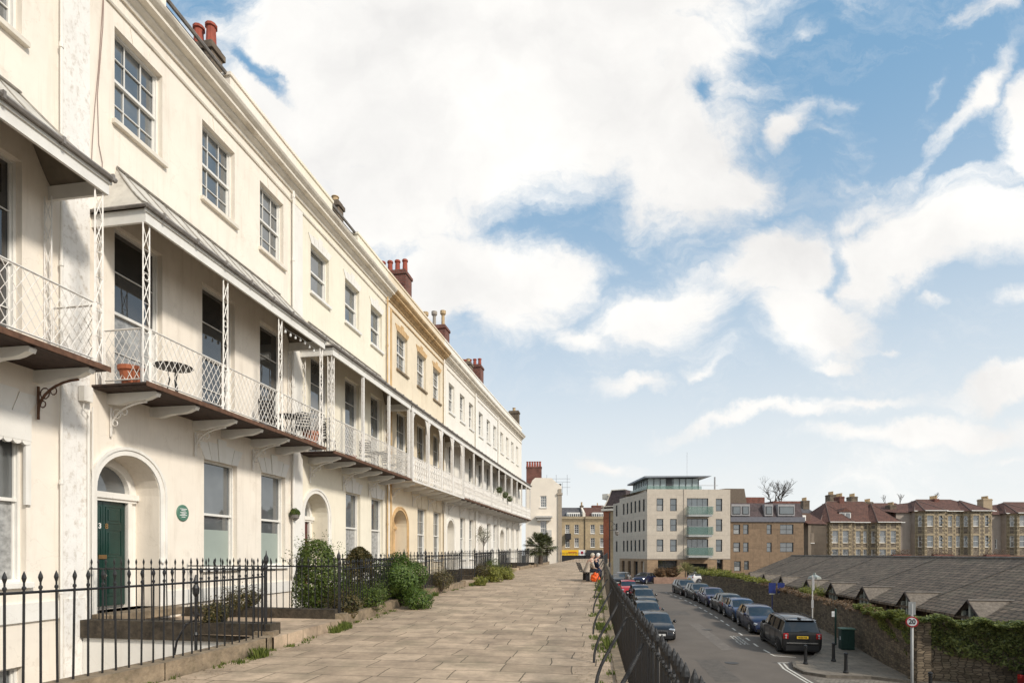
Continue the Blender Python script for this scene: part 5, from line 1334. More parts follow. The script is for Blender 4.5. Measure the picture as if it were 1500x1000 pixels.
car('dark charcoal hatchback facing away with a red tail light among the cars by the wall', cx_(46.1), 46.1, rh_(46), GRN, L=4.0, W=1.72, H=1.5)
car('purple blue hatchback beyond the charcoal one with red tail light', cx_(50.2), 50.2, rh_(50) + math.pi, PUR, L=4.0, W=1.74, H=1.5)
car('dark grey hatchback second from the far end of the row by the wall', cx_(54.5), 54.5, rh_(54) + math.pi, GRY, L=4.1, W=1.76, H=1.48)
car('black hatchback at the far end of the row by the wall near the junction', cx_(58.9), 58.9, rh_(59) + math.pi, BLK, L=4.2, W=1.76, H=1.47)
lx_ = lambda y: 8.55 + .117 * (y - 33.6)
car('black saloon with chrome framed grille, nearest of the cars behind the pavement railings', lx_(35.4), 35.4, RH + math.pi, BLK, L=4.3, W=1.8, H=1.42, kind='hatch')
car('dark grey blue hatchback directly behind the nearest black saloon by the railings', lx_(40.2), 40.2, RH + math.pi, GRY, L=4.1, W=1.76, H=1.5)
car('dark low car facing away with red tail lights and orange yellow plate behind the railings', lx_(44.8) + .45, 44.8, RH, GRN, L=4.1, W=1.74, H=1.34, kind='saloon')
car('silver grey hatchback parked before the red car behind the railings', lx_(49.3) + .75, 49.3, RH + math.pi, GRY, L=4.0, W=1.74, H=1.5)
car('dark grey car tucked in front of the bright red car behind the railings', lx_(53.5) + .9, 53.5, RH + math.pi, NVY, L=4.0, W=1.74, H=1.44)
car('bright red hatchback parked behind the railings near the bench', lx_(58.2) + .2, 58.2, RH + math.pi, REDP, L=3.9, W=1.7, H=1.46)
car('dark navy car coming round the bend in front of the cream apartment block', 18.0, 79, RH + math.pi - .5, NVY, L=4.5, W=1.8, H=1.5, z=-2.48)
car('black car behind the top of the railings by the apartment block entrance, nearer', 14.0, 75, RH + math.pi - .2, BLK, L=4.2, W=1.76, H=1.46, z=-2.48)
car('silver car half hidden by the railing top at the junction', 15.6, 82, RH + math.pi - .3, SLV, L=4.2, W=1.76, H=1.46, z=-2.48)
car('white car in the car park behind the yellow green hedge, only its roof visible', 25.3, 75.5, R(8), paintmat('white car paint', (.7, .68, .66), 0), L=4.6, W=1.8, H=1.55, z=-2.3)
car('dark red car cut off by the right edge below the ivy hedge', 21.2, 20.9, R(-8), DRED, L=4.4, W=1.78, H=1.5, z=rz_(20.9) + .01)

# ================================================================= STONE WALL WITH IVY
RUB = rubblemat('rubble stone wall', [(.10, .075, .05), (.25, .19, .125), (.16, .12, .08), (.20, .155, .105)], (.06, .048, .033))
RUB2 = rubblemat('rubble stone wall end', [(.10, .075, .05), (.25, .19, .125), (.16, .12, .08), (.20, .155, .105)], (.06, .048, .033), op='SUBTRACT')
def wall_run(pts, zb, zt, th, label, name='stone_wall', mat=None):
    mb = MB()
    for a, b in zip(pts, pts[1:]):
        d = (Vector((b[0], b[1])) - Vector((a[0], a[1]))).normalized(); n = Vector((d.y, -d.x)) * th
        A0, B0, A1, B1 = (a[0], a[1]), (b[0], b[1]), (a[0] + n.x, a[1] + n.y), (b[0] + n.x, b[1] + n.y)
        za, zb2, ta, tb = zb(a[1]), zb(b[1]), zt(a[1]), zt(b[1])
        mb.poly([(*A0, za), (*A0, ta), (*B0, tb), (*B0, zb2)]); mb.poly([(*A1, za), (*B1, zb2), (*B1, tb), (*A1, ta)])
        m1 = ((A0[0] + A1[0]) / 2, (A0[1] + A1[1]) / 2, ta + .12); m2 = ((B0[0] + B1[0]) / 2, (B0[1] + B1[1]) / 2, tb + .12)
        mb.poly([(*A0, ta), m1, m2, (*B0, tb)]); mb.poly([(*A1, ta), (*B1, tb), m2, m1])
    a = pts[0]; b = pts[-1]
    return tag(mb.build(name, mat or RUB), label, 'wall')
ztop = lambda y: lerp_line([(-1.28, 10), (-1.28, 27), (-1.4, 37), (-1.0, 46), (-.8, 56), (-.95, 66), (-.95, 90)], y)
zbot = lambda y: rz_(y) - .1
wall_run(WALLP, zbot, ztop, .45, 'long brown rubble stone wall running along the pavement behind the parked cars')
mb = MB(); mb.box(16.75, 17.35, 24.0, 24.6, -4, -1.18)
o = mb.build('wall_pier', RUB2, bevel=.02); tag(o, 'square rubble stone corner pier where the two stone walls meet behind the speed limit sign', 'wall')
W2 = [(17.35, 24.25), (20.2, 23.2), (27, 20.5), (34, 18)]
wall_run(W2[::1], lambda y: -4.2, lambda y: -1.3, -.4, 'rough stone wall under the thick ivy hedge at the right edge', mat=RUB2)
wall_run([(21.4, 65.5), (24, 68), (33, 72)], zbot, ztop, .4, 'far stretch of stone wall bending away by the car park')
def band(pts, zlo, zhi, th, rnd_off=0):
    L = [0]
    P = [Vector((*p, 0)) for p in pts]
    for a, b in zip(P, P[1:]): L.append(L[-1] + (b - a).length)
    def fn(rnd):
        s = rnd.random() * L[-1]
        for k in range(len(P) - 1):
            if s <= L[k+1]: break
        t = (s - L[k]) / (L[k+1] - L[k]); p = P[k].lerp(P[k+1], t); d = (P[k+1] - P[k]).normalized(); n = Vector((d.y, -d.x, 0))
        lo, hi = zlo(p, s / L[-1]), zhi(p, s / L[-1])
        bump = .12 * math.sin(s * 2.3) * math.sin(s * .9 + 1) + .1 * math.sin(s * 5.1 + 2)
        a = rnd.random()
        if a < .62: z = lo + (hi - lo) * rnd.random() ** .75; off = -(th * .5 + bump * .6 + .14 * math.sin(z * 6 + s * 3)) * rnd.uniform(.6, 1.1); nn = -n + Vector((0, 0, .3))
        else: z = hi + bump + rnd.uniform(-.12, .07); off = rnd.uniform(-th * .6, th * .6); nn = Vector((0, 0, 1))
        q = p + n * (off + th * .3); q.z = z; return q, nn.normalized()
    return fn
mb = MB(); fn = band([(17.0, 29.3), (16.75, 26.8), (16.6, 24.3), (17.4, 24.0), (20.2, 22.95), (27, 20.25), (34, 17.8)][2:], lambda p, t: -2.75 + .5 * (1 - min(1, t * 7)) + .22 * math.sin(p.x * 2.1) * math.sin(p.x * .7) - .3 * min(1, t * 3), lambda p, t: -1.12, .65)
leaves(mb, 36000, fn, .07, flat=.5, seed=61)
tag(mb.build('ivy_hedge', IVY), 'thick dark ivy hedge draped over the stone wall at the right edge', 'hedge')
mb = MB(); fn = band([(18.2, 30.2), (17.35, 27.0), (16.9, 24.6)], lambda p, t: -1.45 - 1.5 * t * t, lambda p, t: -1.12 - .05 * (1 - t), .5)
def flipfn(f):
    def g(rnd):
        p, n = f(rnd); return p, Vector((-abs(n.x), n.y, n.z))
    return g
leaves(mb, 12000, flipfn(fn), .06, flat=.5, seed=62); tag(mb.build('ivy_hedge', leafmat('sunlit ivy leaves', (.07, .09, .02), (.32, .34, .08))), 'yellow green ivy tapering along the stone wall top left of the speed limit sign', 'hedge')
mb = MB(); fn = band([(20.5, 47), (19.95, 37.5), (18.4, 30.5), (17.4, 27.0)], lambda p, t: ztop(p.y) - .22, lambda p, t: ztop(p.y) + .1, .5)
leaves(mb, 8000, fn, .05, flat=.4, seed=63); tag(mb.build('dry_creeper', DRYIVY), 'dry brown clipped creeper along the middle of the stone wall top', 'hedge')
mb = MB(); fn = band([(26, 69.2), (21.6, 66), (21.2, 57), (20.75, 47)], lambda p, t: ztop(p.y) - .15, lambda p, t: ztop(p.y) + .42 - .25 * max(0, t - .8) * 5 * .5, .9)
leaves(mb, 11000, fn, .085, flat=.4, seed=64); tag(mb.build('clipped_hedge', HEDGETOP), 'clipped yellow green hedge along the far top of the stone wall', 'hedge')
bush('yard_shrub', ((1192 - 750) * 44 / 850, 44.5, -1.45), (1.1, .8, .45), 2600, .07, HEDGETOP, 'rounded yellow green shrub between the stone wall and the mews windows', 'shrub', seed=71, zb=-2.6)

# ================================================================= MEWS BUILDING
MROOF = brickmat('stone tiled roof', (.135, .115, .098), (.095, .082, .072), (.05, .042, .036), .5, .27, .02, axis='YX', noise=.38, bump=.7, moss=(.16, .15, .1), mossamt=.35)
mx = lambda y: 17.6 + .153 * y
mang = math.atan2(1, .153)
me_ = empty('mews_building', (mx(10), 10, -4.1), mang, 'long low mews building with mossy grey tiled roof and a row of small gablets', 'building')
# local: +x along the row, y = -right ... rotate so that +y local points left; the roof lies on negative y
ML = 63; ez, rdz, run = 2.8, 5.42, 5.9
mb = MB(); mb.T = None
mb.poly([(0, .35, ez - .06), (ML, .35, ez - .06), (ML + .3, -run, rdz), (0, -run, rdz)]); mb.poly([(0, -run, rdz), (ML + .3, -run, rdz), (ML, -2 * run, ez), (0, -2 * run, ez)])
mb.poly([(0, .35, ez - .2), (ML, .35, ez - .2), (ML, .35, ez - .06), (0, .35, ez - .06)]); mb.poly([(0, .35, ez - .2), (0, -.2, ez - .2), (ML, -.2, ez - .2), (ML, .35, ez - .2)])
mb.poly([(ML, .35, ez - .06), (ML, -2 * run, ez - .06), (ML + .3, -run, rdz)]); mb.poly([(0, .35, ez), (0, -run, rdz), (0, -2 * run, ez)])
MR = brickmat('mews tiles', (.215, .158, .11), (.135, .10, .07), (.045, .036, .027), .42, .3, .035, axis='XY', noise=.5, bump=1, moss=(.23, .21, .14), mossamt=.3)
ro = mb.build('roof', MR, me_)
mb = MB(); mb.tube([(0, -run, rdz + .02), (ML + .3, -run, rdz + .02)], .09, 6); mb.build('ridge_tiles', pm('grey ridge tiles', (.16, .14, .12), var=.3, scale=4), ro)
for x0 in range(0, 60, 9): mb = MB(); mb.tube([(x0 + 4.5, .35, ez - .03), (x0 + 4.55, -run, rdz + .03)], .03, 4); mb.build('roof_seam', pm('lead seam', (.1, .09, .08)), ro)
mb = MB(); mb.box(0, ML, -2 * run + .3, -.25, -.4, ez - .12); mb.build('wall', pm('dark brown mews render', (.12, .085, .055), var=.35, scale=1.5), me_)
FR = pm('grey green window frame', (.30, .32, .28), rough=.6)
gy_ = [27.1, 32.7, 38.0, 43.2, 48.3, 55.2, 61, 67]
for k, yy in enumerate(gy_ + [21.8]):
    s = (yy - 10) * math.hypot(1, .153)
    g = MB(); hw, gh, bk = .95, .8, 1.75; z0 = ez - .12
    GM = pm('gablet tiles', (.17, .14, .11), var=.35, scale=7, bump=.6, bscale=16, stain=.5, scol=(.08, .07, .05), sscale=(3, 3, 3)); g.poly([(s - hw, .42, z0), (s, .42, z0 + gh), (s, -bk, z0 + gh), (s - hw, -.25, z0 + .1)][::-1]); g.poly([(s + hw, .42, z0), (s, .42, z0 + gh), (s, -bk, z0 + gh), (s + hw, -.25, z0 + .1)])
    gb = g.build('gablet', GM, me_)
    g = MB(); g.tube([(s - hw, .44, z0), (s, .44, z0 + gh), (s + hw, .44, z0)], .05, 4); g.build('bargeboard', pm('dark bargeboard', (.04, .03, .025)), gb)
    g = MB(); g.tube([(s, .42, z0 + gh + .03), (s, -bk, z0 + gh + .03)], .06, 5); g.build('gablet_ridge', MATS['grey ridge tiles'], gb)
    g = MB(); g.tube([(s + hw + .02, .3, z0 + .06), (s + .03, -bk - .05, z0 + gh + .04)], .045, 4); g.build('flashing', pm('pale lead flashing', (.36, .35, .33)), gb)
    g = MB(); g.prism([(s - .62, .9), (s + .62, .9), (s + .62, z0 + .25), (s, z0 + gh - .12), (s - .62, z0 + .25)], 'y', .16, .2)
    w = g.build('window', PANEDARK, me_)
    g = MB()
    for q in (-.62, -.06, .5): g.box(s + q, s + q + .14, .2, .34, .9, z0 + .3 if abs(q + .06) > .1 else z0 + gh - .15)
    g.build('frame', FR, w)
for k in range(40):
    s = 2 + k * 1.5
    if any(abs(s - (yy - 10) * 1.0116) < .95 for yy in gy_): continue
    g = MB(); g.box(s - .3, s + .3, -.23, -.19, .8, 2.3); w = g.build('window', PANEDARK, me_)
    g = MB(); g.box(s - .36, s - .3, -.24, -.12, .7, 2.5); g.box(s + .3, s + .36, -.24, -.12, .7, 2.5); g.box(s - .3, s + .3, -.24, -.14, 1.5, 1.56); g.build('frame', pm('dark timber frame', (.06, .04, .028)) if k % 3 else FR, w)
s = (49.5 - 10) * 1.0116; g = MB(); g.T = Matrix.Translation((s, -.6, ez + .15))
g.lathe((0, 0, 0), [(.75, 0), (.5, .75), (.42, .78), (.12, .95), (.1, 1.1)], 4); g.build('roof_lantern', pm('pale glazed lantern', (.30, .32, .29), rough=.3), me_)

# ================================================================= FAR BUILDINGS
def fbuild(name, p0, p1, label, z0=0):
    a, b = Vector((*p0, 0)), Vector((*p1, 0)); e = empty(name, (a.x, a.y, z0), math.atan2((b - a).y, (b - a).x), label, 'building'); e['_w'] = (b - a).length
    del e['_w']; return e, (b - a).length
def face(e, M, w, z0, z1, holes, mat, frame, rows=(1, 1), cols=1, sill=True, pane=None, depth=.16, quoin=None, curtains=0, wname='wall', paint_sill=None, arched=False):
    mb = MB(); mb.T = M; wall_holes(mb, 0, w, z0, z1, [h[:4] for h in holes], depth=depth); mb.build(wname, mat, e)
    for k, h in enumerate(holes):
        c = h[4] if len(h) > 4 else cols
        wn = sash(e, *h[:4], rows, c, y=depth - .04, sill=sill, paint=frame, pane=pane, fw=.07, sillmat=paint_sill, mw=.035, cover=(.5, CURTAIN, 'net_curtain') if curtains and k % curtains == 0 else None)
        wn.matrix_local = M
I4 = Matrix.Identity(4)
# --- cream apartment block
e, w = fbuild('apartment_block', (19.8, 85), (32.2, 85.6), 'modern cream apartment block with glass balconies and flat roofed penthouse')
PALE = brickmat('pale render panels', (.58, .51, .42), (.54, .47, .385), (.45, .39, .32), 3.1, 1.5, .02, axis='HZ', noise=.13, bump=.1)
ASH = brickmat('orange ashlar', (.38, .26, .16), (.32, .22, .135), (.23, .165, .11), .6, .3, .015, axis='HZ', noise=.25)
DARKF = pm('dark grey window frame', (.05, .052, .055), rough=.5)
rows_ = [(7.8, 9.65), (4.85, 6.65), (1.85, 3.65)]
holes = [(a, b, c, d) for c, d in rows_ for a, b in ((1.4, 2.4), (3.4, 4.4), (10.25, 11.2))] + [(5.9, 9.1, c - .45, d + .05, 4) for c, d in rows_]
face(e, I4, w, .8, 11.0, holes, PALE, DARKF, sill=False, pane=glassmat('pale reflecting glass', (.07, .09, .10)), curtains=3)
face(e, I4, w, -2.8, .8, [(1.6, 4.5, -1.4, .6, 3), (5.9, 9.0, -2.6, .1, 1), (10.4, 11.3, -1.7, .7, 1)], ASH, DARKF, sill=False, pane=PANEDARK, depth=.5)
ML_ = Matrix.Translation((-1.5, 11.0, 0)) @ Matrix.Rotation(math.atan2(-11.0, 1.5), 4, 'Z'); wl = math.hypot(11, 1.5)
hs = [(wl - 1.6 - 1.6 * k, wl - .9 - 1.6 * k, c + .05, d - .0) for c, d in rows_ for k in range(6)]
face(e, ML_, wl, .8, 10.6, hs, PALE, DARKF, sill=False)
face(e, ML_, wl, -2.8, .8, [(1, 2.2, -2, .4), (3.6, 4.8, -2, .4), (6, 7.6, -2, .4), (8.8, 10, -2, .4)], ASH, DARKF, sill=False, pane=PANEDARK, depth=.4)
M2 = ML_ @ Matrix.Translation((-3.2, .1, 0))
face(e, M2, 3.1, -2.8, 10.0, [(1.2, 2, c, d) for c, d in rows_], PALE, DARKF, sill=False)
mb = MB(); mb.box(0, w, .6, 11, -2.8, 10.95); mb.poly([(w, 0, -2.8), (w, 11, -2.8), (w, 11, 11), (w, 0, 11)]); mb.poly([(0, .0, 11), (w, 0, 11), (w, 11, 11), (-1.5, 11, 11)]); mb.build('side_wall', PALE, e)
mb = MB(); mb.box(5.4, 5.46, -.06, 0, .8, 11); mb.box(-.05, w, -.05, 0, .72, .84); mb.build('joint', pm('grey joint', (.3, .26, .22)), e)
GLB = bpy.data.materials.new('green balustrade glass'); GLB.use_nodes = True
_b = GLB.node_tree.nodes['Principled BSDF']; _b.inputs['Base Color'].default_value = (.16, .27, .23, 1); _b.inputs['Roughness'].default_value = .1; _b.inputs['Alpha'].default_value = .4
for c, d in rows_:
    z = c - .55; mb = MB(); mb.box(5.75, 9.25, -1.2, 0, z - .3, z); bl = mb.build('balcony', pm('grey balcony slab', (.36, .37, .36)), e)
    mb = MB(); mb.box(5.75, 9.4, -1.22, -1.2, z, z + 1.15); mb.box(5.73, 5.75, -1.2, 0, z, z + 1.15); mb.box(9.25, 9.27, -1.2, 0, z, z + 1.15); mb.build('glass_balustrade', GLB, bl)
    mb = MB(); mb.box(5.73, 9.4, -1.24, -1.19, z + 1.15, z + 1.19); mb.build('handrail', SILVER, bl)
# penthouse
mb = MB(); mb.box(.5, 8.3, 1.6, 10, 11, 12.75); ph = mb.build('penthouse', pm('pale blue penthouse glazing', (.35, .42, .42), rough=.15, spec=.7), e)
mb = MB()
for k in range(9): mb.box(.45 + k * .97, .53 + k * .97, 1.5, 1.6, 11, 12.75)
for k in range(9): mb.box(.4, .5, 1.8 + k * .97, 1.9 + k * .97, 11, 12.75)
mb.box(3.3, 4.2, 1.52, 1.6, 11, 12.75); mb.build('glazing_bars', DARKF, ph)
mb = MB(); mb.prism([(-.2, 12.75), (9.6, 12.95), (9.9, 13.1), (-.2, 13.0)], 'y', .6, 11); mb.build('roof', pm('grey metal roof', (.2, .22, .25), rough=.5), e)
mb = MB(); mb.box(.1, 8.2, .2, .24, 11, 11.5); mb.box(.0, .05, .2, 10, 11, 11.7); mb.build('glass_balustrade', GLB, e)
mb = MB(); mb.tube([(10.9, 2, 11), (10.9, 2, 13.1)], .13, 8); mb.tube([(8, 1, 11.7), (11, 1, 11.7)], .03, 4); mb.tube([(7, 3, 13), (7, 3, 17)], .02, 4); mb.build('flue', pm('grey flue', (.4, .4, .4)), e)
# --- brown office
e, w = fbuild('office_building', (32.9, 87.5), (44.2, 87.9), 'brown panelled office building with grey mansard roof and boxy dormers')
def ox(px): return (px - 750) * 87.6 / 850 - 32.9
def oz(py): return 1.6 + (810 - py) * 87.6 / 850
BR = brickmat('brown cladding', (.255, .175, .11), (.205, .14, .088), (.15, .105, .07), 2.6, 2.9, .03, axis='HZ', noise=.28, bump=.15)
colsx = [(1074, 1084), (1088.5, 1096.5), (1123.5, 1131), (1143.5, 1163.5)]
hs = []
for ra, rb in ((782, 767.5), (808, 794)): hs += [(max(.15, ox(a)), ox(b), oz(ra), oz(rb), 2 if b - a > 15 else 1) for a, b in colsx]
hs += [(max(.15, ox(1075)), ox(1085), oz(836), oz(821.5), 1), (ox(1090), ox(1097), oz(834), oz(821), 1)]
face(e, I4, w, -2.8, oz(764), hs, BR, DARKF, sill=False, curtains=4)
SM = brickmat('mansard slates', (.12, .085, .085), (.09, .07, .07), (.05, .04, .04), .4, .25, .015, axis='HZ', noise=.4)
mb = MB(); z1 = oz(764); z2 = oz(757); z3 = oz(735.5)
mb.poly([(0, .25, z2), (w, .25, z2), (w, 1.1, z3), (0, 1.1, z3)]); mb.poly([(0, 1.1, z3), (w, 1.1, z3), (w, 10, z3), (0, 10, z3)]); mb.poly([(w, .25, z2), (w, 10, z2), (w, 10, z3), (w, 1.1, z3)]); mb.poly([(0, .25, z2), (0, 1.1, z3), (0, 10, z3), (0, 10, z2)])
mb.mi = 1; mb.box(0, w + .1, -.2, 3, z1, z2 + .02); mb.mi = 2; mb.box(w - .01, w, .01, 9, -2.8, z1); mb.box(.01, w - .02, .7, 9, -2.8, z1); mb.build('roof', [SM, pm('grey lead band', (.15, .15, .17)), BR], e)
for a, b in colsx:
    xa, xb = max(.3, ox(a) - .1), ox(b) + .1; mb = MB(); mb.box(xa - .15, xb + .15, .1, 1.6, oz(755), oz(738)); dm = mb.build('dormer', pm('pale dormer cheek', (.34, .33, .33)), e)
    mb = MB(); mb.box(xa, xb, .05, .099, oz(753), oz(741)); q = mb.build('window', DARKF, dm); mb = MB(); mb.box(xa + .12, xb - .12, .03, .049, oz(752), oz(742)); mb.build('pane', MATS['pale reflecting glass'], q)
mb = MB(); mb.prism([(-.3, z3), (3.9, z3), (3.5, oz(712)), (.6, oz(712)), (-.3, oz(713))], 'y', 3, 8); mb.build('plant_room', pm('brown plant room', (.15, .115, .085), var=.15), e)
mb = MB(); mb.box(4.2, 7.2, 4, 5.5, z3, oz(724)); mb.box(9, 13.5, 5, 8, z3 - .2, oz(729)); mb.build('stair_head', REDBRICK, e)

# --- Victorian stone houses
RUBG = rubblemat('grey rubble masonry', [(.13, .105, .08), (.27, .22, .165), (.19, .155, .12)], (.15, .12, .09), scale=(3, 5), mossamt=.2, bump=.5)
BUFF = pm('buff bath stone', (.37, .295, .19), var=.15, scale=3, stain=.3)
TILE = brickmat('red brown roof tiles', (.165, .075, .052), (.12, .057, .042), (.05, .03, .025), .3, .25, .02, axis='XY', noise=.4, bump=.4)
REND = pm('pinkish grey render', (.36, .30, .25), var=.12, scale=.8, stain=.4, scol=(.2, .16, .13))
def quoins(e, M, xs, z0, z1, tall=.34):
    for x, sg in xs:
        mb = MB(); mb.T = M; z = z0; k = 0
        while z < z1 - .1:
            wd = .42 if k % 2 else .22; a, b = (x, x + sg * wd) if sg > 0 else (x - wd, x)
            mb.box(a, b, -.035, -.001, z + .012, min(z + tall, z1) - .012); z += tall; k += 1
        mb.build('quoins', BUFF, e)
def arch_head(e, M, x0, x1, z):
    mb = MB(); mb.T = M; n = 8; cx = (x0 + x1) / 2; r = (x1 - x0) / 2
    pts = [(x0 - .14, z - .12)] + [(cx - (r + .16) * math.cos(math.pi * k / n), z + .16 * 1 + .2 * math.sin(math.pi * k / n)) for k in range(n + 1)] + [(x1 + .14, z - .12), (x1 + .001, z - .12), (x1 + .001, z + .002), (x0 - .001, z + .002), (x0 - .001, z - .12)]
    mb.prism(pts, 'y', -.06, -.036); mb.build('window_head', BUFF, e)
def stone_house(label, p0, p1, D, eaves, ridge, rowsz, wins, bays, side_left=True, zb=-3.5, hips=(), depth=9, sidemat=None, chims=()):
    e, w = fbuild('stone_house', p0, p1, label)
    def fullface(M, w_, ws):
        hs = [(a, b, c, d) for a, b in ws for c, d in rowsz]
        face(e, M, w_, zb, eaves, hs, RUBG, PAINT, sill=True, paint_sill=BUFF, curtains=3)
        xs = [(0.02, 1), (w_ - .02, -1)]
        for a, b in ws: xs += [(a - .02, -1), (b + .02, 1)]
        quoins(e, M, xs, zb, eaves)
        for a, b, c, d in hs: arch_head(e, M, a, b, d)
        mb = MB(); mb.T = M; mb.box(0, w_, -.09, -.037, eaves - .16, eaves - .02); mb.build('eaves_band', BUFF, e)
    fullface(I4, w, wins)
    for bx0_, bx1_, pj, ws in bays:
        fullface(Matrix.Translation((bx0_, -pj, 0)), bx1_ - bx0_, ws)
        for sx, sg in ((bx0_, -1), (bx1_, 1)):
            cw = pj * 1.25
            if sg < 0: M = Matrix.Translation((bx0_ - pj * .75, 0, 0)) @ Matrix.Rotation(math.atan2(-pj, pj * .75), 4, 'Z')
            else: M = Matrix.Translation((bx1_, -pj, 0)) @ Matrix.Rotation(math.atan2(pj, pj * .75), 4, 'Z')
            fullface(M, cw, [(cw / 2 - .3, cw / 2 + .3)])
    mb = MB(); sm = sidemat or REND
    mb.box(.01, w - .01, .25, depth, zb, eaves); mb.poly([(0, .0, zb), (0, depth, zb), (0, depth, eaves), (0, 0, eaves)]); mb.poly([(w, .0, zb), (w, 0, eaves), (w, depth, eaves), (w, depth, zb)]); mb.build('side_wall', sm, e)
    ov = .45; mb = MB(); hd = depth / 2; hipL = 3.6
    A = (-ov, -ov, eaves); B = (w + ov, -ov, eaves); C = (w + ov, depth + ov, eaves); Dd = (-ov, depth + ov, eaves); R1 = (hipL, hd, ridge); R2 = (w - hipL, hd, ridge)
    mb.poly([A, B, R2, R1]); mb.poly([B, C, R2]); mb.poly([C, Dd, R1, R2]); mb.poly([Dd, A, R1]); mb.poly([A, Dd, C, B])
    for bx0_, bx1_, pj, ws in bays:
        xm = (bx0_ + bx1_) / 2; ap = (xm, hd * .75, eaves + (ridge - eaves) * .9)
        P = [(bx0_ - pj * .75 - .4, .0, eaves + .001), (bx0_ - .25, -pj - ov, eaves + .001), (bx1_ + .25, -pj - ov, eaves + .001), (bx1_ + pj * .75 + .4, .0, eaves + .001)]
        for a, b in zip(P, P[1:]): mb.poly([a, b, ap])
        mb.poly(P[::-1])
        mb.poly([P[3], (xm, hd, ap[2] - .02), ap]); mb.poly([P[0], ap, (xm, hd, ap[2] - .02)])
    rf = mb.build('roof', TILE, e)
    mb = MB(); mb.tube([R1, R2], .09, 5)
    for a, b in ((A, R1), (B, R2)): mb.tube([a, b], .07, 5)
    for bx0_, bx1_, pj, ws in bays:
        xm = (bx0_ + bx1_) / 2; ap = (xm, hd * .75, eaves + (ridge - eaves) * .9 + .03)
        for q in ((bx0_ - .25, -pj - ov, eaves + .03), (bx1_ + .25, -pj - ov, eaves + .03)): mb.tube([q, ap], .07, 5)
    mb.build('ridge_tiles', pm('brown ridge tiles', (.17, .12, .1)), rf)
    mb = MB(); mb.box(-ov, w + ov, -ov - .1, -ov, eaves - .02, eaves + .1)
    for bx0_, bx1_, pj, ws in bays: mb.box(bx0_ - .25, bx1_ + .25, -pj - ov - .1, -pj - ov, eaves - .02, eaves + .1)
    mb.build('gutter', PAINT, e)
    for cx, cy, zt in chims: chimney(e, cx, cy - .9, cy + .9, eaves + .6, zt, 4, REDBRICK if cx % 2 < 1 else BROWNBRICK, POTBUFF, th=.45, poth=.6)
    return e
# scale of things 100 m away: 8.5 px per metre
def hx(px, d=100): return (px - 750) * d / 850
def hz(py, d=100): return 1.6 + (810 - py) * d / 850
r2 = [(hz(795), hz(777)), (hz(820), hz(804))]
e = stone_house('stone house with red brown hipped roof and white dormer left of the stone pair', (hx(1203), 100), (hx(1322), 100.5), 100, hz(765), hz(731), r2,
    [(6.1, 6.9), (7.4, 8.0)], [(.9, 4.6, 1.1, [(.3, 1.4), (2.2, 3.2)]), (9.2, 12.9, 1.1, [(.3, 1.4), (2.3, 3.2)])], chims=((6.2, 5, hz(723)),), sidemat=pm('grey side render', (.2, .16, .12), var=.15, scale=1))
mb = MB(); mb.box(3.6, 5.6, .6, 3, hz(762), hz(749)); dm = mb.build('dormer', PAINT, e)
mb = MB(); 
for q in (3.75, 4.7): mb.box(q, q + .75, .55, .599, hz(761), hz(751))
mb.build('window', PANE, dm)
mb = MB(); mb.prism([(3.4, hz(749)), (5.8, hz(749)), (4.6, hz(743))], 'y', .4, 3.4); mb.build('dormer_roof', TILE, dm)
mb = MB(); mb.tube([(-.1, -.1, -3), (-.1, -.1, hz(765))], .1, 6); mb.tube([(8.7, -.15, -3), (8.7, -.15, hz(765))], .1, 6); mb.build('downpipe', PAINT, e)
# rendered return wing to its left
e, w = fbuild('rear_wing', (hx(1173), 97.5), (hx(1204), 98.5), 'plain grey brown wing with one narrow window between the office and stone house')
face(e, I4, w, -3.5, hz(768, 98), [(.5, 1.2, hz(795), hz(781))], pm('grey side render', (.2, .16, .12)), PAINT, curtains=0)
mb = MB(); mb.poly([(-.2, -.3, hz(768)), (w, -.3, hz(768)), (w, 4, hz(750)), (-.2, 4, hz(750))]); mb.poly([(-.2, -.3, hz(768)), (-.2, 4, hz(750)), (-.2, 4, hz(770))]); mb.build('roof', TILE, e)
mb = MB(); mb.box(-1.6, 1.4, 1, 3, hz(768), hz(752)); mb.mi = 1; mb.box(-.6, .4, .95, 1, hz(766), hz(755)); mb.build('dormer', [pm('brown dormer', (.12, .075, .055)), PAINT], e)
mb = MB(); mb.box(.6, w, .0, 5, -3.5, hz(768)); mb.build('side_wall', MATS['grey side render'], e)
rB = [(hz(771), hz(755)), (hz(801), hz(784))]
stone_house('pair of stone houses with four storey-high canted bays and wide red brown roof', (hx(1340), 100), (hx(1456), 100.5), 100, hz(748.5), hz(728), rB,
    [(5.9, 6.6), (7.3, 8.0)], [(.9, 4.4, 1.1, [(.4, 1.5), (2.5, 3.3)]), (9.0, 12.5, 1.1, [(.4, 1.4), (2.5, 3.3)])], chims=((6.8, 4.5, hz(727)),))
stone_house('stone house with brown roof cut off by the right edge', (hx(1474), 100), (hx(1590), 100.5), 100, hz(752), hz(732), rB,
    [(5.9, 6.6), (7.3, 8.0)], [(.9, 4.4, 1.1, [(.4, 1.5), (2.5, 3.3)]), (9.0, 12.5, 1.1, [(.4, 1.4), (2.5, 3.3)])], chims=())
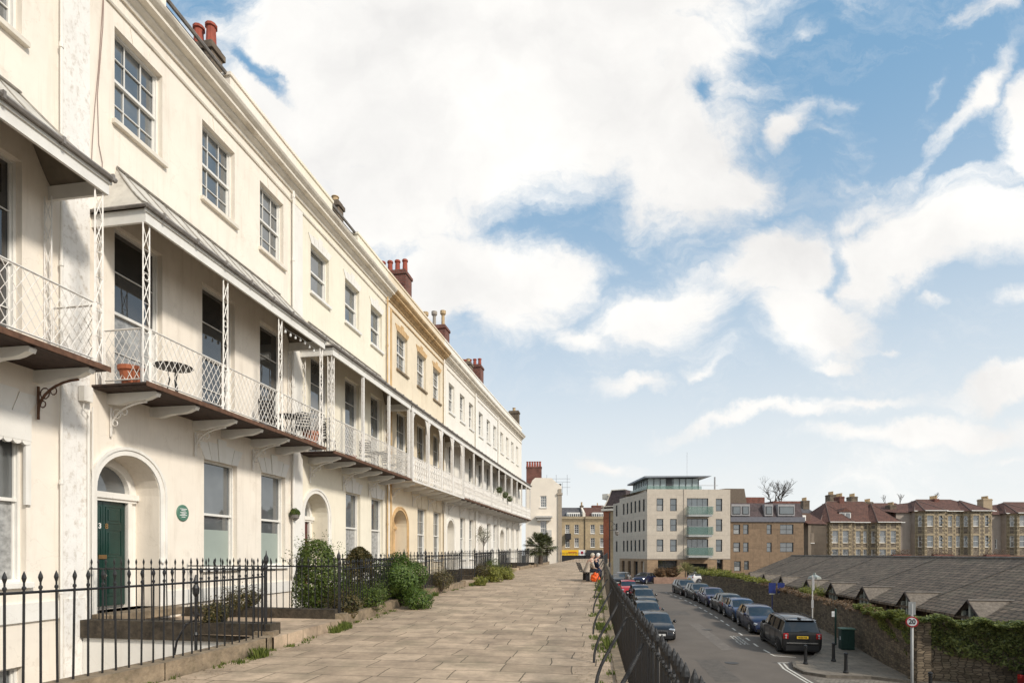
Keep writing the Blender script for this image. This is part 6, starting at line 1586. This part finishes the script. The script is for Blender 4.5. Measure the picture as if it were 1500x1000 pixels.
# rendered links between the stone houses
for p0, p1, zt, lb, ch in (((hx(1318), 101), (hx(1341), 101), 750, 'plain pinkish rendered side wing between the single stone house and the stone pair', 0), ((hx(1455), 101), (hx(1475), 101), 753, 'plain pinkish rendered side wing between the stone pair and the last stone house', 1)):
    e, w = fbuild('side_wing', p0, p1, lb); face(e, I4, w, -3.5, hz(zt), [] if not ch else [(w - 1.2, w - .8, hz(803), hz(789))], REND, PAINT, sill=False)
    mb = MB(); mb.poly([(-.5, -.4, hz(zt)), (w + .3, -.4, hz(zt)), (w + 3.5, 4.5, hz(zt - 19)), (-3.0, 4.5, hz(zt - 10))]); mb.box(0, w, .2, 6, -3.5, hz(zt) - .02); mb.build('roof', TILE, e)
    chimney(e, .6 if not ch else 1.2, 1.6, 3.0, hz(zt), hz(zt - 13 if not ch else zt - 25), 4, BROWNBRICK if not ch else pm('buff chimney', (.4, .31, .2)), POTBUFF, th=.55 if not ch else .8, poth=.5)
# garden walls and planters on the terrace behind the mews ridge
mb = MB(); mb.box(hx(1200, 92), hx(1510, 92), 92, 92.4, -3, hz(813, 92)); tag(mb.build('garden_wall', pm('red brown garden wall', (.2, .12, .08), var=.3, scale=2)), 'low reddish garden wall in front of the stone houses, just above the mews ridge', 'wall')
for k, (pa, pb) in enumerate(((1308, 1335), (1368, 1397), (1445, 1480))):
    x0, x1 = hx(pa, 91), hx(pb, 91); e = empty('roof_planter', (x0, 91, hz(815, 91)), 0, ['reddish planted trough below the left rendered wing', 'reddish planted trough below the stone pair', 'reddish planted trough below the right rendered wing'][k], 'planter', 'planters by the stone houses')
    mb = MB(); mb.box(0, x1 - x0, 0, .6, -1, .35); mb.build('trough', REDBRICK, e)
    mb = MB(); leaves(mb, 500, lambda rnd: (Vector((rnd.random() * (x1 - x0), rnd.random() * .6, .35 + rnd.random() ** 2 * .8)), Vector((0, -1, .5)).normalized()), .08, seed=k); mb.build('plants', leafmat('reddish shrubs', (.06, .03, .015), (.16, .09, .04)), e)

# --- yellow stone shop terrace at the end
def shop_house(label, pa, pb, wallm, roofm, cols, sign):
    d = 135; e, w = fbuild('shop_house', (hx(pa, d), d), (hx(pb, d), d + .3), label); x = lambda px: hx(px, d) - hx(pa, d); z = lambda py: hz(py, d)
    hs = [(x(a), x(b), z(q0), z(q1)) for a, b in cols for q0, q1 in ((781, 768), (801, 787.5))]
    face(e, I4, w, -2, z(757), hs, wallm, PAINT, rows=(2, 2), cols=2, curtains=3, paint_sill=PAINT)
    mb = MB(); mb.box(0, w, -.25, 0, z(760), z(756)); mb.box(0, w, -.1, 0, z(763), z(762)); mb.build('cornice', BUFF, e)
    mb = MB(); mb.poly([(0, .3, z(757)), (w, .3, z(757)), (w, 4, z(741)), (0, 4, z(741))]); mb.box(.01, w - .01, .5, 8, -2, z(757)); mb.poly([(0, .3, z(757)), (0, 4, z(741)), (0, 8, z(757))]); mb.poly([(w, .3, z(757)), (w, 8, z(757)), (w, 4, z(741))]); mb.build('roof', roofm, e)
    mb = MB(); mb.box(w - .5, w + .1, -.1, 8, z(756), z(750)); mb.prism([(0, z(750)), (4, z(738)), (8, z(750))], 'x', w - .4, w); mb.build('party_parapet', TRIM, e)
    for a, b in ((cols[0][0] + 3, cols[0][1] + 6), (cols[1][0] - 1, cols[1][1] + 2)):
        if b > pb: continue
        mb = MB(); mb.box(x(a), x(b), .2, 2, z(757), z(750)); q = mb.build('dormer', PAINT, e)
        mb = MB()
        for k in range(3): mb.box(x(a) + (x(b) - x(a)) * (k + .15) / 3, x(a) + (x(b) - x(a)) * (k + .8) / 3, .15, .199, z(756), z(752))
        mb.build('window', PANE, q)
    mb = MB(); mb.box(0, w, -.5, -.01, -2, z(813)); mb.build('shopfront', pm('black shopfront', (.02, .02, .022), rough=.4), e)
    for a, b, m_, nm in sign:
        mb = MB(); mb.box(x(a), x(b), -.62, -.5, z(813), z(805)); sg = mb.build(nm, m_, e)
    return e, x, z
BATH = brickmat('yellow bath stone', (.48, .37, .22), (.42, .32, .2), (.38, .28, .16), .8, .35, .01, axis='HZ', noise=.2, bump=.1)
YS_ = pm('yellow fascia', (.85, .5, .015), rough=.5, var=.04); 
e, x, z = shop_house('yellow stone shop building with bright yellow fascia and grey roof beyond the pavement', 821.5, 857, BATH, SLATE, [(828, 834.5), (841.5, 848)], [(822, 847, YS_, 'shop_sign'), (847.3, 857, LETTERWHITE, 'shop_sign')])
mb = MB()
for k in range(9): mb.box(x(832 + k * 1.4), x(832.9 + k * 1.4), -.64, -.621, z(809.3 + (k % 2) * .2), z(807.6))
mb.build('sign_lettering', pm('red lettering', (.5, .06, .02)), e)
mb = MB(); mb.box(x(850.3), x(854), -.64, -.621, z(811), z(807)); mb.build('sign_emblem', pm('maroon emblem', (.35, .02, .05)), e)
mb = MB(); mb.box(x(828), x(835), -1.6, -.05, z(790), z(781)); mb.build('hanging_box_sign', FURN, e)
e, x, z = shop_house('yellow stone shop building with black fascia and red roof at the end of the pavement', 857.3, 892, BATH, TILE, [(865, 871.5), (879, 885.5)], [(858, 882, pm('charcoal fascia', (.03, .032, .036)), 'shop_sign'), (883, 891, pm('pale fascia', (.5, .5, .5)), 'shop_sign')])
chimney(e, 4.0, 5, 6.2, 8, z(737), 1, REDBRICK, POTBUFF, th=1.4, poth=.6)
chimney(e, -.2, 3.2, 4.4, 8, z(738), 2, BROWNBRICK, POTBUFF, th=.35, poth=.8)
# --- corner building in brick and stone with mansard
d = 112; e, w = fbuild('corner_building', (hx(889, d), d), (hx(913, d), d - 2), 'corner building of red brick and stone with dark mansard roof behind the lantern')
z = lambda py: hz(py, 112)
face(e, I4, w, -3, z(748), [(1.4, 1.9, z(785), z(762))], BATH, PAINT)
mb = MB(); mb.box(-.7, .7, -.1, 8, -3, z(748)); mb.build('red_brick_pier', brickmat('orange red brick', (.42, .11, .04), (.33, .08, .03), (.3, .2, .15), .24, .08, .01, axis='HZ', noise=.2), e)
mb = MB(); mb.box(.75, w, .15, 8, -3, z(748) - .1); mb.build('core', BATH, e)
mb = MB(); mb.box(-1, w + .3, -.5, 8, z(748), z(745)); mb.box(-1.1, w, -.3, 8, z(742), z(741)); mb.build('cornice', TRIM, e)
mb = MB(); mb.prism([(-.9, z(745)), (w, z(745)), (w, z(718)), (.9, z(718)), (-.1, z(735))], 'y', .2, 7); mb.build('mansard_roof', SM, e); mb = MB(); mb.tube([(-.9, .15, z(745)), (-.1, .15, z(735)), (.9, .15, z(718)), (w, .15, z(718))], .12, 5); mb.box(-1.4, -.3, 1, 3, z(730), z(722)); mb.build('roof_trim', TRIM, e)
mb = MB(); mb.box(1.6, 2.7, -.12, -.02, z(795), z(752)); mb.box(1.9, 3.0, -.6, -.5, z(794), z(774)); mb.build('banner', LETTERWHITE, e)
# --- cream end building with shaped gable
d = 66; e, w = fbuild('end_house', (hx(770, d), d), (hx(822.5, d), d - .2), 'cream rendered end house with shaped gable facing the pavement, stone pilaster and red chimney')
x = lambda px: hx(px, d) - hx(770, d); z = lambda py: hz(py, d)
holes = [(x(791), x(800.5), z(743), z(726)), (x(791), x(800.5), z(785), z(762))]
EC = pm('peach cream render', (.86, .77, .65), var=.05, scale=.8, stain=.2, scol=(.5, .42, .33))
face(e, I4, w, -.5, z(716), holes, EC, PAINT, rows=(2, 2), cols=3, paint_sill=PAINT)
mb = MB(); top = [(0, z(716)), (w, z(716)), (w, z(712)), (x(814), z(706)), (x(808), z(700)), (x(784), z(699.5)), (x(780), z(703)), (x(776), z(712))]
mb.prism(top, 'y', .0, .4); mb.box(.02, w - .02, .3, 9, -.5, z(716)); mb.poly([(w, 0, -.5), (w, 0, z(716)), (w, 9, z(716)), (w, 9, -.5)]); mb.poly([(0, 0, -.5), (0, 9, -.5), (0, 9, z(716)), (0, 0, z(716))]); mb.build('gable', EC, e)
mb = MB(); mb.box(w - .42, w + .02, -.12, .0, .4, z(725)); mb.box(w - .5, w + .1, -.2, .1, z(725), z(722)); mb.box(w - .36, w, -.1, .1, z(722), z(716)); mb.build('pilaster', pm('grey stone pilaster', (.38, .32, .25), var=.1, stain=.4), e)
mb = MB(); mb.box(x(785), x(809), -.7, 0, z(758), z(755.5)); mb.box(x(787), x(807), -.5, -.01, z(762), z(758)); mb.build('window_hood', GREYPAINT, e)
mb = MB(); mb.box(x(801), x(808), -.4, 0, z(792), z(776)); mb.build('balconette', GREYPAINT, e)
c = MB(); 
mb = MB(); mb.box(x(770), x(793.5), 3.0, 4.2, z(712), z(679)); mb.box(x(769.5), x(794), 2.95, 4.25, z(679), z(677.5)); ch = mb.build('chimney', REDBRICK, e)
for k in range(6): mb = MB(); mb.lathe((x(771.5 + k * 3.9), 3.6, 0), [(.14, z(677.5)), (.11, z(670)), (.14, z(669.5)), (.14, z(668.5))], 8); mb.build('chimney_pot', POTRED, ch)
mb = MB(); mb.poly([(0, .4, z(708)), (w, .4, z(708)), (w, 5, z(694) - 1.2), (0, 5, z(694) - 1.2)]); mb.build('roof', SLATE, e)
# scaffold above it
se = empty('scaffold', (hx(801, 74), 74, 8), 0, 'light scaffold poles standing above the roof of the cream end house', 'scaffold')
mb = MB()
for q in (0, 1.2, 2.0, 2.6): mb.tube([(q, 0, 1), (q, 0, 2.6 + (1.0 if q in (.0, 1.2, 2.6) else 0))], .025, 5)
for zz in (2.0, 2.7, 3.1): mb.tube([(-1.2, 0, zz), (3.0, 0, zz)], .022, 5)
mb.build('poles', pm('galvanised poles', (.35, .37, .4), metal=.5), se)
# --- planting and planter in front of the apartment block
mb = MB(); mb.box(19.2, 28.0, 78.5, 79.0, -2.6, -1.65); mb.box(27.7, 28.2, 79, 83, -2.6, -1.65); tag(mb.build('planter_wall', pm('pink brown planter wall', (.3, .19, .14), var=.2, scale=2)), 'low pinkish planter wall in front of the apartment block', 'wall')
rnd_ = random.Random(6)
for k, (px, r, m_, lb) in enumerate(((968, 1.0, leafmat('rusty grasses', (.1, .05, .02), (.24, .14, .06)), 'rusty brown shrub at the left end of the planter'), (985, 1.1, MATS['rusty grasses'], 'rusty brown shrub left of the spiky plant in the planter'), (1028, 1.0, LEAF, 'green shrub right of the spiky plant in the planter'), (1043, 1.1, HEDGETOP, 'yellowish shrub at the right end of the planter'))):
    bush('planter_shrub', (hx(px, 80.5), 80.5, -1.2), (r, .9, .75), 1200, .1, m_, lb, 'shrub', 'shrubs in the planter', seed=80 + k, zb=-1.8)
for px, s_, lb in ((1004, 1.0, 'large spiky cordyline in the middle of the planter'), (1021, .7, 'smaller spiky cordyline right of the large one in the planter')):
    e = empty('cordyline', (hx(px, 80), 80, -1.7), 0, lb, 'plant', 'cordylines in the planter')
    mb = MB(); mb.tube([(0, 0, 0), (0, 0, .9 * s_)], .08, 6); mb.build('trunk', BARK, e); mb = MB()
    for k in range(130):
        a = rnd_.uniform(0, 6.28); el = rnd_.uniform(-.2, 1.5); dd = Vector((math.cos(a) * math.cos(el), math.sin(a) * math.cos(el), math.sin(el))); c = Vector((0, 0, .9 * s_)); sdv = dd.orthogonal().normalized() * .04
        md = c + dd * 1.0 * s_; tp = c + dd * 1.7 * s_ + Vector((0, 0, -.35 * s_)); mb.poly([c, md - sdv, tp, md + sdv])
    mb.build('leaves', leafmat('cordyline leaves', (.12, .12, .04), (.32, .3, .12)), e)
# --- bare trees
def bare_tree(label, p, h, seed, spread=.5, n0=2, base_r=.3, depth=6):
    e = empty('bare_tree', p, 0, label, 'tree', 'bare trees behind the roofs'); rr = random.Random(seed); tr = MB(); cr = MB()
    def grow(q, d, l, r, k):
        mid = q + d * l * .5 + Vector((rr.gauss(0, 1), rr.gauss(0, 1), rr.gauss(0, .5))) * l * .06; end = q + d * l
        (tr if k == 0 else cr).tube([q, mid, end], [r, r * .85, r * .7], 5 if k < 3 else 3, caps=False)
        if k >= depth: return
        for j in range(2 if k < 1 else rr.choice((2, 3, 3))):
            ax = Vector((rr.gauss(0, 1), rr.gauss(0, 1), rr.gauss(0, .6))).normalized(); nd = (d + ax * spread * rr.uniform(.6, 1.25) + Vector((0, 0, .12))).normalized()
            grow(end if j < 2 else mid, nd, l * rr.uniform(.66, .86), r * .64, k + 1)
    grow(Vector((0, 0, 0)), Vector((.03, 0, 1)).normalized(), h * .3, base_r, 0)
    tr.build('trunk', BARK, e); cr.build('branches', BARK, e)
bare_tree('large bare tree rising behind the brown office building, left stem', (hx(1128, 112), 112, hz(760, 112)), 7.6, 4, spread=.75, base_r=.24)
bare_tree('large bare tree rising behind the brown office building, right stem', (hx(1147, 112), 113, hz(758, 112)), 7.6, 11, spread=.75, base_r=.24)
for k, (px, top, lb) in enumerate(((1296, 722, 'faint bare tree top between the stone house and the stone pair, left'), (1318, 721, 'faint bare tree top above the left end of the stone pair'), (1368, 719, 'faint bare tree above the ridge of the stone pair'))):
    bare_tree(lb, (hx(px, 150), 150, hz(745, 150)), (745 - top) * 150 / 850 * .9, 30 + k, spread=.35, base_r=.12, depth=5)
# --- roofs and chimneys behind
for k, (pa, pb, yt, yb, m_, chs, lb) in enumerate([
    (1172, 1200, 738, 770, SLATE, ((1190, 731),), 'distant grey roofed house between the office and the stone house'),
    (1226, 1282, 731, 765, pm('distant white render', (.5, .48, .46)), ((1230, 722), (1262, 725)), 'distant pale house behind the roof of the single stone house'),
    (1275, 1340, 734, 765, TILE, ((1285, 733),), 'distant red roofed house behind the gap left of the stone pair'),
    (1440, 1475, 738, 765, TILE, ((1462, 731),), 'distant red roofed house behind the gap right of the stone pair')]):
    d = 125; e, w = fbuild('distant_house', (hx(pa, d), d), (hx(pb, d), d), lb)
    mb = MB(); mb.box(0, w, 0, 8, -3, hz(yb - 14, d)); mb.build('wall', REND, e); mb = MB(); z0, z1 = hz(yb - 14, d), hz(yt, d)
    mb.poly([(-.3, -.4, z0), (w + .3, -.4, z0), (w - 1.5, 4, z1), (1.5, 4, z1)]); mb.poly([(-.3, -.4, z0), (1.5, 4, z1), (-.3, 8.4, z0)]); mb.poly([(w + .3, -.4, z0), (w + .3, 8.4, z0), (w - 1.5, 4, z1)]); mb.poly([(-.3, 8.4, z0), (1.5, 4, z1), (w - 1.5, 4, z1), (w + .3, 8.4, z0)]); mb.build('roof', m_, e)
    mb = MB(); mb.box(1.0, 1.9, -.03, -.001, z0 - 2.2, z0 - .8); mb.build('window', PAINT, e)
    for px, yc in chs: chimney(e, hx(px, d) - hx(pa, d), 2.5, 4.5, z0, hz(yc, d), 4, BROWNBRICK, POTBUFF, th=.7, poth=.7)

# ================================================================= SKY, SUN, CAMERA
world = bpy.data.worlds.new('World'); scene.world = world; world.use_nodes = True
nt = world.node_tree; N = nt.nodes; L = nt.links; bg = N['Background']; bg.inputs['Strength'].default_value = 1.0
SUN_DIR = Vector((.72, -.60, .64)).normalized()      # towards the sun
el = math.asin(SUN_DIR.z); az = math.atan2(SUN_DIR.x, SUN_DIR.y)
sky = N.new('ShaderNodeTexSky'); sky.sky_type = 'NISHITA'; sky.sun_disc = False; sky.sun_elevation = el; sky.sun_rotation = az
sky.air_density = 1.0; sky.dust_density = 1.6; sky.ozone_density = 1.5
skm = N.new('ShaderNodeVectorMath'); skm.operation = 'SCALE'; skm.inputs['Scale'].default_value = .115; L.new(sky.outputs[0], skm.inputs[0])
tc = N.new('ShaderNodeTexCoord')
def math_(op, a, b=None, c=None, clamp=False):
    n = N.new('ShaderNodeMath'); n.operation = op; n.use_clamp = clamp
    for k, v in enumerate((a, b, c)):
        if v is None: continue
        if isinstance(v, (int, float)): n.inputs[k].default_value = v
        else: L.new(v, n.inputs[k])
    return n.outputs[0]
def noise(vec, scale, detail=6, rough=.6, mapping=None, dist=0):
    if mapping:
        mp = N.new('ShaderNodeMapping'); mp.inputs['Scale'].default_value = mapping[0]; mp.inputs['Rotation'].default_value = mapping[1]; L.new(vec, mp.inputs['Vector']); vec = mp.outputs[0]
    n = N.new('ShaderNodeTexNoise'); n.inputs['Scale'].default_value = scale; n.inputs['Detail'].default_value = detail; n.inputs['Roughness'].default_value = rough; n.inputs['Distortion'].default_value = dist
    L.new(vec, n.inputs['Vector']); return n
sp = N.new('ShaderNodeSeparateXYZ'); L.new(tc.outputs['Generated'], sp.inputs[0])
# gnomonic chart of the northern half of the sky: cloud banks sit at fixed bearings and heights
ysafe = math_('MAXIMUM', sp.outputs['Y'], .05)
cb = N.new('ShaderNodeCombineXYZ'); L.new(math_('DIVIDE', sp.outputs['X'], ysafe), cb.inputs[0]); L.new(math_('DIVIDE', sp.outputs['Z'], ysafe), cb.inputs[1])
nw = noise(cb.outputs[0], 3.0, 9, .58)
sub = N.new('ShaderNodeVectorMath'); sub.operation = 'SUBTRACT'; L.new(nw.outputs['Color'], sub.inputs[0]); sub.inputs[1].default_value = (.5, .5, .5)
sc_ = N.new('ShaderNodeVectorMath'); sc_.operation = 'SCALE'; sc_.inputs['Scale'].default_value = .26; L.new(sub.outputs[0], sc_.inputs[0])
wp_ = N.new('ShaderNodeVectorMath'); wp_.operation = 'ADD'; L.new(cb.outputs[0], wp_.inputs[0]); L.new(sc_.outputs[0], wp_.inputs[1])
BLOBS = [ # centre x,y and radii in photo pixels, tilt (deg), weight
 (660, 120, 420, 215, -8, 1.5), (985, 210, 135, 125, -25, 1.1), (545, 290, 150, 110, -35, 1.1), (1060, 270, 90, 60, -30, .8), (1000, 60, 120, 90, 0, 1.1), (340, 190, 90, 60, 35, .8), (480, 60, 180, 60, 10, .8),
 (720, 405, 150, 85, 5, 1.2), (640, 460, 80, 55, 10, .9), (800, 400, 90, 55, 0, .8), (960, 465, 95, 52, -10, 1.0), (865, 505, 60, 26, 0, .7),
 (1150, 385, 115, 62, -22, 1.15), (1170, 475, 98, 55, 10, 1.2), (1370, 345, 175, 72, -12, 1.25), (1290, 400, 90, 48, -20, .9), (1260, 310, 70, 32, -25, .7), (1500, 205, 42, 75, -20, 1.2),
 (1415, 150, 22, 115, 38, .75), (1355, 135, 14, 40, 25, .5), (1160, 165, 60, 22, -50, .75), (1240, 130, 26, 20, 0, .35), (1180, 30, 24, 18, 0, .35),
 (930, 572, 62, 15, -3, .75), (1030, 552, 30, 10, -12, .5), (1100, 612, 180, 14, -6, .8), (1250, 590, 110, 11, -4, .6), (1340, 628, 185, 20, -6, .8), (1470, 560, 90, 20, -14, .95), (1215, 538, 40, 10, -12, .7), (1300, 500, 20, 8, -10, .4),
 (1385, 440, 36, 12, 0, .6), (1495, 440, 30, 18, 0, .6), (880, 672, 50, 13, -4, .5), (1450, 18, 60, 24, -15, .5), (1470, 650, 60, 12, -4, .5)]
NEG = [(408, 100, 52, 16, 32, .9), (1030, 120, 30, 50, -10, .5), (1230, 400, 16, 46, 20, .5), (675, 480, 24, 34, 30, .5)]
acc = None
for (cx, cy, rx_, ry_, tl, wt) in BLOBS + [(a, b, c, d, e_, -f) for a, b, c, d, e_, f in NEG]:
    v1 = N.new('ShaderNodeVectorMath'); v1.operation = 'SUBTRACT'; L.new(wp_.outputs[0], v1.inputs[0]); v1.inputs[1].default_value = ((cx - 750) / 850, (810 - cy) / 850, 0)
    vr = N.new('ShaderNodeVectorRotate'); vr.rotation_type = 'Z_AXIS'; vr.inputs['Angle'].default_value = R(tl); L.new(v1.outputs[0], vr.inputs['Vector'])
    v2 = N.new('ShaderNodeVectorMath'); v2.operation = 'MULTIPLY'; L.new(vr.outputs[0], v2.inputs[0]); v2.inputs[1].default_value = (850 / rx_ / 1.34, 850 / ry_ / 1.34, 0)
    v3 = N.new('ShaderNodeVectorMath'); v3.operation = 'LENGTH'; L.new(v2.outputs[0], v3.inputs[0])
    f = math_('MULTIPLY', math_('SUBTRACT', 1.0, v3.outputs['Value'], clamp=True), wt * 1.5)
    acc = f if acc is None else (math_('MAXIMUM', acc, f) if wt > 0 else math_('ADD', acc, f))
nf = noise(wp_.outputs[0], 4.2, 14, .63, ((1, 1.75, 1), (0, 0, R(-30))), dist=.35)
dens = math_('ADD', acc, math_('MULTIPLY', math_('SUBTRACT', nf.outputs['Fac'], .5), 2.7))
mrn = N.new('ShaderNodeMapRange'); mrn.interpolation_type = 'SMOOTHSTEP'; mrn.inputs[1].default_value = -.02; mrn.inputs[2].default_value = .92; L.new(dens, mrn.inputs[0])
# wisps of thin high cloud over the blue
nwisp = noise(wp_.outputs[0], 3.2, 12, .68, ((1, 2.6, 1), (0, 0, R(-40))), dist=.6)
mw = N.new('ShaderNodeMapRange'); mw.inputs[1].default_value = .5; mw.inputs[2].default_value = .85; mw.inputs[4].default_value = .45; L.new(nwisp.outputs['Fac'], mw.inputs[0])
front = math_('MAXIMUM', mrn.outputs[0], mw.outputs[0])
# rest of the sky: broken cloud on a flat layer
zs_ = math_('MAXIMUM', sp.outputs['Z'], .06); c2 = N.new('ShaderNodeCombineXYZ'); L.new(math_('DIVIDE', sp.outputs['X'], zs_), c2.inputs[0]); L.new(math_('DIVIDE', sp.outputs['Y'], zs_), c2.inputs[1])
nb = noise(c2.outputs[0], .8, 10, .6); mb_ = N.new('ShaderNodeMapRange'); mb_.interpolation_type = 'SMOOTHSTEP'; mb_.inputs[1].default_value = .42; mb_.inputs[2].default_value = .6; L.new(nb.outputs['Fac'], mb_.inputs[0])
sel = N.new('ShaderNodeMapRange'); sel.inputs[1].default_value = .12; sel.inputs[2].default_value = .4; L.new(sp.outputs['Y'], sel.inputs[0])
mxd = N.new('ShaderNodeMix'); mxd.data_type = 'FLOAT'; L.new(sel.outputs[0], mxd.inputs['Factor']); L.new(mb_.outputs[0], mxd.inputs['A']); L.new(front, mxd.inputs['B'])
cloudf = mxd.outputs['Result']
# cloud body: bright tops, faintly grey inner parts
nc = noise(wp_.outputs[0], 2.4, 9, .55); rc = N.new('ShaderNodeValToRGB'); L.new(nc.outputs['Fac'], rc.inputs['Fac'])
rc.color_ramp.elements[0].position = .3; rc.color_ramp.elements[0].color = (.64, .632, .625, 1); rc.color_ramp.elements[1].position = .62; rc.color_ramp.elements[1].color = (.86, .845, .815, 1)
# pale air towards the horizon
hz_ = N.new('ShaderNodeMapRange'); hz_.interpolation_type = 'SMOOTHSTEP'; hz_.inputs[1].default_value = .64; hz_.inputs[2].default_value = -.02; hz_.inputs[3].default_value = 0; hz_.inputs[4].default_value = .93; L.new(sp.outputs['Z'], hz_.inputs[0])
mh = N.new('ShaderNodeMix'); mh.data_type = 'RGBA'; L.new(hz_.outputs[0], mh.inputs['Factor']); mh.inputs['B'].default_value = (.745, .755, .74, 1)
# general paling of the blue
mp_ = N.new('ShaderNodeMix'); mp_.data_type = 'RGBA'; mp_.inputs['Factor'].default_value = .66; L.new(skm.outputs[0], mp_.inputs['A']); mp_.inputs['B'].default_value = (.20, .39, .58, 1); L.new(mp_.outputs['Result'], mh.inputs['A'])
mf = N.new('ShaderNodeMix'); mf.data_type = 'RGBA'; L.new(cloudf, mf.inputs['Factor']); L.new(mh.outputs['Result'], mf.inputs['A']); L.new(rc.outputs[0], mf.inputs['B'])
L.new(mf.outputs['Result'], bg.inputs['Color'])

sl = bpy.data.lights.new('sun', 'SUN'); sl.energy = 2.45; sl.angle = R(7); sl.color = (1, .93, .83)
so = bpy.data.objects.new('sun', sl); COL.objects.link(so); so.rotation_euler = SUN_DIR.to_track_quat('Z', 'Y').to_euler()
cam = bpy.data.cameras.new('camera'); co = bpy.data.objects.new('camera', cam); COL.objects.link(co); scene.camera = co
co.location = (0, 0, EYE); co.rotation_euler = (math.pi / 2, 0, 0); cam.sensor_width = 36; cam.lens = 36 * 850 / 1500; cam.shift_y = 310 / 1500; cam.clip_start = .05; cam.clip_end = 6000
scene.view_settings.view_transform = 'Standard'; scene.view_settings.look = 'None'; scene.view_settings.gamma = 1; scene.view_settings.exposure = .35
scene.render.engine = 'CYCLES'; scene.cycles.use_denoising = True; scene.cycles.max_bounces = 6; scene.cycles.diffuse_bounces = 3; scene.cycles.transparent_max_bounces = 6
